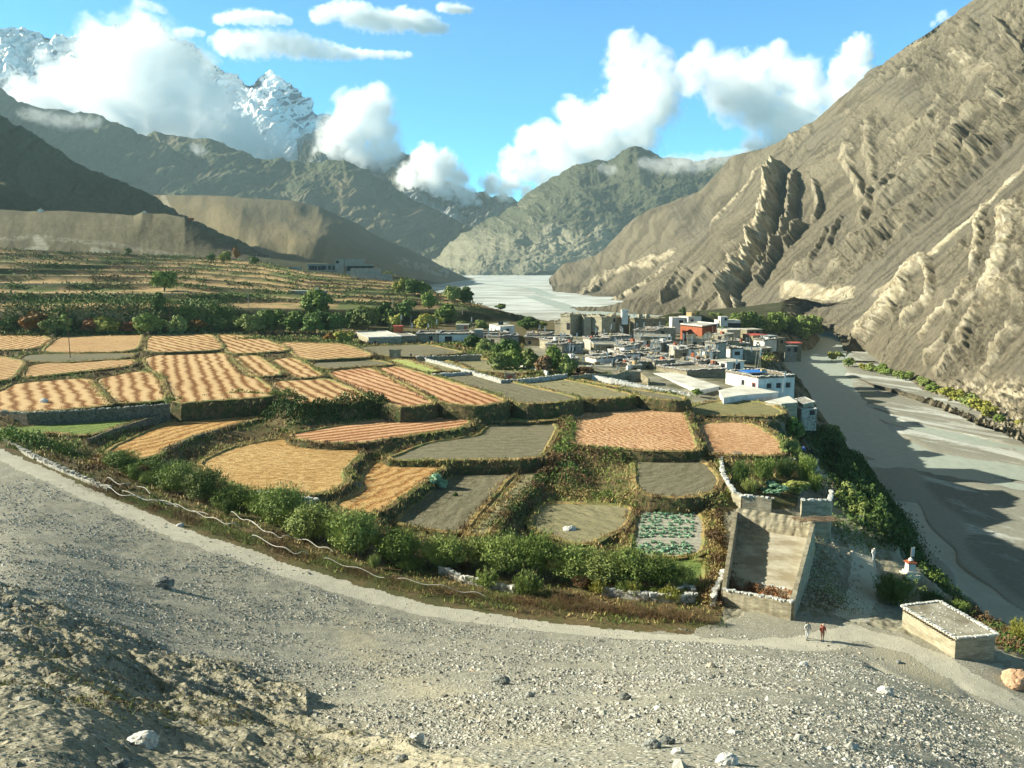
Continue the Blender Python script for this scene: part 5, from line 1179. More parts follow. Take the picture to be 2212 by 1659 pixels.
# ------------------------------------------------------------------ gravel and boulders
M_STONE = simple('loose_stone', (.24, .235, .20), (.50, .49, .44), 1.4, .02, c3=(.42, .33, .24), scale2=.9)
M_WSTONE = simple('pale_stone', (.42, .41, .36), (.70, .69, .64), 3, .03)
def gravel():
    n = 380000
    u = rng.random(n); r = 8.5 * (125 / 8.5) ** (u ** .78); a = rng.uniform(R(-36), R(36), n)
    x = r * np.sin(a); y = r * np.cos(a)
    keep = samp(x, y, 'near') > .05
    cl = fbm(x / 8, y / 8, 4) * 1.3 + .28 * rng.normal(size=n); lobe = samp(x, y, 'lobe')
    left = (np.degrees(a) < -8) & (r > 24)
    keep &= (cl > -.08) & ((rng.random(n) > lobe * .75) | left)
    dpath = np.full(n, 1e9)
    for i in range(len(pathc) - 1): dpath = np.minimum(dpath, _seg(x, y, (*pathc[i], *pathc[i + 1])))
    keep &= (dpath > 2.2) | (rng.random(n) < .12)
    x, y, r, lobe = x[keep], y[keep], r[keep], lobe[keep]; n = len(x)
    s = (.008 + .00062 * r) * np.exp(rng.normal(size=n) * .62) ; s = np.clip(s, .006, .16) 
    base = np.array([(1, 0, 0), (-1, 0, 0), (0, 1, 0), (0, -1, 0), (0, 0, 1), (.5, .5, .55), (-.5, .45, .6)], float)
    fc_ = [(4, 5, 2), (4, 2, 6), (4, 6, 1), (4, 1, 3), (4, 3, 0), (4, 0, 5), (5, 0, 2), (6, 2, 1)]
    t = rng.uniform(0, 6.28, n); ca, sa = np.cos(t), np.sin(t)
    B = base[None] * rng.uniform(.6, 1.25, (n, 7, 1)) * np.stack([s * rng.uniform(.8, 1.5, n), s, s * rng.uniform(.5, 1.0, n)], 1)[:, None]
    X = B[..., 0] * ca[:, None] - B[..., 1] * sa[:, None]; Y = B[..., 0] * sa[:, None] + B[..., 1] * ca[:, None]
    V = np.stack([X + x[:, None], Y + y[:, None], B[..., 2] + samp(x, y)[:, None] - .1 * s[:, None]], -1).reshape(-1, 3)
    F = (np.array(fc_)[None] + (np.arange(n) * 7)[:, None, None]).reshape(-1, 3)
    m, nt, b = new_mat('gravel_stones', .95, .1)
    f = attr(nt, 'tone'); c = ramp(nt, f, [(0, (.15, .145, .12)), (.4, (.29, .28, .235)), (.8, (.44, .43, .38)), (.96, (.56, .55, .50)), (1.0, (.50, .37, .25))])
    nt.links.new(c, b.inputs['Base Color'])
    tone = np.repeat(np.clip(rng.random(n) * (1 - .25 * lobe), 0, 1), 7)
    tag(npmesh('gravel', V, F, m, attrs={'tone': tone}), kind='stuff')
gravel()
BOU = [(352, 1268, 20, 'grey', 'dark grey rounded boulder half buried in the gravel slope'), (310, 1612, 26, 'pale', 'whitish jagged boulder on the brown slope at the bottom left'), (1230, 1150, 15, 'pale', 'white boulder standing in the weedy plot'),
       (1536, 1442, 9, 'warm', 'cream stone alone below the brush fence'), (1912, 1499, 14, 'pale', 'flat white slab on the gravel below the mud hut'), (2192, 1478, 26, 'orange', 'large orange-brown boulder at the right edge'),
       (1083, 1477, 17, 'grey', 'grey boulder in the middle of the gravel fan'), (868, 1645, 13, 'grey', 'grey pointed stone at the bottom edge left of centre'), (1570, 1652, 22, 'pale', 'broad pale boulder at the bottom edge right of centre'),
       (1408, 1616, 18, 'grey', 'left one of two touching grey boulders near the bottom'), (1440, 1608, 15, 'grey', 'right one of two touching grey boulders near the bottom'), (1464, 1628, 12, 'pale', 'pale stone just below the two touching boulders'),
       (1350, 1512, 12, 'grey', 'grey stone right of the boulder in the middle fan'), (1144, 1506, 10, 'grey', 'small grey stone beside the middle boulder'), (736, 1031, 9, 'grey', 'grey rock on the lip of the loose straw field'), (765, 1056, 14, 'grey', 'long grey rock below the loose straw field'),
       (1736, 1438, 9, 'pale', 'pale stone on the gravel right of the two walkers'), (1860, 1128, 14, 'pale', 'pale outcrop on the dark slope below the garden'), (1912, 1130, 16, 'warm', 'cream rock outcrop on the dark slope above the walker'), (390, 1137, 7, 'pale', 'white stone at the foot of the white rails'), (95, 868, 7, 'pale', 'white stone lying in the left stubble field'),
       (775, 1646, 10, 'grey', 'grey cluster stone at the bottom left of the fan'), (900, 1600, 14, 'pale', 'pale cluster stone on the brown slope'), (1940, 1432, 5, 'grey', 'small dark stone at the edge of the eroded hole'), (2215, 1386, 9, 'pale', 'pale stone behind the mud hut'), (560, 1472, 8, 'warm', 'cream stone on the light foot track'), (260, 1660, 14, 'grey', 'low stone at the bottom left corner')]
BM = {'grey': simple('grey_rock', (.11, .12, .11), (.27, .275, .25), 1.6, .06), 'pale': M_WSTONE, 'warm': simple('cream_rock', (.38, .33, .24), (.62, .55, .42), 2, .05), 'orange': simple('orange_rock', (.34, .20, .11), (.55, .37, .24), 1.2, .08)}
for a, b, rp, mt, lb in BOU:
    g = onG(a, b) if (a, b) != (95, 868) else P(95, 868, 4.8); k = mpp(a, b, g); r_ = rp * k
    V, F = ICO3; A_ = np.array(V); sd = random.random() * 50
    q = 1 + .35 * fbm(A_[:, 0] * 1.2 + sd, A_[:, 1] * 1.2 + A_[:, 2] * 1.5 + sd, 4) + .12 * ridged(A_[:, 0] * 3 + sd, A_[:, 2] * 3 + A_[:, 1] * 2, 3)
    A_ = np.round(A_ * 2.6 + .3 * A_ * q[:, None]) * .10 + A_ * q[:, None] * .72
    A_ = A_ * np.array([r_, r_ * .8, r_ * .68]); ang = random.random() * .8; ca, sa = math.cos(ang), math.sin(ang)
    A_ = np.stack([A_[:, 0] * ca - A_[:, 1] * sa, A_[:, 0] * sa + A_[:, 1] * ca, A_[:, 2] + r_ * .25], 1)
    tag(npmesh('boulder', A_, F, BM[mt], smooth=False, loc=g), lb, 'boulder')
# rough shaded bank between the roofless enclosure and the cliff path
def bank_rocks():
    V = []; F = []; n = 0
    for i in range(420):
        a, b = random.uniform(1725, 1880), random.uniform(1120, 1330)
        if a > 1870 - (b - 1120) * .05: continue
        g = onG(a, b); m = MB(); s_ = random.uniform(.06, .32) * random.random() ** .5; m.rock((g[0], g[1], g[2] + s_ * .2), s_); V += m.v; F += [tuple(n + q for q in f) for f in m.f]; n += len(m.v)
    tag(npmesh('rubble', V, F, BM['warm']), kind='stuff')
bank_rocks()
hedge('scrub', [(1735, 1150), (1760, 1200), (1790, 1260), (1780, 1310)], 4.5, .9, 130, ['brown', 'olive'], .14, 'sparse dry scrub on the shaded bank beside the enclosure', 'scrub')
hedge('scrub', [(1800, 1130), (1840, 1160), (1870, 1185)], 4.0, 1.2, 200, ['dark', 'olive'], .2, 'dark scrub above the bend of the cliff path', 'scrub')
# ------------------------------------------------------------------ buildings and walls
M_WHITE = simple('whitewash', (.58, .565, .50), (.76, .745, .68), .9, .03, c3=(.55, .52, .45), scale2=.35)
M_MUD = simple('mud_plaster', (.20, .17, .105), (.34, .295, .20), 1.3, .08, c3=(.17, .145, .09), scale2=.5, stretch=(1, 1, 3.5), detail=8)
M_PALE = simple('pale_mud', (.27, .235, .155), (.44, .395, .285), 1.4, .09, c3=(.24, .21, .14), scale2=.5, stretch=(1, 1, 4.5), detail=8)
M_OCHRE = simple('ochre_plaster', (.34, .25, .12), (.44, .33, .17), 1.0, .04)
M_RED = simple('red_ochre', (.26, .075, .035), (.36, .12, .06), .8, .03)
M_ROOFB = simple('bright_screed_roof', (.60, .58, .50), (.74, .72, .64), .7, .02, c3=(.50, .48, .40), scale2=.25)
M_ROOF = simple('earth_roof', (.27, .25, .19), (.42, .395, .31), 1.0, .05, c3=(.20, .175, .12), scale2=.3)
M_ROOFW = simple('screed_roof', (.46, .44, .36), (.62, .60, .51), .7, .02, c3=(.38, .355, .28), scale2=.25)
M_WOOD = simple('stacked_firewood', (.05, .035, .022), (.20, .15, .10), 5, .10, c3=(.30, .26, .2), scale2=2)
M_DARKW = plain('dark_timber', (.05, .035, .025)); M_GLASS = plain('dark_pane', (.025, .03, .035), .25); M_FRAME = plain('painted_frame', (.32, .09, .05))
M_BLUE = plain('blue_sheet', (.03, .20, .62), .5); M_REDR = plain('red_tin', (.55, .10, .07), .5); M_GREYR = plain('grey_tin', (.42, .46, .47), .5)
M_FLAG = plain('faded_cloth', (.62, .62, .58)); M_POLE = plain('weathered_pole', (.36, .33, .27)); M_RUST = plain('rust_brown_pole', (.16, .075, .04)); M_TANK = plain('black_tank', (.02, .03, .03), .4)
M_CONC = simple('raw_concrete', (.24, .235, .19), (.36, .35, .29), .8, .04)
M_WSTN = simple('wall_stones', (.13, .12, .09), (.42, .40, .33), 2.8, .12, c3=(.5, .48, .42), scale2=2.0, detail=3)
M_DSTN = simple('dark_field_stone', (.07, .06, .04), (.20, .175, .12), 2.4, .12)
M_CAP = simple('coping_stones', (.42, .41, .36), (.72, .71, .66), 4, .08)
M_BRUSH = LM['brown']
def v2(p): return np.array(p[:2], float)
class Frame:
    "footprint from three roof corners: A rear left, B front left, C front right (surveyed at roof level)"
    def __init__(s, A, B, C, zt, zb, par=0):
        s.B = P(*B, zt); s.C = P(*C, zt); s.zt = zt; s.zb = zb
        if isinstance(A, (int, float)):
            d = s.C[:2] - s.B[:2]; n = np.array([-d[1], d[0]]) / np.linalg.norm(d)
            if n[1] < 0: n = -n
            s.A = s.B.copy(); s.A[:2] += n * A
        else: s.A = P(*A, zt)
        s.D = s.A + s.C - s.B
        s.loc = np.array([(s.A[0] + s.C[0]) / 2, (s.A[1] + s.C[1]) / 2, zb])
    def poly(s, g=0.0):
        c = (s.A + s.C)[:2] / 2; out = []
        for q in (s.A, s.B, s.C, s.D):
            d = q[:2] - c; out.append(tuple(q[:2] + d / np.linalg.norm(d) * g * 1.4))
        return out
    def face(s, side, t, z, w, h, mb, proud=.04, mi=0, dep=.12):
        "a box set on a wall: side f front / l left / r right, t along 0..1"
        a, b = {'f': (s.B, s.C), 'l': (s.A, s.B), 'r': (s.C, s.D)}[side]
        d = b[:2] - a[:2]; L = np.linalg.norm(d); d = d / L; n = np.array([d[1], -d[0]])
        p = a[:2] + d * L * t + n * (proud - dep / 2)
        mb.box((p[0], p[1], z), (w, dep, h), math.atan2(d[1], d[0]), mi)
def house(label, A, B, C, zt, zb, wall=M_MUD, roof=M_ROOF, par='wood', win=(), door=None, catg='house', name='house', group=None, band=None, over=.0, extra=None, jag=0):
    f = Frame(A, B, C, zt, zb); e = empty(name, f.loc, label, catg, group); L = f.loc
    m = MB(); 
    P_ = f.poly(0)
    m.prism(P_, zb - 1.5, zt - .12)
    if jag:   # ruined top: broken merlons of wall along the rim
        for a, b in ((0, 1), (1, 2), (2, 3), (3, 0)):
            p, q = np.array(P_[a]), np.array(P_[b]); n = max(2, int(np.linalg.norm(q - p) / .9)); d = (q - p) / n; ang = math.atan2(d[1], d[0])
            for i in range(n):
                h = jag * max(0.05, .5 + .9 * float(noise2(np.array([p[0] * .3 + i * .31]), np.array([b * 3.7]))[0])); c = p + d * (i + .5); m.box((c[0], c[1], zt - .12 + h / 2), (np.linalg.norm(d) + .02, .55, h), ang, 0)
    m.build('wall', wall, e, L)
    r = MB(); r.prism(f.poly(.12 + over), zt - .12, zt)
    r.build('roof', roof, e, L)
    if par:
        w = MB(); h = .45 if par == 'wood' else .35
        pts = f.poly(-.05)
        for a, b in ((0, 1), (1, 2), (2, 3), (3, 0)):
            p, q = np.array(pts[a]), np.array(pts[b]); n = max(2, int(np.linalg.norm(q - p) / .55)); d = (q - p) / n; ang = math.atan2(d[1], d[0])
            for i in range(n):
                c = p + d * (i + .5)
                if par == 'wood':
                    hh = h * random.uniform(.6, 1.3); w.box((c[0], c[1], zt + .003 + hh / 2), (np.linalg.norm(d) * 1.04, .62, hh), ang + random.uniform(-.1, .1), 0, .12)
                    w.box((c[0], c[1], zt + .005 + hh + .05), (random.uniform(.3, .5), random.uniform(.5, .8), .1), ang + random.uniform(-.3, .3), 1, .1)
                elif par == 'white': w.box((c[0], c[1], zt + .003 + h / 2), (np.linalg.norm(d) * .999, .3, h), ang, 1)
                elif par == 'stone': w.box((c[0], c[1], zt + .09), (random.uniform(.3, .5), .4, random.uniform(.12, .25)), ang, 1, .15)
        w.build('parapet' if par != 'wood' else 'firewood_edge', [M_WOOD, M_CAP], e, L)
    if band is not None:
        b = MB()
        for s_ in 'flr':
            a_, c_ = {'f': (f.B, f.C), 'l': (f.A, f.B), 'r': (f.C, f.D)}[s_]; f.face(s_, .5, zt - .45, np.linalg.norm((c_ - a_)[:2]) + .06, .35, b, .05)
        b.build('trim_band', band, e, L)
    for side, t, z, w_, h_ in win:
        b = MB(); f.face(side, t, z, w_ + .24, h_ + .24, b, .05, dep=.1); fr = b.build('window', M_DARKW if wall is not M_WHITE or w_ > 1.5 else M_FRAME if w_ > 1.1 else M_DARKW, e, L)
        b = MB()
        k = max(1, round(w_ / .8))
        for i in range(k): f.face(side, t + (0 if k == 1 else ((i + .5) / k - .5) * w_ * .98 / np.linalg.norm((({'f': f.C - f.B, 'l': f.B - f.A, 'r': f.D - f.C})[side])[:2])), z, w_ / k * .86, h_ * .9, b, .075, dep=.1)
        g_ = b.build('pane', M_GLASS, fr); g_.location = (0, 0, 0); g_.data.transform(Matrix.Translation([-c for c in L]))
    if door:
        side, t, w_, h_, mt = door; b = MB(); f.face(side, t, zb + h_ / 2, w_, h_, b, .05, dep=.1); b.build('door', mt, e, L)
    if extra: extra(f, e, L)
    return e
W = lambda side, t, z, w=.9, h=1.0: (side, t, z, w, h)
def roof_box(kind='chimney', rel=(.5, .5), size=(.7, .7, .6), mt=None, name='chimney'):
    def g(f, e, L):
        p = f.B + (f.C - f.B) * rel[0] + (f.A - f.B) * rel[1]; b = MB(); b.box((p[0], p[1], f.zt + size[2] / 2 + .003), size, random.random()); b.build(name, mt or M_RED, e, L)
    return g
def mult(*fs):
    def g(f, e, L):
        for q in fs: q(f, e, L)
    return g
def bl_sheet(f, e, L):
    b = MB(); p = f.B + (f.C - f.B) * .36 + (f.A - f.B) * .55; b.box((p[0], p[1], f.zt + .75), (5.6, 5.0, .08), math.atan2((f.C - f.B)[1], (f.C - f.B)[0])); o = b.build('tarpaulin', M_BLUE, e, L)
    o.rotation_euler = (0, 0, 0)
    b = MB()
    for sx in (-2.5, 2.5):
        for sy in (-2.2, 2.2): b.box((p[0] + sx, p[1] + sy, f.zt + .36), (.12, .12, .70))
    b.build('tarpaulin_post', M_POLE, e, L)
    b = MB(); p = f.B + (f.C - f.B) * .56 + (f.A - f.B) * .45; b.box((p[0], p[1], f.zt + .7), (1.3, 1.2, 1.4)); b.build('stair_head', M_OCHRE, e, L)
# --- the white house over the river and its neighbours
house('large white two-storey house with three front windows above the river', (1568, 803), (1638, 817), (1717, 814), 2.9, -2.4, M_WHITE, M_ROOF, 'wood',
      [W('f', .30, .9, 1.0, 1.0), W('f', .56, .9, 1.0, 1.0), W('f', .82, .9, 1.0, 1.0), W('l', .55, 1.0, 1.0, 1.2), W('l', .88, .8, 1.2, 1.4)], extra=bl_sheet)
house('small white house with red window frames and glazed front beside the big white one', (1541, 777), (1570, 781.5), (1608, 779), 3.6, 0.6, M_WHITE, M_ROOFW, None,
      [W('f', .58, 2.1, 2.2, 1.7), W('l', .3, 2.3, 1.6, 1.2), W('l', .72, 2.3, 1.6, 1.2)], over=.35)
house('long white building with a bright flat roof beside the long white wall', (1458, 804), (1409, 806.5), (1508, 842), 1.2, -2.0, M_WHITE, M_ROOFW, None, [], over=.25) if False else None
def flatroof(label, pts, zt, zb, wall, roof, win=(), name='house', par=None, catg='house'):
    w = [P(a, b, zt) for a, b in pts]; c = np.mean(w, 0); L = np.array([c[0], c[1], zb]); e = empty(name, L, label, catg)
    m = MB(); ins_ = [tuple(c[:2] + (q[:2] - c[:2]) * .96) for q in w]; m.prism(ins_, zb - 1.5, zt - .14); m.build('wall', wall, e, L)
    m = MB(); m.prism([tuple(q[:2]) for q in w], zt - .14, zt); m.build('roof', roof, e, L)
    if par:
        s = MB()
        for i in range(len(w)):
            p, q = w[i][:2], w[(i + 1) % len(w)][:2]; n = max(2, int(np.linalg.norm(q - p) / .42)); d = (q - p) / n; ang = math.atan2(d[1], d[0])
            for j in range(n):
                cc = p + d * (j + .5); s.box((cc[0], cc[1], zt + .06), (random.uniform(.22, .42), random.uniform(.25, .4), random.uniform(.08, .18)), ang + random.uniform(-.3, .3), 0, .15)
        s.build('edge_stones', M_CAP, e, L)
    for (a, b), (c_, d_), t, z, ww, hh in win:
        p, q = P(a, b, zt)[:2], P(c_, d_, zt)[:2]; p = c[:2] + (p - c[:2]) * .96; q = c[:2] + (q - c[:2]) * .96; d = (q - p); LL = np.linalg.norm(d); d /= LL; n_ = np.array([d[1], -d[0]])
        if n_ @ (p - c[:2]) < 0: n_ = -n_
        o = p + d * LL * t + n_ * .02; m = MB(); m.box((o[0], o[1], z), (ww, .12, hh), math.atan2(d[1], d[0])); m.build('window', M_DARKW, e, L)
    return e
flatroof('long low white building with the brightest flat roof behind the garden wall', [(1412, 806), (1462, 804), (1556, 834), (1512, 843)], 1.0, -2.0, M_WHITE, M_ROOFB)
flatroof('wide low white building with pale roof in front of the big white house', [(1552, 843), (1604, 831), (1684, 847), (1596, 854), (1562, 860)], .9, -2.2, M_WHITE, M_ROOFB)
flatroof('small mud shed with a pale roof at the corner of the grass plot', [(1652, 867), (1704, 855), (1724, 869), (1688, 872)], .3, -2.4, M_PALE, M_ROOFB)
flatroof('roofless stone hut below the big white house', [(1718, 862), (1738, 858), (1760, 868), (1735, 873)], -.6, -4.5, M_PALE, M_WSTN, par='s')
house('old stone cabin with tumbled roof on the cliff edge', 6.0, (1732, 884), (1765, 884), -1.6, -5, M_WSTN, M_WSTN, 'stone', [W('f', .7, -2.4, .8, .8)])
# --- long wall-like row at the left of the village
house('long flat-roofed mud building at the left end of the village', (768, 717), (796, 729), (868, 727), 6.0, 3.2, M_PALE, M_ROOFB, 'stone', [W('f', .2, 4.2, .5, .8)])
house('tapering mud house joined to the left end building', 12.0, (869, 726), (899, 725), 6.0, 3.2, M_MUD, M_ROOF, 'stone')
house('pale house with one small black window and a dark shed before it', 12.0, (900, 723), (947, 723), 6.1, 3.2, M_PALE, M_ROOF, 'wood', [W('f', .65, 4.9, 1.0, 1.2)])
house('white house with a wide black window under a firewood roof edge', 12.0, (948, 723), (1024, 722), 6.1, 3.0, M_WHITE, M_ROOF, 'wood', [W('f', .27, 4.6, 2.2, 1.5)])
house('narrow concrete block rising above the long row of roofs', 5.0, (1025, 712), (1043, 712), 7.4, 3.0, M_CONC, M_ROOFW, None)
house('white house at the right end of the long village row', 10.0, (1044, 722), (1100, 721), 5.8, 2.5, M_WHITE, M_ROOF, 'wood', [W('f', .1, 4.6, .8, .9)])
house('small white hut with a red door on the roofs of the long row', 4.0, (986, 701), (1011, 701), 8.2, 5.5, M_PALE, M_ROOFW, None, door=('f', .78, 1.0, 2.2, M_RED), over=.2)
def tanks(f, e, L):
    for r_ in ((.35, .5), (.5, .5)):
        p = f.B + (f.C - f.B) * r_[0] + (f.A - f.B) * r_[1]; b = MB(); b.tube([(p[0], p[1], f.zt + .005), (p[0], p[1], f.zt + 1.1), (p[0], p[1], f.zt + 1.3)], [.55, .55, .2], 10); b.build('water_tank', M_TANK, e, L)
    p = f.B + (f.C - f.B) * .75 + (f.A - f.B) * .5; b = MB(); b.box((p[0], p[1], f.zt + .8), (3.0, 1.6, .1)); b.box((p[0] - 1.2, p[1], f.zt + .4), (.1, 1.2, .74)); b.box((p[0] + 1.2, p[1], f.zt + .4), (.1, 1.2, .74)); b.build('solar_heater', M_GREYR, e, L)
house('white house with black roof tanks and a solar heater left of the fort', (1057, 700), (1080, 706), (1112, 703), 7.6, 4.4, M_WHITE, M_ROOFW, None, [W('l', .25, 6.0, .9, 1.1), W('l', .6, 6.0, .9, 1.1), W('l', .88, 6.0, .8, 1.0), W('f', .5, 6.0, 1.6, 1.1)], extra=tanks)
house('ochre mud house with a red band below the fort', 9.0, (1136, 731), (1237, 731), 4.6, 1.6, M_OCHRE, M_ROOF, 'wood', [W('f', .08, 3.2, .7, .9)], band=M_RED)
# --- ruined fort
def bits(lst):
    def g(f, e, L):
        for a, b, w, h in lst:
            q = MB(); p = f.B + (f.C - f.B) * a + (f.A - f.B) * b; q.box((p[0], p[1], f.zt + h / 2), (w, w, h), .2, 0, .15, .8); q.build('broken_turret', M_PALE, e, L)
    return g
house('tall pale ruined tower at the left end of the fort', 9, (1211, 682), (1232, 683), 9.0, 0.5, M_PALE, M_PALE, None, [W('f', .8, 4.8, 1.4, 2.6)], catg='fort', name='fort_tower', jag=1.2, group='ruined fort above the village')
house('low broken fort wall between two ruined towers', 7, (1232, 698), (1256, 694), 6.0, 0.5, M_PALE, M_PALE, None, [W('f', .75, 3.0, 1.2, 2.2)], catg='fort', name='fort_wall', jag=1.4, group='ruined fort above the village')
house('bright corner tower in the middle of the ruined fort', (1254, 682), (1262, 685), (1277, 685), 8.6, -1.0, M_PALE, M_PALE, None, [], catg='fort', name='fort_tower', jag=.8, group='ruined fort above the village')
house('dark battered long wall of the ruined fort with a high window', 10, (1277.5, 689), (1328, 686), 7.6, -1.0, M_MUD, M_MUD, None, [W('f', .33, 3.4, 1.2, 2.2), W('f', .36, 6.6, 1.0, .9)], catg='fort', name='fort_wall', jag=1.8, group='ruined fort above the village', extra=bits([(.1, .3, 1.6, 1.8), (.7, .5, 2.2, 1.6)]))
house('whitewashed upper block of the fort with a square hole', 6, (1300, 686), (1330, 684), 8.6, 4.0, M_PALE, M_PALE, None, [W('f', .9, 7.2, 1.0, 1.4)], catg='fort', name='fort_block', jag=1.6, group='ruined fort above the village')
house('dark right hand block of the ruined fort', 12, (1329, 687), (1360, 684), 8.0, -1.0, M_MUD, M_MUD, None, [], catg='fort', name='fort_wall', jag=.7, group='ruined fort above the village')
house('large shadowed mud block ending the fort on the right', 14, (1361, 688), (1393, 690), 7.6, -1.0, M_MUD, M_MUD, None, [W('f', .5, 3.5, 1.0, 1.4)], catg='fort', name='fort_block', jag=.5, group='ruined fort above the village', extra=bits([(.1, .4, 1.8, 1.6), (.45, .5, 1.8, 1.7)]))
house('small white square turret on top of the fort', 4, (1344, 671), (1357, 671), 11.2, 7.0, M_WHITE, M_PALE, None, [], catg='turret', name='turret', jag=.7)
# --- red monastery and the houses by the river bend
house('brick-red monastery with a dark and white roof edge', (1470, 700), (1517, 705), (1552, 700), 4.6, -1.5, M_RED, M_ROOFW, 'white', [], catg='monastery', name='monastery', band=M_DARKW)
house('white cottage behind the left end of the red monastery', 7, (1452, 686), (1480, 686), 5.5, 0, M_WHITE, M_ROOFW, None, [W('f', .7, 3.6, 1.6, 1.2)])
house('white house with a small upper room behind the monastery', 7, (1487, 684), (1515, 683), 6.0, 0, M_WHITE, M_ROOFW, None, [W('f', .3, 4.0, 1.4, 1.2)], extra=roof_box(rel=(.6, .5), size=(4, 3, 1.8), mt=M_OCHRE, name='upper_room'))
house('white house with a long glazed veranda near the poplar grove', 8, (1552, 692), (1600, 692), 4.2, -1.5, M_WHITE, M_ROOFW, None, [W('f', .6, 1.9, 8.5, 1.8), W('f', .06, 2.0, .9, 1.0)])
house('small white block standing behind the glazed veranda house', 5, (1557, 684), (1573, 684), 6.0, 1, M_WHITE, M_ROOFW, None, [W('f', .7, 4.8, 1.0, 1.0)])
house('pale house with outside stairs below the poplar grove', 7, (1571, 713), (1600, 712), 3.6, -1, M_PALE, M_ROOFW, 'stone', [W('f', .3, 2.2, .8, .9), W('f', .3, .4, .8, .9)])
house('timber-fronted house left of the red roofed one', 7, (1614, 712), (1646, 711), 3.0, -1.5, M_MUD, M_ROOFW, None, [W('f', .3, 1.4, 1.6, 1.4), W('f', .7, 1.4, 1.6, 1.4)], over=.3)
house('low house with a bright red tin roof near the river', 7, (1627, 724), (1655, 723), 1.6, -2.5, M_MUD, M_REDR, None, [], over=.4)
house('square stone house with a pale tin roof near the river', 6, (1652, 726), (1678, 725), 1.4, -3.5, M_CONC, M_GREYR, None, [W('f', .7, 0, .8, .8)], over=.2)
house('dark hut right of the pale tin roof by the poplars', 5, (1681, 730), (1697, 729), .6, -4, M_MUD, M_ROOF, None, [W('f', .5, -1, 1.2, 1.2)])
house('stone cottage with blue-white roof on the river bank', 6, (1696, 747), (1722, 747), -3.6, -9, M_CONC, M_GREYR, None, [W('f', .35, -5.2, 1, 1), W('f', .9, -5.2, 1.2, 1.8)], over=.3)
house('hut with a red awning roof on the river bank', 6, (1702, 741), (1732, 741), -2.6, -9, M_MUD, M_REDR, None, [], over=.3)
house('white-fronted house with blue window above the river', 7, (1583, 754), (1605, 753), 2.9, -1, M_WHITE, M_ROOF, 'wood', [W('f', .45, 1.4, 1.8, 1.0)])
house('plain mud house right above the river bend', 9, (1606, 756), (1644, 757), 2.4, -3, M_MUD, M_ROOF, 'stone', [])
house('white court house with a firewood roof left of centre', (1265, 770), (1288, 776), (1346, 770), 3.0, 0.2, M_WHITE, M_ROOF, 'wood')
house('brown house with a dark porch and long pale roof edge below the fort', 9, (1283, 744), (1371, 744), 4.4, .8, M_MUD, M_ROOF, 'stone', [W('f', .37, 2.6, 1.4, 2.0), W('f', .7, 2.6, 3.0, 1.8)])
house('mud house with open dark stable front', 8, (1441, 752), (1485, 751), 3.2, -.5, M_MUD, M_ROOF, None, [W('f', .35, 1.4, 6.0, 2.6)])
house('roofless ruined house of pale mud in the village centre', 9, (1484, 731), (1542, 732), 5.0, -.5, M_PALE, M_MUD, None, [W('f', .3, 3.0, 1.0, 1.4), W('f', .6, 3.0, 1.0, 1.4)], jag=1.6)
house('tall mud house left of the roofless ruin', 10, (1384, 727), (1447, 728), 5.2, 0, M_MUD, M_ROOF, 'stone', [W('f', .2, 3.0, .9, 1.2), W('f', .75, 2.6, .9, 1.4)])
house('low white yard building under the tall mud house', 8, (1392, 770), (1440, 768), 2.4, -1, M_PALE, M_ROOFW, None, [W('f', .8, 1.0, 1.2, 1.2)])
house('dark firewood-stacked house behind the brightest white roof', (1418, 792), (1484, 803), (1568, 799), 1.8, -1.6, M_MUD, M_ROOF, 'wood', [])
# --- the packed flat roofs of the old village, row by row
MIDR = [(1240, 745, 40, 4.2), (1196, 745, 36, 4.4), (1100, 727, 40, 5.0), (1160, 722, 44, 5.2), (1212, 738, 34, 4.8), (1376, 742, 40, 4.4), (1340, 728, 44, 5.0), (1296, 733, 40, 4.8),
        (1350, 760, 44, 3.4), (1300, 768, 30, 3.0), (1396, 758, 34, 3.4), (1350, 786, 40, 2.0), (1300, 792, 44, 1.6), (1392, 784, 36, 2.4), (1366, 802, 40, 1.0), (1436, 781, 44, 2.8), (1484, 783, 40, 2.6), (1524, 776, 28, 3.0),
        (1436, 741, 30, 4.2), (1500, 753, 50, 3.0), (1552, 747, 34, 3.2), (1580, 738, 34, 2.6), (1624, 768, 30, .5), (1530, 765, 36, 3.2), (1552, 722, 26, 3.6), (1392, 716, 46, 5.0), (1440, 711, 40, 4.6), (1416, 697, 26, 4.2), (1066, 728, 30, 5.2), (1608, 742, 26, 1.4), (1655, 752, 26, -1.5), (1330, 812, 34, .6), (1640, 735, 24, .2), (1240, 777, 20, 3.2)]
for q_ in range(18):
    a_ = random.uniform(1235, 1570); b_ = random.uniform(738, 796); MIDR.append((a_, b_, random.uniform(18, 34), 5.2 - (b_ - 735) * .058 + random.uniform(-.4, .4)))
DESC = ['flat-roofed mud house with stacked firewood', 'low stone house with a pale flat roof', 'firewood-edged mud house', 'small flat-roofed house of grey stone']
REL = ['left of the bright court', 'below the fort', 'behind the long white roof', 'below the red monastery', 'above the river bend', 'beside the village trees']
POLES = []
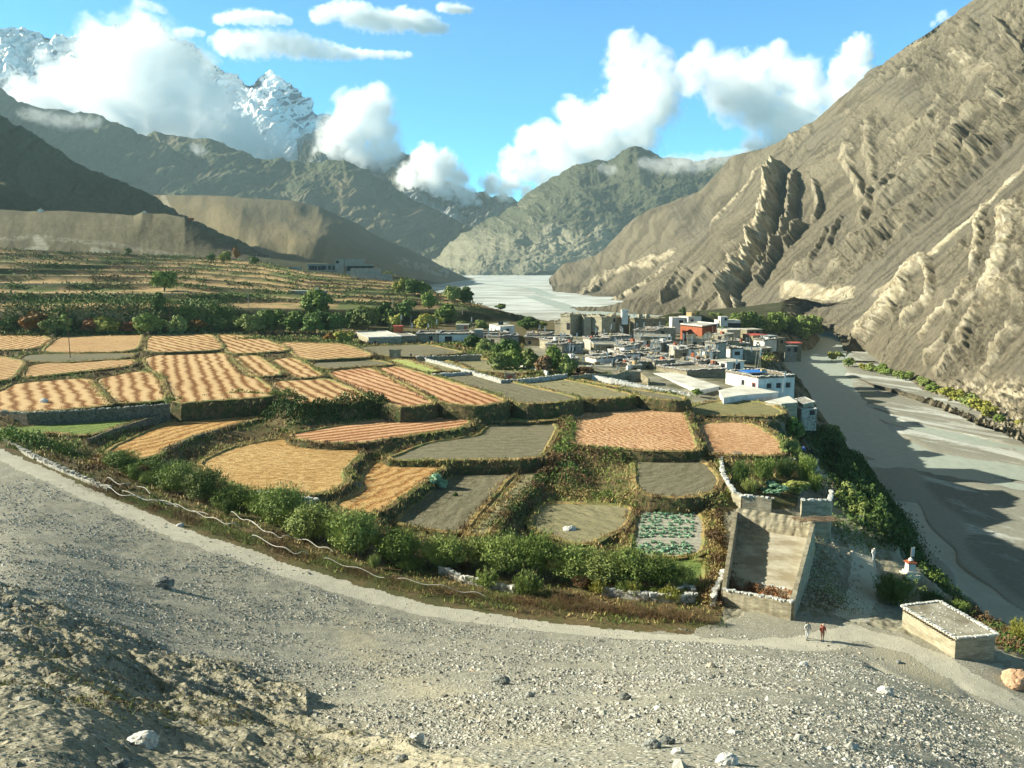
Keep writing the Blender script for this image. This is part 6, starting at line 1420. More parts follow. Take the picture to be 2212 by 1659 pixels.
for i, (a, b, w, zt) in enumerate(MIDR):
    zt_ = zt; ww = w; sk = random.uniform(-3, 3)
    side = 'left' if a < 1280 else 'centre' if a < 1460 else 'right'; row = 'back' if b < 735 else 'middle' if b < 770 else 'front'
    near_ = min(TREES, key=lambda t_: 1)  # keeps the survey order
    k_ = sorted(range(len(MIDR)), key=lambda q: MIDR[q][0]).index(i); lb = f'{DESC[i % 4]}, {nth(k_)} from the left in the packed village'
    house(lb, random.uniform(6, 10), (a - ww / 2, b + sk * .3), (a + ww / 2, b - sk * .3), zt_, zt_ - 3.3, random.choice([M_MUD, M_PALE, M_MUD, M_WSTN, M_WSTN, M_PALE, M_WHITE]), random.choice([M_ROOF, M_ROOFW, M_ROOF, M_MUD]), random.choice(['wood', 'wood', 'stone']),
          [W('f', random.uniform(.25, .75), zt_ - 1.4, random.uniform(.8, 1.6), 1.1)], group='packed flat-roofed houses of the old village',
          extra=roof_box(rel=(random.uniform(.2, .8), random.uniform(.2, .8)), size=(random.uniform(.7, 1.6), random.uniform(.7, 1.4), random.uniform(.6, 1.3)), mt=random.choice([M_RED, M_OCHRE, M_WHITE, M_MUD, M_WOOD])))
    for _ in range(3): POLES.append((a + random.uniform(-.5, .5) * ww, b + random.uniform(-7, 2), zt_, random.uniform(1.6, 3.8)))
# poles and prayer flags on the roofs
POLES += [(1566 + 64, 799, 2.9, 6.0), (1636, 796, 2.9, 5.0), (1642, 800, 2.9, 4.4), (1586, 806, 2.9, 4.0), (1690, 846, .9, 5.0), (1318, 690, 2, 8.0), (1372, 726, 4, 9.0), (1316, 730, 4, 5.0), (1336, 728, 4, 5.0), (888, 716, 6, 3.2), (906, 716, 6, 3.4), (934, 714, 6, 4.0), (942, 714, 6, 4.2), (960, 714, 6, 4.2), (922, 716, 6, 3.0), (844, 713, 6.4, 5.0), (866, 712, 6.4, 5.5), (885, 712, 6.4, 5.5), (1015, 714, 6, 5), (1022, 714, 6, 5)]
for i, (a, b, z, h) in enumerate(sorted(POLES, key=lambda q: q[0])):
    p = P(a, b, z); e = empty('prayer_flag_pole' if i % 2 else 'roof_pole', p, None, None)
    ln = random.uniform(-.15, .15); m = MB(); m.tube([(0, 0, -.3), (ln * h, 0, h)], [.06, .035], 5); m.build('pole', M_POLE, e)
    if i % 2:
        m = MB(); hh = min(h * .5, 1.6); m.box((ln * h * .8 + .22, 0, h - hh / 2 - .1), (.36, .03, hh), 0, 0, .25); m.build('flag', M_FLAG, e)
    k2 = i // 2; lk = 'pole with faded prayer flag' if i % 2 else 'bare wooden pole'
    tag(e, f'{lk} on the village roofs, {nth(k2)} from the left', 'pole', 'prayer flag poles on the village roofs' if i % 2 else 'bare poles on the village roofs')
# red prayer shelter
house('small red prayer shelter on the roofs before the trees', 3, (850, 704), (868, 704), 8.6, 6.2, M_RED, M_REDR, None, [], catg='shelter', name='prayer_shelter', over=.2)
# --- unfinished concrete building on the terraces
house('long unfinished concrete building with open window holes on the terraces', 11, (664, 570), (728, 570), 29.7, 23.0, M_CONC, M_ROOF, None, [W('f', t, 27.0, 3.4 if k % 3 == 0 else 1.6, 2.6) for k, t in enumerate((.14, .28, .4, .54, .74, .88))] + [W('l', .3, 27, 1.5, 1.8)], catg='building', name='unfinished_building', over=.3)
house('taller concrete stair block between the two unfinished wings', 8, (724, 560), (743, 560), 32.8, 23.0, M_CONC, M_CONC, None, [W('f', .25, 31.0, 1.6, 1.6)], catg='building', name='concrete_block')
house('right hand unfinished concrete wing with pillared openings', 12, (747, 571), (808, 571), 29.5, 21.0, M_CONC, M_ROOF, None, [W('f', t, 26.8, 4.0, 3.0) for t in (.14, .38, .62, .86)] + [W('l', .5, 26.8, 2.0, 2.4)], catg='building', name='unfinished_building', over=.5)
house('bare concrete walls of a second storey above the right wing', 6, (744, 560), (788, 560), 32.8, 29.3, M_CONC, M_CONC, None, [], catg='building', name='concrete_wall', jag=.5)
house('concrete plinth terrace in front of the unfinished wing', 6, (757, 580), (822, 580), 27.0, 18, M_CONC, M_CONC, None, [], catg='wall', name='plinth')
house('long concrete retaining wall below the unfinished wing', 6, (762, 592), (846, 592), 23.6, 15, M_CONC, M_CONC, None, [], catg='wall', name='retaining_wall')
house('sunlit concrete ramp wall left of the unfinished building', 3, (622, 577), (650, 577), 27.6, 22, M_CONC, M_CONC, None, [], catg='wall', name='ramp_wall')
house('low white shed with a dish and tank among the lower terraces', 6, (622, 628), (701, 628), 17.5, 13.5, M_CONC, M_ROOFW, None, [W('f', .1, 15.9, 2, 1.4)], catg='shed', name='shed', extra=roof_box(rel=(.75, .5), size=(1.6, 1.6, 1.3), mt=M_WHITE, name='water_tank'))
for a, b, z, lb in ((492, 707, 6.4, 'left water tank'), (505, 705, 6.4, 'middle water tank'), (521, 703, 6.6, 'right water tank')):
    p = P(a, b, z - .2); m = MB(); m.tube([(0, 0, -.8), (0, 0, 1.6), (0, 0, 1.9)], [1.1, 1.1, .3], 12); m.build('water_tank', M_GREYR, None, p); tag(bpy.context.scene.collection.objects[-1], f'grey cylindrical {lb} of three in front of the tree belt', 'water tank', 'water tanks before the tree belt')

# --- walls
def wall(name, label, pts, hgt, th=.5, mt=M_WSTN, cap=True, z=None, catg='wall', base=2.0, jag=.12, capm=M_CAP, group=None, top=False):
    """pts surveyed along the top when z is given (level z, or one z per point), else along the foot on the ground"""
    if z is None: w = [onG(a, b) for a, b in pts]; tops = [q[2] + hgt for q in w]
    else:
        zz = z if isinstance(z, (list, tuple)) else [z] * len(pts); w = [P(a, b, c) for (a, b), c in zip(pts, zz)]; tops = list(zz)
    S = []; T = []
    for i in range(len(w) - 1):
        n = max(1, int(np.linalg.norm((w[i + 1] - w[i])[:2]) / .5)); S += [w[i][:2] + (w[i + 1] - w[i])[:2] * t / n for t in range(n)]; T += [tops[i] + (tops[i + 1] - tops[i]) * t / n for t in range(n)]
    S.append(w[-1][:2]); T.append(tops[-1]); S = np.array(S); T = np.array(T) + jag * noise2(S[:, 0] * .8, S[:, 1] * .8)
    t = np.gradient(S, axis=0); t /= np.linalg.norm(t, axis=1)[:, None]; nn = np.stack([-t[:, 1], t[:, 0]], 1); n = len(S)
    wob = .06 * noise2(S[:, 0] * 1.3 + 5, S[:, 1] * 1.3)[:, None]
    V = np.concatenate([np.c_[S + nn * th * .62, T - hgt - base], np.c_[S + nn * (th * .45 + wob), T], np.c_[S - nn * (th * .45 + wob), T], np.c_[S - nn * th * .62, T - hgt - base]])
    F = []
    for j in range(3):
        for i in range(n - 1): F.append((j * n + i, (j + 1) * n + i, (j + 1) * n + i + 1, j * n + i + 1))
    F += [(0, n, 2 * n, 3 * n), (n - 1, 4 * n - 1, 3 * n - 1, 2 * n - 1)]
    L = np.array([S[n // 2, 0], S[n // 2, 1], T[n // 2] - hgt]); e = empty(name, L, label, catg, group)
    npmesh('wall_body', V - L, F, mt, parent=e)
    if cap:
        m = MB()
        for i in range(n):
            for k in range(2 if np.hypot(*S[i]) < 150 else 1):
                c = S[i] + t[i] * random.uniform(-.25, .25) + nn[i] * random.uniform(-.12, .12); s_ = random.uniform(.2, .46)
                m.box((c[0], c[1], T[i] + s_ * .18), (s_ * 1.2, s_ * random.uniform(.7, 1.3), s_ * random.uniform(.4, .8)), random.random() * 3, 0, .2)
        m.build('coping_stones', capm, e, L)
    return e
wall('stone_wall', 'dry-stone wall running diagonally between the weedy plots before the village', [(901, 770), (960, 785), (1021, 803), (1084, 821)], .8, z=4.2)
wall('stone_wall', 'short low wall at the top corner of the grey fallow', [(934, 809), (980, 806), (1024, 803)], .8, z=4.1)
wall('stone_wall', 'dark low wall along the back of the weedy plot by the farmer', [(901, 770), (960, 769), (1038, 767)], 1.2, z=4.8, mt=M_MUD)
wall('stone_wall', 'low dark-faced wall from the arched gate to the village', [(1086, 822), (1150, 817), (1224, 808)], 1.0, z=3.9)
wall('stone_wall', 'bright whitish low wall crossing the green plots', [(1086, 780), (1130, 789), (1183, 803)], .8, z=3.6, mt=M_WHITE)
wall('garden_wall', 'long white-faced wall with fence posts in front of the white roofs', [(1266, 808), (1320, 818), (1400, 834), (1492, 851)], 1.6, z=[3.2, 2.6, 1.4, 0.2], mt=M_WHITE)
wall('garden_wall', 'brown mud wall with a curved raised gate', [(1228, 813), (1270, 808), (1330, 808), (1350, 801), (1385, 803), (1402, 818)], 1.4, z=[3.4, 3.4, 3.0, 3.6, 3.4, 2.2], mt=M_MUD, cap=False)
wall('stone_wall', 'brown stone wall ending beside the grey lane', [(1311, 876), (1350, 867), (1406, 856)], 1.3, z=[.9, 1.4, 1.8], mt=M_WSTN)
wall('retaining_wall', 'long shadowed mud wall above the green strip at the left', [(0, 889), (60, 892), (150, 888), (260, 881), (366, 873)], 2.4, z=4.9, mt=M_DSTN, base=1.2, capm=M_WSTN)
wall('retaining_wall', 'curved dark stone wall between the green strip and the curved straw field', [(190, 948), (235, 930), (300, 909), (366, 888)], 1.6, z=[2.6, 2.9, 3.0, 3.2], mt=M_DSTN, cap=False)
wall('retaining_wall', 'dark stone retaining wall right of the curved straw field', [(352, 972), (420, 942), (500, 918), (574, 902)], 1.9, z=1.75, mt=M_DSTN, cap=False)
wall('stone_wall', 'rubble wall beside the path at the left edge', [(-60, 940), (0, 953), (60, 985), (110, 1010), (180, 1040), (235, 1062)], .55, z=None, capm=M_WSTN)
wall('stone_wall', 'white stone wall behind the right end of the brush fence', [(1300, 1285), (1380, 1296), (1470, 1302), (1500, 1300)], .7)
wall('stone_wall', 'short pile of white stones joining the fence corner', [(1462, 1292), (1478, 1280), (1500, 1290)], .8)
wall('stone_wall', 'tumbled stones under the weeping bushes', [(950, 1238), (1000, 1258), (1060, 1270), (1110, 1282)], .6)
wall('stone_wall', 'rubble edge under the loose straw field', [(560, 1076), (620, 1083), (680, 1090)], .7)
wall('stone_wall', 'broken rubble pile at the left corner of the roofless enclosure', [(1540, 1310), (1548, 1290), (1556, 1270), (1560, 1255)], 1.0)
# garden
wall('garden_wall', 'white-topped wall curving round the left of the green garden', [(1576, 981), (1557, 990), (1563, 1028), (1587, 1064), (1604, 1071)], 1.5, z=-1.0, mt=M_PALE, base=1.6)
wall('garden_wall', 'pale wall along the front of the green garden', [(1604, 1071), (1635, 1073), (1667, 1076)], 1.7, z=-1.0, mt=M_PALE, base=2.2)
wall('garden_wall', 'front wall right of the gap in the green garden', [(1731, 1081), (1765, 1081), (1792, 1080), (1796, 1060)], 1.6, z=-1.4, mt=M_PALE, base=4.0)
wall('garden_wall', 'low back wall of the green garden', [(1600, 982), (1650, 987), (1714, 992)], 1.2, z=-1.2, mt=M_MUD, base=1.4)
house('dark doorway in the back corner of the green garden', 1.2, (1584, 979), (1601, 980), -.6, -2.6, M_WSTN, M_WSTN, None, door=('f', .5, 1.0, 1.7, M_GLASS), catg='doorway', name='garden_doorway')
house('small arched mud gateway in the field wall', 1.5, (841, 757), (864, 757), 6.1, 4.0, M_MUD, M_MUD, None, door=('f', .55, 1.0, 1.7, M_PALE), catg='gateway', name='mud_gateway', jag=.4)
house('arched mud gate with a dark red door in the plot wall', 1.2, (1090, 806), (1113, 806), 5.0, 3.0, M_MUD, M_MUD, None, door=('f', .5, 1.4, 1.5, M_FRAME), catg='gateway', name='mud_gateway', jag=.5)
# roofless enclosure beside the path
EF = [P(1563, 1273, -2.3), P(1711, 1300, -2.2), P(1757, 1129, -2.2), P(1590, 1104, -2.0)]
def comp(label, i, j, jag=.08, cap=True, base=3.2, mt=M_PALE, z0=-2.2, hg=1.9):
    a, b = EF[i], EF[j]; S = [a, b]; e = wall2(label, a, b, jag, cap, base, mt, hg); return e
def wall2(label, a, b, jag, cap, base, mt, hg):
    n = max(2, int(np.linalg.norm((b - a)[:2]) / .35)); S = np.array([a + (b - a) * t / n for t in range(n + 1)]); T = S[:, 2] + jag * noise2(S[:, 0] * 1.2, S[:, 1] * 1.2)
    d = (b - a)[:2]; d = d / np.linalg.norm(d); nn = np.array([-d[1], d[0]]); rows = []
    prof = [(.42, -base), (.32, -1.2), (.22, 0), (-.22, 0), (-.30, -1.2), (-.4, -base)]; m_ = len(S); V = []
    for w_, dz in prof:
        k = .05 * noise2(S[:, 0] * 2 + w_ * 9, S[:, 1] * 2 + dz)[:, None]; V.append(np.c_[S[:, :2] + nn * (w_ + k), T + dz])
    V = np.concatenate(V); F = [(j * m_ + i, (j + 1) * m_ + i, (j + 1) * m_ + i + 1, j * m_ + i + 1) for j in range(5) for i in range(m_ - 1)] + [tuple(j * m_ for j in range(6)), tuple((6 - j) * m_ - 1 for j in range(6))]
    L = np.array([*((a + b) / 2)[:2], a[2] - 2]); e = empty('enclosure_wall', L, label, 'wall'); npmesh('wall_body', V - L, F, mt, parent=e)
    if cap:
        q = MB()
        for i in range(m_):
            for _ in range(3):
                c = S[i, :2] + d * random.uniform(-.2, .2) + nn * random.uniform(-.2, .2); s_ = random.uniform(.14, .3); q.box((c[0], c[1], T[i] + s_ * .2), (s_ * 1.2, s_, s_ * .6), random.random() * 3, 0, .25)
        q.build('coping_stones', M_CAP, e, L)
    return e
comp('front mud wall with white stones on top of the roofless enclosure', 0, 1)
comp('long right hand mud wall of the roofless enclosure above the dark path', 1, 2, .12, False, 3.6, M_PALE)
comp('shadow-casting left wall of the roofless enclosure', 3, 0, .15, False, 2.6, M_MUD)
def backwall():
    a, b = EF[2], EF[3]; n = 60; h = 12; V = []; d = (b - a); nn = np.array([-d[1], d[0]]); nn = nn / np.linalg.norm(nn)
    if nn[1] > 0: nn = -nn
    for j in range(h):
        for i in range(n):
            t = i / (n - 1); p = a + d * t; z = p[2] + .2 - 2.3 * j / (h - 1) + .12 * math.sin(i * .9)
            o = .9 * j / (h - 1) + .25 * float(ridged(np.array([i * .35]), np.array([j * .12]))[0]); V.append((p[0] + nn[0] * o, p[1] + nn[1] * o, z))
    for i in range(n):
        t = i / (n - 1); p = a + d * t; V.append((p[0] - nn[0] * 1.2, p[1] - nn[1] * 1.2, p[2] + .15))
    F = [(j * n + i, j * n + i + 1, (j + 1) * n + i + 1, (j + 1) * n + i) for j in range(h - 1) for i in range(n - 1)] + [(i, h * n + i, h * n + i + 1, i + 1) for i in range(n - 1)]
    tag(npmesh('earth_bank', V, F, M_PALE, smooth=True), 'eroded sunlit earth face at the back of the roofless enclosure', 'bank')
backwall()
fl = MB(); c_ = np.mean(EF, 0); fl.prism([tuple(c_[:2] + (q[:2] - c_[:2]) * .985) for q in EF], -6.5, -4.05)
tag(fl.build('courtyard_floor', simple('trodden_floor', (.40, .36, .27), (.56, .51, .40), .7, .04, c3=(.32, .27, .18), scale2=.3)), kind='structure')
m = MB(); a = EF[0] * .72 + EF[3] * .28; b = EF[1] * .72 + EF[2] * .28
for t in np.linspace(.35, .95, 26): q = a + (b - a) * t; s_ = random.uniform(.15, .3); m.box((q[0], q[1], -4.0 + s_ * .3), (s_ * 1.3, s_, s_ * .7), random.random() * 3, 0, .2)
tag(m.build('stone_row', M_CAP), 'low row of stones across the floor of the roofless enclosure', 'stone row')
def redweed():
    n = 5200; t = rng.random(n); u = rng.random(n) * .85 + .06; q = EF[0][None] * ((1 - t) * 1)[:, None] * (1 - u * .27)[:, None] * 0
    p0 = EF[0] + (EF[3] - EF[0]) * 0; C = (EF[0][None] * (1 - t[:, None]) + EF[1][None] * t[:, None]); C = C + ((EF[3] - EF[0])[None] * (1 - t[:, None]) + (EF[2] - EF[1])[None] * t[:, None]) * (u * .25 + .02)[:, None]
    k = fbm(C[:, 0] / 1.5, C[:, 1] / 1.5, 2) > -.15; C = C[k]; n = len(C); C[:, 2] = -4.0 + rng.uniform(.05, .45, n); ax = unit(n); ax[:, 2] = abs(ax[:, 2]) + .6; ax /= np.linalg.norm(ax, axis=1)[:, None]
    V, F = cards(C, unit(n), ax, rng.uniform(.04, .12, n), rng.uniform(.15, .45, n)); tag(npmesh('red_weeds', V, F, [LM['red'], LM['brown']], rng.integers(0, 2, n)), kind='stuff')
redweed()
def sticks():
    m = MB(); c = P(1745, 1124, -1.9)
    for i in range(110):
        t = random.uniform(-.5, .7); L_ = random.uniform(.8, 2.0); o = np.array([random.uniform(-2.2, 2.6), random.uniform(-.9, .9), random.uniform(0, .35)]); q = c + o; m.tube([q, q + np.array([math.cos(t) * L_, -math.sin(t) * L_ * .5, random.uniform(-.15, .15)])], .022, 3)
    tag(m.build('stick_pile', simple('bleached_sticks', (.22, .14, .08), (.42, .30, .19), 6, .02)), 'heap of reddish sticks on the back corner of the roofless enclosure', 'stick pile')
sticks()
# mud hut at the lower right
def hut():
    zt, zb = -3.0, -5.1
    e = flatroof('flat-roofed mud hut with a stone-edged roof at the lower right', [(1947, 1309), (2066, 1379), (2156, 1371), (2030, 1299)], zt, zb, M_PALE, M_ROOF, par='s', name='mud_hut', catg='hut')
    A_, B_ = P(1952, 1311, zt), P(2066, 1379, zt); d = (B_ - A_); n_ = np.array([-d[1], d[0]]); n_ /= np.linalg.norm(n_)
    if n_ @ (P(2156, 1371, zt) - A_)[:2] > 0: n_ = -n_
    m = MB(); L = np.array(e.location)
    for t in np.linspace(.04, .96, 22):
        q = A_ + d * t; m.tube([(q[0] - n_[0] * .5, q[1] - n_[1] * .5, zt - .30), (q[0] + n_[0] * .28, q[1] + n_[1] * .28, zt - .26)], .06, 6)
    m.build('beam_ends', M_DARKW, e, L)
    m = MB()
    for _ in range(60):
        u, v = random.uniform(.08, .92), random.uniform(.08, .92); q = A_ + d * u + (P(2030, 1299, zt) - P(1947, 1309, zt)) * v; s_ = random.uniform(.04, .13); m.box((q[0], q[1], zt + s_ * .2), (s_ * 1.4, s_, s_ * .5), random.random() * 3, 0, .2)
    tag(m.build('roof_pebbles', M_CAP, e, L), kind='stuff')
hut()
# chorten with its prayer flag
def chorten():
    p = onG(1965, 1244); e = empty('chorten', p, 'small white chorten with an orange cap on the lit knoll', 'chorten')
    m = MB()
    m.box((0, 0, .12), (1.9, 1.9, .5)); m.box((0, 0, .55), (1.4, 1.4, .38), .05); m.build('base_steps', M_WHITE, e)
    m = MB(); m.box((0, 0, 1.25), (1.0, 1.0, 1.05), .05, 0, 0, .92); m.build('body', M_WHITE, e)
    m = MB(); m.box((0, 0, 1.86), (1.25, 1.25, .16), .05); m.box((0, 0, 2.03), (.85, .85, .18), .05, 0, 0, .8); m.build('ochre_cap', M_RED, e)
    m = MB(); m.tube([(0, 0, 2.1), (0, 0, 2.35), (0, 0, 2.5)], [.35, .25, .05], 10); m.build('dome', M_WHITE, e)
    f = empty('prayer_flag_pole', p + np.array([.3, .8, 0]), 'leaning prayer flag pole behind the white chorten', 'pole')
    m = MB(); m.tube([(0, 0, -.2), (.1, 0, 3.6)], [.05, .03], 6); m.build('pole', M_POLE, f); m = MB(); m.box((.32, 0, 3.0), (.4, .03, 1.2), 0, 0, .3); m.build('flag', M_FLAG, f)
    for s_, o in ((.5, (-1.6, -.3)), (.35, (-1.1, -1.0))):
        m = MB(); m.rock((0, 0, s_ * .3), s_); tag(m.build('offering_stone', M_WSTONE, None, p + np.array([*o, 0])), 'white painted rock at the foot of the chorten, ' + ('larger of two' if s_ == .5 else 'smaller of two'), 'stone')
chorten()
# tiny shrines and poles in the distance
for a, b, r, sz, lb in ((312, 461, 862, 2.2, 'tiny white shrine on the crest of the dry hill'), (88, 457, 890, 2.6, 'tiny white shrine at the left end of the dry hill crest')):
    p = PR(a, b, r); e = empty('shrine', p, lb, 'shrine'); m = MB(); m.box((0, 0, 0), (sz * 1.6, sz, sz * 1.4)); m.build('base_block', M_WHITE, e); m = MB(); m.box((0, 0, sz), (sz * .8, sz * .6, sz * .6), 0, 0, 0, .4); m.build('cap', M_OCHRE, e)
p = PR(413, 474, 835); e = empty('red_hut', p, 'tiny red hut on the slope of the dry hill', 'hut'); m = MB(); m.box((0, 0, 0), (4, 3, 2)); m.build('wall', M_RED, e); m = MB(); m.box((0, 0, 1.15), (4.6, 3.6, .3)); m.build('roof', M_REDR, e)
EP = [(152, 776, 693, M_RUST, 'tall rusty pole beside the left stubble fields'), (370, 722, 660, M_RUST, 'rusty pole with a crossbar behind the fields'), (537, 664, 632, M_POLE, 'pale pole on the lower terraces'), (848, 664, 640, M_POLE, 'pale pole right of the tree belt'), (999, 680, 664, M_POLE, 'pale pole above the village trees'),
      (555, 568, 548, M_POLE, 'left pale pole on the upper terraces'), (584, 572, 555, M_POLE, 'second pale pole on the upper terraces'), (662, 572, 556, M_POLE, 'pale pole beside the unfinished building'), (396, 474, 452, M_POLE, 'mast on the right end of the dry hill'), (848, 590, 570, M_POLE, 'left one of twin masts right of the unfinished building'), (852, 590, 570, M_POLE, 'right one of twin masts right of the unfinished building')]
for a, b, t, mt, lb in EP:
    g = onG(a, b) if b > 480 else PR(a, b, 835); h = (b - t) * mpp(a, b, g); e = empty('utility_pole', g, lb, 'pole'); m = MB(); m.tube([(0, 0, -.5), (0, 0, h)], [.13 if h < 12 else .16, .08], 6); m.build('pole', mt, e)
    m = MB(); m.box((0, 0, h - .8), (1.8, .12, .14)); m.build('crossarm', mt, e)
# ------------------------------------------------------------------ people
M_SKIN = plain('skin', (.38, .22, .15), .6); M_HAIR = plain('dark_hair', (.03, .02, .015), .6)
def cloth(n, c): return plain(n, c, .9)
def skin_body(pts, edges, rad, mat_, name, parent, sub=2):
    me = bpy.data.meshes.new(name); me.from_pydata([Vector(p) for p in pts], edges, []); o = bpy.data.objects.new(name, me); col.objects.link(o)
    md = o.modifiers.new('skin', 'SKIN'); md.use_smooth_shade = True
    for i, r_ in enumerate(rad):
        v = me.skin_vertices[0].data[i] if me.skin_vertices else None
        if v: v.radius = (r_, r_) if not isinstance(r_, tuple) else r_
    sb = o.modifiers.new('sub', 'SUBSURF'); sb.levels = sb.render_levels = sub
    me.materials.append(mat_); o.parent = parent; return o
def ensure_skin(me):
    bm = bmesh.new(); bm.from_mesh(me); bm.verts.layers.skin.verify(); bm.to_mesh(me); bm.free()
def person(loc, rz, h, top, legs, hat, pack, label, stride=.16, polex=True, lean=.05, shorts=False, group=None):
    e = empty('person', loc, label, 'person', group, rz); s = h / 1.75
    mt_top, mt_leg = cloth('shirt', top), cloth('trousers', legs)
    # facing -Y (towards the path up); x right
    y = lambda z: -lean * z
    H = {'pel': (0, y(.95), .95), 'wai': (0, y(1.1), 1.10), 'che': (0, y(1.32), 1.34), 'nec': (0, y(1.5) - .01, 1.49), 'hb': (0, y(1.6) - .03, 1.58), 'ht': (0, y(1.7) - .04, 1.68),
         'hl': (-.10, y(.9), .90), 'kl': (-.11, -stride * .75, .50), 'al': (-.11, -stride, .08), 'tl': (-.12, -stride - .16, .03),
         'hr': (.10, y(.9), .90), 'kr': (.11, .02, .48), 'ar': (.11, stride, .10), 'tr': (.12, stride - .15, .03),
         'sl': (-.19, y(1.42), 1.42), 'el': (-.27, y(1.15) + .04, 1.15), 'wl': (-.26, -.22, 1.02), 'sr': (.19, y(1.42), 1.42), 'er': (.27, .06, 1.15), 'wr': (.27, -.16, .98)}
    R0_ = {'pel': (.15, .12), 'wai': (.14, .10), 'che': (.17, .115), 'nec': .055, 'hb': (.075, .09), 'ht': (.085, .10), 'hl': .095, 'kl': .062, 'al': .042, 'tl': .035, 'hr': .095, 'kr': .062, 'ar': .042, 'tr': .035, 'sl': .062, 'el': .045, 'wl': .03, 'sr': .062, 'er': .045, 'wr': .03}
    names = list(H); ix = {n: i for i, n in enumerate(names)}
    ed = [('pel', 'wai'), ('wai', 'che'), ('che', 'nec'), ('nec', 'hb'), ('hb', 'ht'), ('pel', 'hl'), ('hl', 'kl'), ('kl', 'al'), ('al', 'tl'), ('pel', 'hr'), ('hr', 'kr'), ('kr', 'ar'), ('ar', 'tr'), ('che', 'sl'), ('sl', 'el'), ('el', 'wl'), ('che', 'sr'), ('sr', 'er'), ('er', 'wr')]
    me = bpy.data.meshes.new('body'); me.from_pydata([Vector(H[n]) * s for n in names], [(ix[a], ix[b]) for a, b in ed], []); ensure_skin(me)
    o = bpy.data.objects.new('body', me); col.objects.link(o); o.parent = e
    for n in names:
        r_ = R0_[n]; me.skin_vertices[0].data[ix[n]].radius = [c * s for c in (r_ if isinstance(r_, tuple) else (r_, r_))]
        me.skin_vertices[0].data[ix[n]].use_root = n == 'pel'
    o.modifiers.new('skin', 'SKIN').use_smooth_shade = True; sb = o.modifiers.new('sub', 'SUBSURF'); sb.levels = sb.render_levels = 1
    dg = bpy.context.evaluated_depsgraph_get(); dg.update(); src = bpy.data.meshes.new_from_object(o.evaluated_get(dg)); bpy.data.objects.remove(o)
    nV = len(src.vertices); V = np.zeros(nV * 3, np.float32); src.vertices.foreach_get('co', V); V = V.reshape(-1, 3) / s; Fs = [tuple(p.vertices) for p in src.polygons]; bpy.data.meshes.remove(src)
    nrm = np.zeros_like(V)
    def part(nm, sel, mt, grow):
        cen = np.array([V[list(f)].mean(0) for f in Fs]); k = [i for i in range(len(Fs)) if sel(cen[i])]
        me2 = bpy.data.meshes.new(nm); used = sorted({v for i in k for v in Fs[i]}); mp = {v: j for j, v in enumerate(used)}
        me2.from_pydata([tuple(V[v]) for v in used], [], [tuple(mp[v] for v in Fs[i]) for i in k]); me2.update()
        if grow:
            for v in me2.vertices: v.co += v.normal * grow
        me2.transform(Matrix.Scale(s, 4)); me2.materials.append(mt)
        for p in me2.polygons: p.use_smooth = True
        q = bpy.data.objects.new(nm, me2); col.objects.link(q); q.parent = e; return q
    part('body', lambda c: True, M_SKIN, 0)
    part('shirt', lambda c: (c[2] > .93 and c[2] < 1.50 and not (abs(c[0]) > .2 and c[2] < 1.06)), mt_top, .018)
    part('trousers', lambda c: (.50 if shorts else .10) < c[2] < .99 and abs(c[0]) < .215, mt_leg, .014)
    part('shoes', lambda c: c[2] < .12, M_HAIR, .014)
    part('hair', lambda c: c[2] > 1.63 or (c[2] > 1.53 and c[1] > y(1.6) + .0), M_HAIR, .012)
    if hat is not None:
        m = MB(); m.tube([(0, y(1.7) - .04, 1.69), (0, y(1.7) - .04, 1.715)], [.16, .15], 12); m.tube([(0, y(1.7) - .04, 1.71), (0, y(1.7) - .04, 1.80)], [.10, .075], 12); q = m.build('hat', cloth('hat_cloth', hat), e); q.scale = (s, s, s)
    if pack is not None:
        m = MB(); m.box((0, y(1.25) + .22, 1.24), (.32, .20, .52), 0, 0, .1); m.box((0, y(1.25) + .22, 1.53), (.28, .18, .1), 0, 0, .1); m.box((0, y(1.2) + .34, 1.14), (.22, .07, .24), 0, 0, .1)
        m.tube([(-.12, y(1.4) - .13, 1.2), (-.13, y(1.4) - .13, 1.42), (-.12, y(1.5) + .06, 1.50)], .02, 5); m.tube([(.12, y(1.4) - .13, 1.2), (.13, y(1.4) - .13, 1.42), (.12, y(1.5) + .06, 1.50)], .02, 5)
        q = m.build('backpack', cloth('pack_cloth', pack), e); q.scale = (s, s, s)
    for sx, w in ((-1, H['wl']), (1, H['wr'])):
        m = MB(); m.box((w[0], w[1] - .045, w[2] - .02), (.035, .09, .085), 0, 0, .1, .9)
        for k in range(4): m.tube([(w[0] + (k - 1.5) * .018, w[1] - .08, w[2] - .02), (w[0] + (k - 1.5) * .018, w[1] - .11, w[2] - .045), (w[0] + (k - 1.5) * .016, w[1] - .10, w[2] - .08 + .006 * k)], [.010, .009, .007], 4)
        m.tube([(w[0] - sx * .02, w[1] - .03, w[2]), (w[0] - sx * .045, w[1] - .065, w[2] - .02), (w[0] - sx * .04, w[1] - .09, w[2] - .035)], [.011, .010, .008], 4)
        q = m.build('hand', M_SKIN, e); q.scale = (s, s, s)
    # face
    m = MB(); fy = y(1.63) - .135
    m.box((0, fy - .005, 1.625), (.028, .04, .05), 0, 0, 0, .5); q = m.build('nose', M_SKIN, e); q.scale = (s, s, s)
    for sx in (-1, 1):
        m = MB(); m.box((sx * .032, fy + .012, 1.645), (.024, .012, .012)); q = m.build('eye', M_HAIR, e); q.scale = (s, s, s)
    if polex:
        m = MB(); m.tube([(H['wl'][0], H['wl'][1] - .10, H['wl'][2] + .05), (H['wl'][0] - .05, H['wl'][1] - .35, .0)], .014, 5); q = m.build('walking_pole', M_POLE, e); q.scale = (s, s, s)
    return e
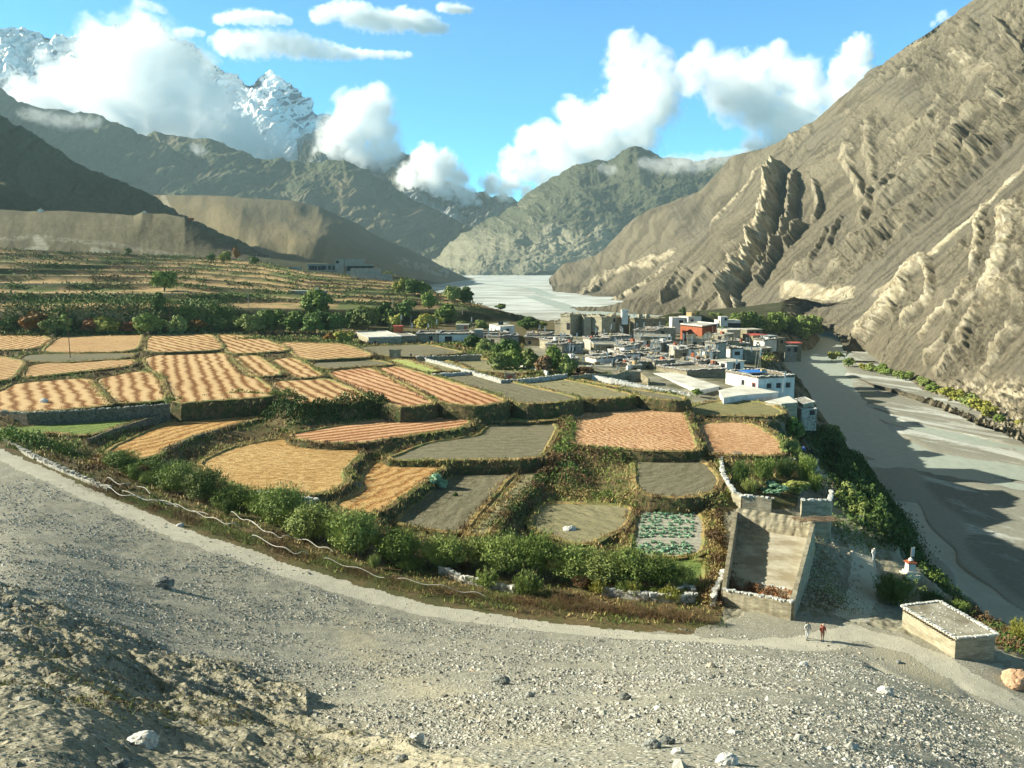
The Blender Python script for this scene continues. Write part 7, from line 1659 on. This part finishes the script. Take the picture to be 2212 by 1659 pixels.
person(onG(1743, 1381), R(4), 1.78, (.45, .46, .42), (.62, .63, .62), None, (.10, .12, .10), 'walker in pale trousers and grey shirt with a dark backpack, left of the two', .17)
person(onG(1776, 1385), R(-6), 1.70, (.28, .09, .06), (.36, .20, .15), (.55, .40, .28), (.30, .08, .05), 'walker in a dark red jacket, tan shorts and sun hat with a red pack', .12, polex=False, shorts=True)
person(onG(1886, 1212), R(15), 1.75, (.62, .64, .62), (.50, .54, .56), (.6, .58, .5), (.35, .36, .34), 'walker in white clothes and hat coming down the path by the chorten', .15, polex=False)
person(onG(888, 775), R(180), 1.65, (.05, .05, .06), (.04, .04, .05), None, None, 'farmer in dark clothes standing at the corner of the lime green strip', .05, polex=False)
person(onG(1764, 1013), R(10), 1.70, (.55, .40, .34), (.20, .19, .18), (.6, .55, .5), (.40, .20, .16), 'walker in a pinkish top coming along the cliff path by the garden', .12, polex=False)
person(onG(1736, 984), R(10), 1.70, (.05, .14, .40), (.04, .05, .06), None, (.04, .10, .34), 'walker with a blue pack in the shade at the head of the cliff path', .12, polex=False)
person(onG(1753, 984), R(0), 1.65, (.05, .06, .06), (.04, .04, .05), None, None, 'walker in black in the shade beside the blue pack', .12, polex=False)
# brush fence along the path with its rails and posts
FP = [(60, 990), (130, 1020), (190, 1050), (260, 1075), (330, 1100), (410, 1125), (480, 1148), (590, 1180), (700, 1216), (800, 1244), (900, 1270), (1000, 1287), (1100, 1300), (1200, 1311), (1300, 1323), (1400, 1334), (1480, 1342), (1525, 1348)]
o = hedge('brush_fence', FP[2:9], 2.0, .7, 420, ['brown', 'olive'], .12, 'low dry thorn fence beside the upper path under the white rails', 'fence', twig=True)
o = hedge('brush_fence', FP[8:14], 2.0, 1.0, 620, ['brown', 'olive'], .12, 'dry thorn fence curving below the willow row', 'fence', twig=True)
o = hedge('brush_fence', FP[13:], 1.0, 1.7, 900, ['brown', 'brown'], .13, 'tall dark twig fence ending at the enclosure corner', 'fence', twig=True)
M_POLEW = plain('bleached_wood', (.46, .44, .38))
def rail(pts, label, r_=.045, hz=.8):
    w = [onG(a, b) for a, b in pts]; w = [q + np.array([0, 0, hz + random.uniform(-.12, .12)]) for q in w]
    S = spline([list(q) for q in w], len(w) * 5); m = MB(); m.tube([tuple(q + np.array([0, 0, .16 * math.sin(i * .9)])) for i, q in enumerate(S)], r_, 6); L = S[len(S) // 2].copy()
    tag(m.build('fence_rail', M_POLEW, None, L), label, 'rail', 'bleached rails on the brush fence')
rail([(233, 1044), (262, 1058), (300, 1064), (325, 1076)], 'upper bleached rail at the left end of the thorn fence')
rail([(233, 1066), (268, 1082), (330, 1092), (385, 1108)], 'lower bleached rail at the left end of the thorn fence')
rail([(265, 1076), (320, 1092), (360, 1098), (400, 1112), (450, 1126)], 'long bleached rail beside the white stone')
rail([(415, 1118), (450, 1130), (490, 1146), (520, 1150)], 'thin curved rail in the middle of the thorn fence')
rail([(540, 1140), (580, 1165), (610, 1176)], 'straight pale rail leaning down to the right')
rail([(500, 1120), (530, 1136), (560, 1148)], 'short pale rail behind the thorn fence')
rail([(545, 1170), (600, 1196), (640, 1208), (665, 1206)], 'thin sagging rail above the path')
rail([(610, 1172), (650, 1178), (690, 1196), (720, 1206)], 'curved rail by the rubble pile under the willows')
rail([(700, 1222), (760, 1240), (830, 1262)], 'dark lower rail right of the rubble pile', .035)
rail([(860, 1264), (930, 1280), (1000, 1292), (1050, 1300)], 'long low rail at the foot of the thorn fence', .04)
n_ = 0
for a, b in [(700, 1205), (742, 1232), (806, 1240), (830, 1246), (910, 1262), (970, 1258), (1040, 1292), (1110, 1296), (1130, 1300), (1200, 1310), (1262, 1312), (1330, 1322), (1395, 1330), (1440, 1338), (1500, 1346), (1523, 1350)]:
    g = onG(a, b); h = random.uniform(1.3, 2.1); m = MB(); m.tube([(0, 0, -.3), (random.uniform(-.12, .12), 0, h)], [.045, .03], 5); n_ += 1
    tag(m.build('fence_post', M_POLE, None, g), f'thin wooden post of the brush fence, {ORD[n_ - 1]} from the left', 'post', 'posts of the brush fence')
# bare shrub by the cliff at the right
m = MB(); g = onG(2148, 1346)
for i in range(46):
    t = random.uniform(0, 6.28); r_ = random.uniform(.2, 1.2); m.tube([(0, 0, -.1), (math.cos(t) * r_ * .4, math.sin(t) * r_ * .3, 1.2), (math.cos(t) * r_, math.sin(t) * r_ * .7, random.uniform(1.8, 3.2))], [.03, .02, .008], 4)
tag(m.build('bare_shrub', simple('pale_twigs', (.34, .27, .17), (.5, .42, .28), 4, .01), None, g), 'leafless tan shrub on the cliff behind the mud hut', 'shrub')
# ------------------------------------------------------------------ clouds: closed lumpy bodies filled with even white vapour
def cloud_mat(px_, dens, ns, er, balls, zs):
    m = bpy.data.materials.new('cloud_vapour'); m.use_nodes = True; nt = m.node_tree; nt.nodes.clear()
    o = nt.nodes.new('ShaderNodeOutputMaterial'); v = nt.nodes.new('ShaderNodeVolumePrincipled')
    v.inputs['Color'].default_value = (1, 1, 1, 1); v.inputs['Density Attribute'].default_value = ''; v.inputs['Anisotropy'].default_value = 0.0
    pos = geopos(nt); sq = geopos(nt, 1, 1, 1 / zs); a = None
    for c, rad in balls:
        d = N(nt, 'ShaderNodeVectorMath', operation='DISTANCE'); nt.links.new(sq, d.inputs[0]); d.inputs[1].default_value = (c[0], c[1], c[2] / zs)
        k = mth(nt, 'MULTIPLY_ADD', d.outputs['Value'], -1.0 / rad, 1.0)
        a = k if a is None else mth(nt, 'SMOOTH_MAX', a, k, .12)
    n1 = noise_node(nt, 1.0 / (ns * px_), 8, .68, pos, .45)
    e = mth(nt, 'ADD', mth(nt, 'MINIMUM', mth(nt, 'MULTIPLY', a, 1.9), 1.0), mth(nt, 'MULTIPLY_ADD', n1, er, -.5 * er - .30))
    mr_ = N(nt, 'ShaderNodeMapRange'); mr_.inputs[1].default_value = 0.0; mr_.inputs[2].default_value = 1.0; nt.links.new(e, mr_.inputs[0])
    nt.links.new(mth(nt, 'MULTIPLY', mth(nt, 'POWER', mr_.outputs[0], 1.4), dens / px_), v.inputs['Density'])
    nt.links.new(v.outputs[0], o.inputs['Volume']); return m
def cloud(label, blobs, r, mfp=5.6, vox=5.0, zs=1.0, flat=.8, group=None, grow=1.55, er=3.6, ns=None, fill=0):
    px_ = r / FD; bm = bmesh.new(); avg = sum(b_[2] for b_ in blobs) / len(blobs); balls = []
    if fill: blobs = [tuple(np.array(p) + (np.array(q) - np.array(p)) * t / fill) for p, q in zip(blobs[:-1], blobs[1:]) for t in range(fill)] + [blobs[-1]]
    for x, y, rad in blobs:
        c = PR(x, y, r + random.uniform(-.25, .25) * rad * px_); rd = rad * px_ * grow / zs ** .5; balls.append((c, rd))
        bmesh.ops.create_icosphere(bm, subdivisions=2, radius=1.03, matrix=Matrix.Translation(c) @ Matrix.Diagonal((rd, rd, rd * zs, 1)))
    me = bpy.data.meshes.new('cloud'); bm.to_mesh(me); bm.free(); o = bpy.data.objects.new('tmp', me); col.objects.link(o)
    md = o.modifiers.new('r', 'REMESH'); md.mode = 'VOXEL'; md.voxel_size = vox * .8 * px_
    dg = bpy.context.evaluated_depsgraph_get(); dg.update(); m2 = bpy.data.meshes.new_from_object(o.evaluated_get(dg)); bpy.data.objects.remove(o)
    m2.materials.clear(); m2.materials.append(cloud_mat(px_, 1.0 / mfp, ns or max(13, avg * 1.0), er, balls, zs))
    o = bpy.data.objects.new('cloud', m2); col.objects.link(o); return tag(o, label, 'cloud', group)
if CLOUDS:
    cloud('huge white cloud bank covering the snow peaks on the left', [(310, 118, 62), (250, 155, 74), (375, 160, 66), (190, 205, 55), (430, 235, 60), (330, 235, 80), (495, 262, 40), (400, 300, 50), (300, 290, 56), (160, 215, 50), (90, 250, 40), (520, 300, 36), (470, 240, 34)], 11500, mfp=13)
    cloud('low ragged cloud along the foot of the snow peaks', [(470, 318, 34), (530, 322, 32), (590, 336, 30), (640, 342, 26), (690, 350, 24), (210, 285, 34), (150, 262, 30), (100, 240, 34), (60, 225, 26), (250, 270, 34)], 10800, mfp=6)
    cloud('thin veil of cloud across the left snow face', [(40, 190, 24), (110, 160, 22), (90, 120, 14), (20, 215, 22), (150, 190, 24)], 11000, mfp=22)
    cloud('thin cloud veil below the pointed snow peak', [(520, 265, 26), (560, 285, 26), (610, 290, 22)], 11000, mfp=22)
    cloud('upright white cloud right of the pointed snow peak', [(768, 245, 40), (805, 232, 38), (745, 290, 42), (815, 285, 38), (835, 335, 34), (780, 335, 40), (715, 320, 32), (850, 365, 26)], 10000, mfp=9)
    cloud('round white cloud sinking into the distant valley', [(925, 352, 32), (960, 358, 28), (885, 388, 26), (935, 395, 34), (985, 388, 24), (955, 425, 26), (1008, 425, 22), (985, 445, 18), (1030, 445, 14)], 9300)
    cloud('small faint cloud between the round one and the valley mouth', [(1065, 400, 22), (1090, 410, 22), (1110, 392, 20), (1045, 395, 12), (1140, 415, 16)], 9300, mfp=10)
    cloud('great towering cloud left half above the valley mountain', [(1352, 112, 34), (1395, 118, 28), (1355, 165, 42), (1420, 160, 38), (1400, 215, 58), (1330, 250, 48), (1225, 240, 24), (1265, 285, 50), (1190, 305, 38), (1140, 305, 26), (1205, 345, 40), (1300, 315, 50), (1375, 290, 46), (1110, 345, 24), (1140, 360, 28), (1180, 375, 28), (1240, 350, 34), (1090, 370, 18), (1330, 320, 40)], 9000, mfp=8)
    cloud('great cloud right half behind the mountain ridge', [(1520, 108, 20), (1500, 160, 34), (1560, 165, 42), (1625, 180, 48), (1650, 130, 24), (1680, 105, 18), (1690, 165, 40), (1735, 175, 38), (1580, 220, 38), (1650, 235, 46), (1730, 240, 54), (1800, 225, 44), (1700, 290, 50), (1770, 280, 50), (1840, 220, 44), (1640, 320, 32)], 9400, mfp=9)
    cloud('small bright cloud turret beside the steep ridge', [(1850, 118, 28), (1828, 150, 28), (1855, 160, 24)], 8800)
    cloud('long flat cloud streak high over the snow peaks', [(490, 92, 22), (530, 100, 26), (580, 92, 26), (640, 98, 24), (690, 108, 20), (740, 116, 15), (790, 116, 10), (840, 118, 9), (880, 117, 8)], 15000, vox=3.5, fill=3, zs=.75)
    cloud('small oval cloud near the top left', [(475, 42, 11), (515, 36, 14), (560, 38, 15), (600, 42, 12), (622, 46, 8)], 15000, vox=3, fill=3, zs=.7)
    cloud('broad soft cloud at the top centre', [(690, 34, 16), (735, 22, 18), (770, 34, 24), (830, 48, 22), (880, 42, 22), (920, 50, 20), (950, 62, 14)], 15000, vox=3.5, fill=3, zs=.8)
    cloud('tiny cloud at the top right of the broad one', [(955, 16, 9), (985, 18, 11), (1010, 22, 8)], 15000, vox=2.5, fill=3, zs=.7)
    cloud('faint wisp at the top edge over the snow peaks', [(300, 6, 11), (325, 14, 10), (352, 22, 8)], 15000, mfp=16, vox=2.5, fill=3, zs=.7)
    cloud('small wisp right of the big cloud bank top', [(385, 70, 9), (410, 70, 10), (435, 72, 7)], 13000, mfp=12, vox=2.5, fill=3, zs=.7)
    cloud('tiny cloud touching the top of the steep ridge', [(2035, 36, 10), (2048, 44, 8), (2015, 52, 6)], 9000, mfp=14, vox=2.5)
    cloud('mist lying on the crest of the left ridge', [(55, 245, 12), (95, 254, 15), (135, 262, 16), (175, 262, 14), (205, 262, 12)], 4350, mfp=45, vox=3, fill=3, zs=.8)
    cloud('small puff of mist on the slope of the second ridge', [(420, 318, 9), (432, 326, 11)], 4000, mfp=30, vox=2, fill=3)
    cloud('mist wrapping the top of the valley mountain', [(1390, 352, 12), (1425, 358, 18), (1470, 355, 22), (1515, 352, 20), (1560, 340, 17), (1610, 332, 14)], 4300, mfp=42, vox=3, fill=3, zs=.8)
    cloud('small mist patch left of the valley mountain summit', [(1300, 362, 9), (1322, 368, 11)], 4250, mfp=32, vox=2.5, fill=3)
NOHAZE = False
def haze():
    m = bpy.data.materials.new('valley_haze'); m.use_nodes = True; nt = m.node_tree; nt.nodes.clear()
    o = nt.nodes.new('ShaderNodeOutputMaterial'); v = nt.nodes.new('ShaderNodeVolumePrincipled')
    v.inputs['Color'].default_value = (.62, .85, .92, 1); v.inputs['Density'].default_value = 0.00005; v.inputs['Anisotropy'].default_value = 0.1
    nt.links.new(v.outputs[0], o.inputs['Volume'])
    b = MB(); b.box((0, 1685, 440), (5600, 3510, 940)); h = b.build('haze', m); h.visible_shadow = True
    tag(h, kind='stuff')
if not NOHAZE: haze()
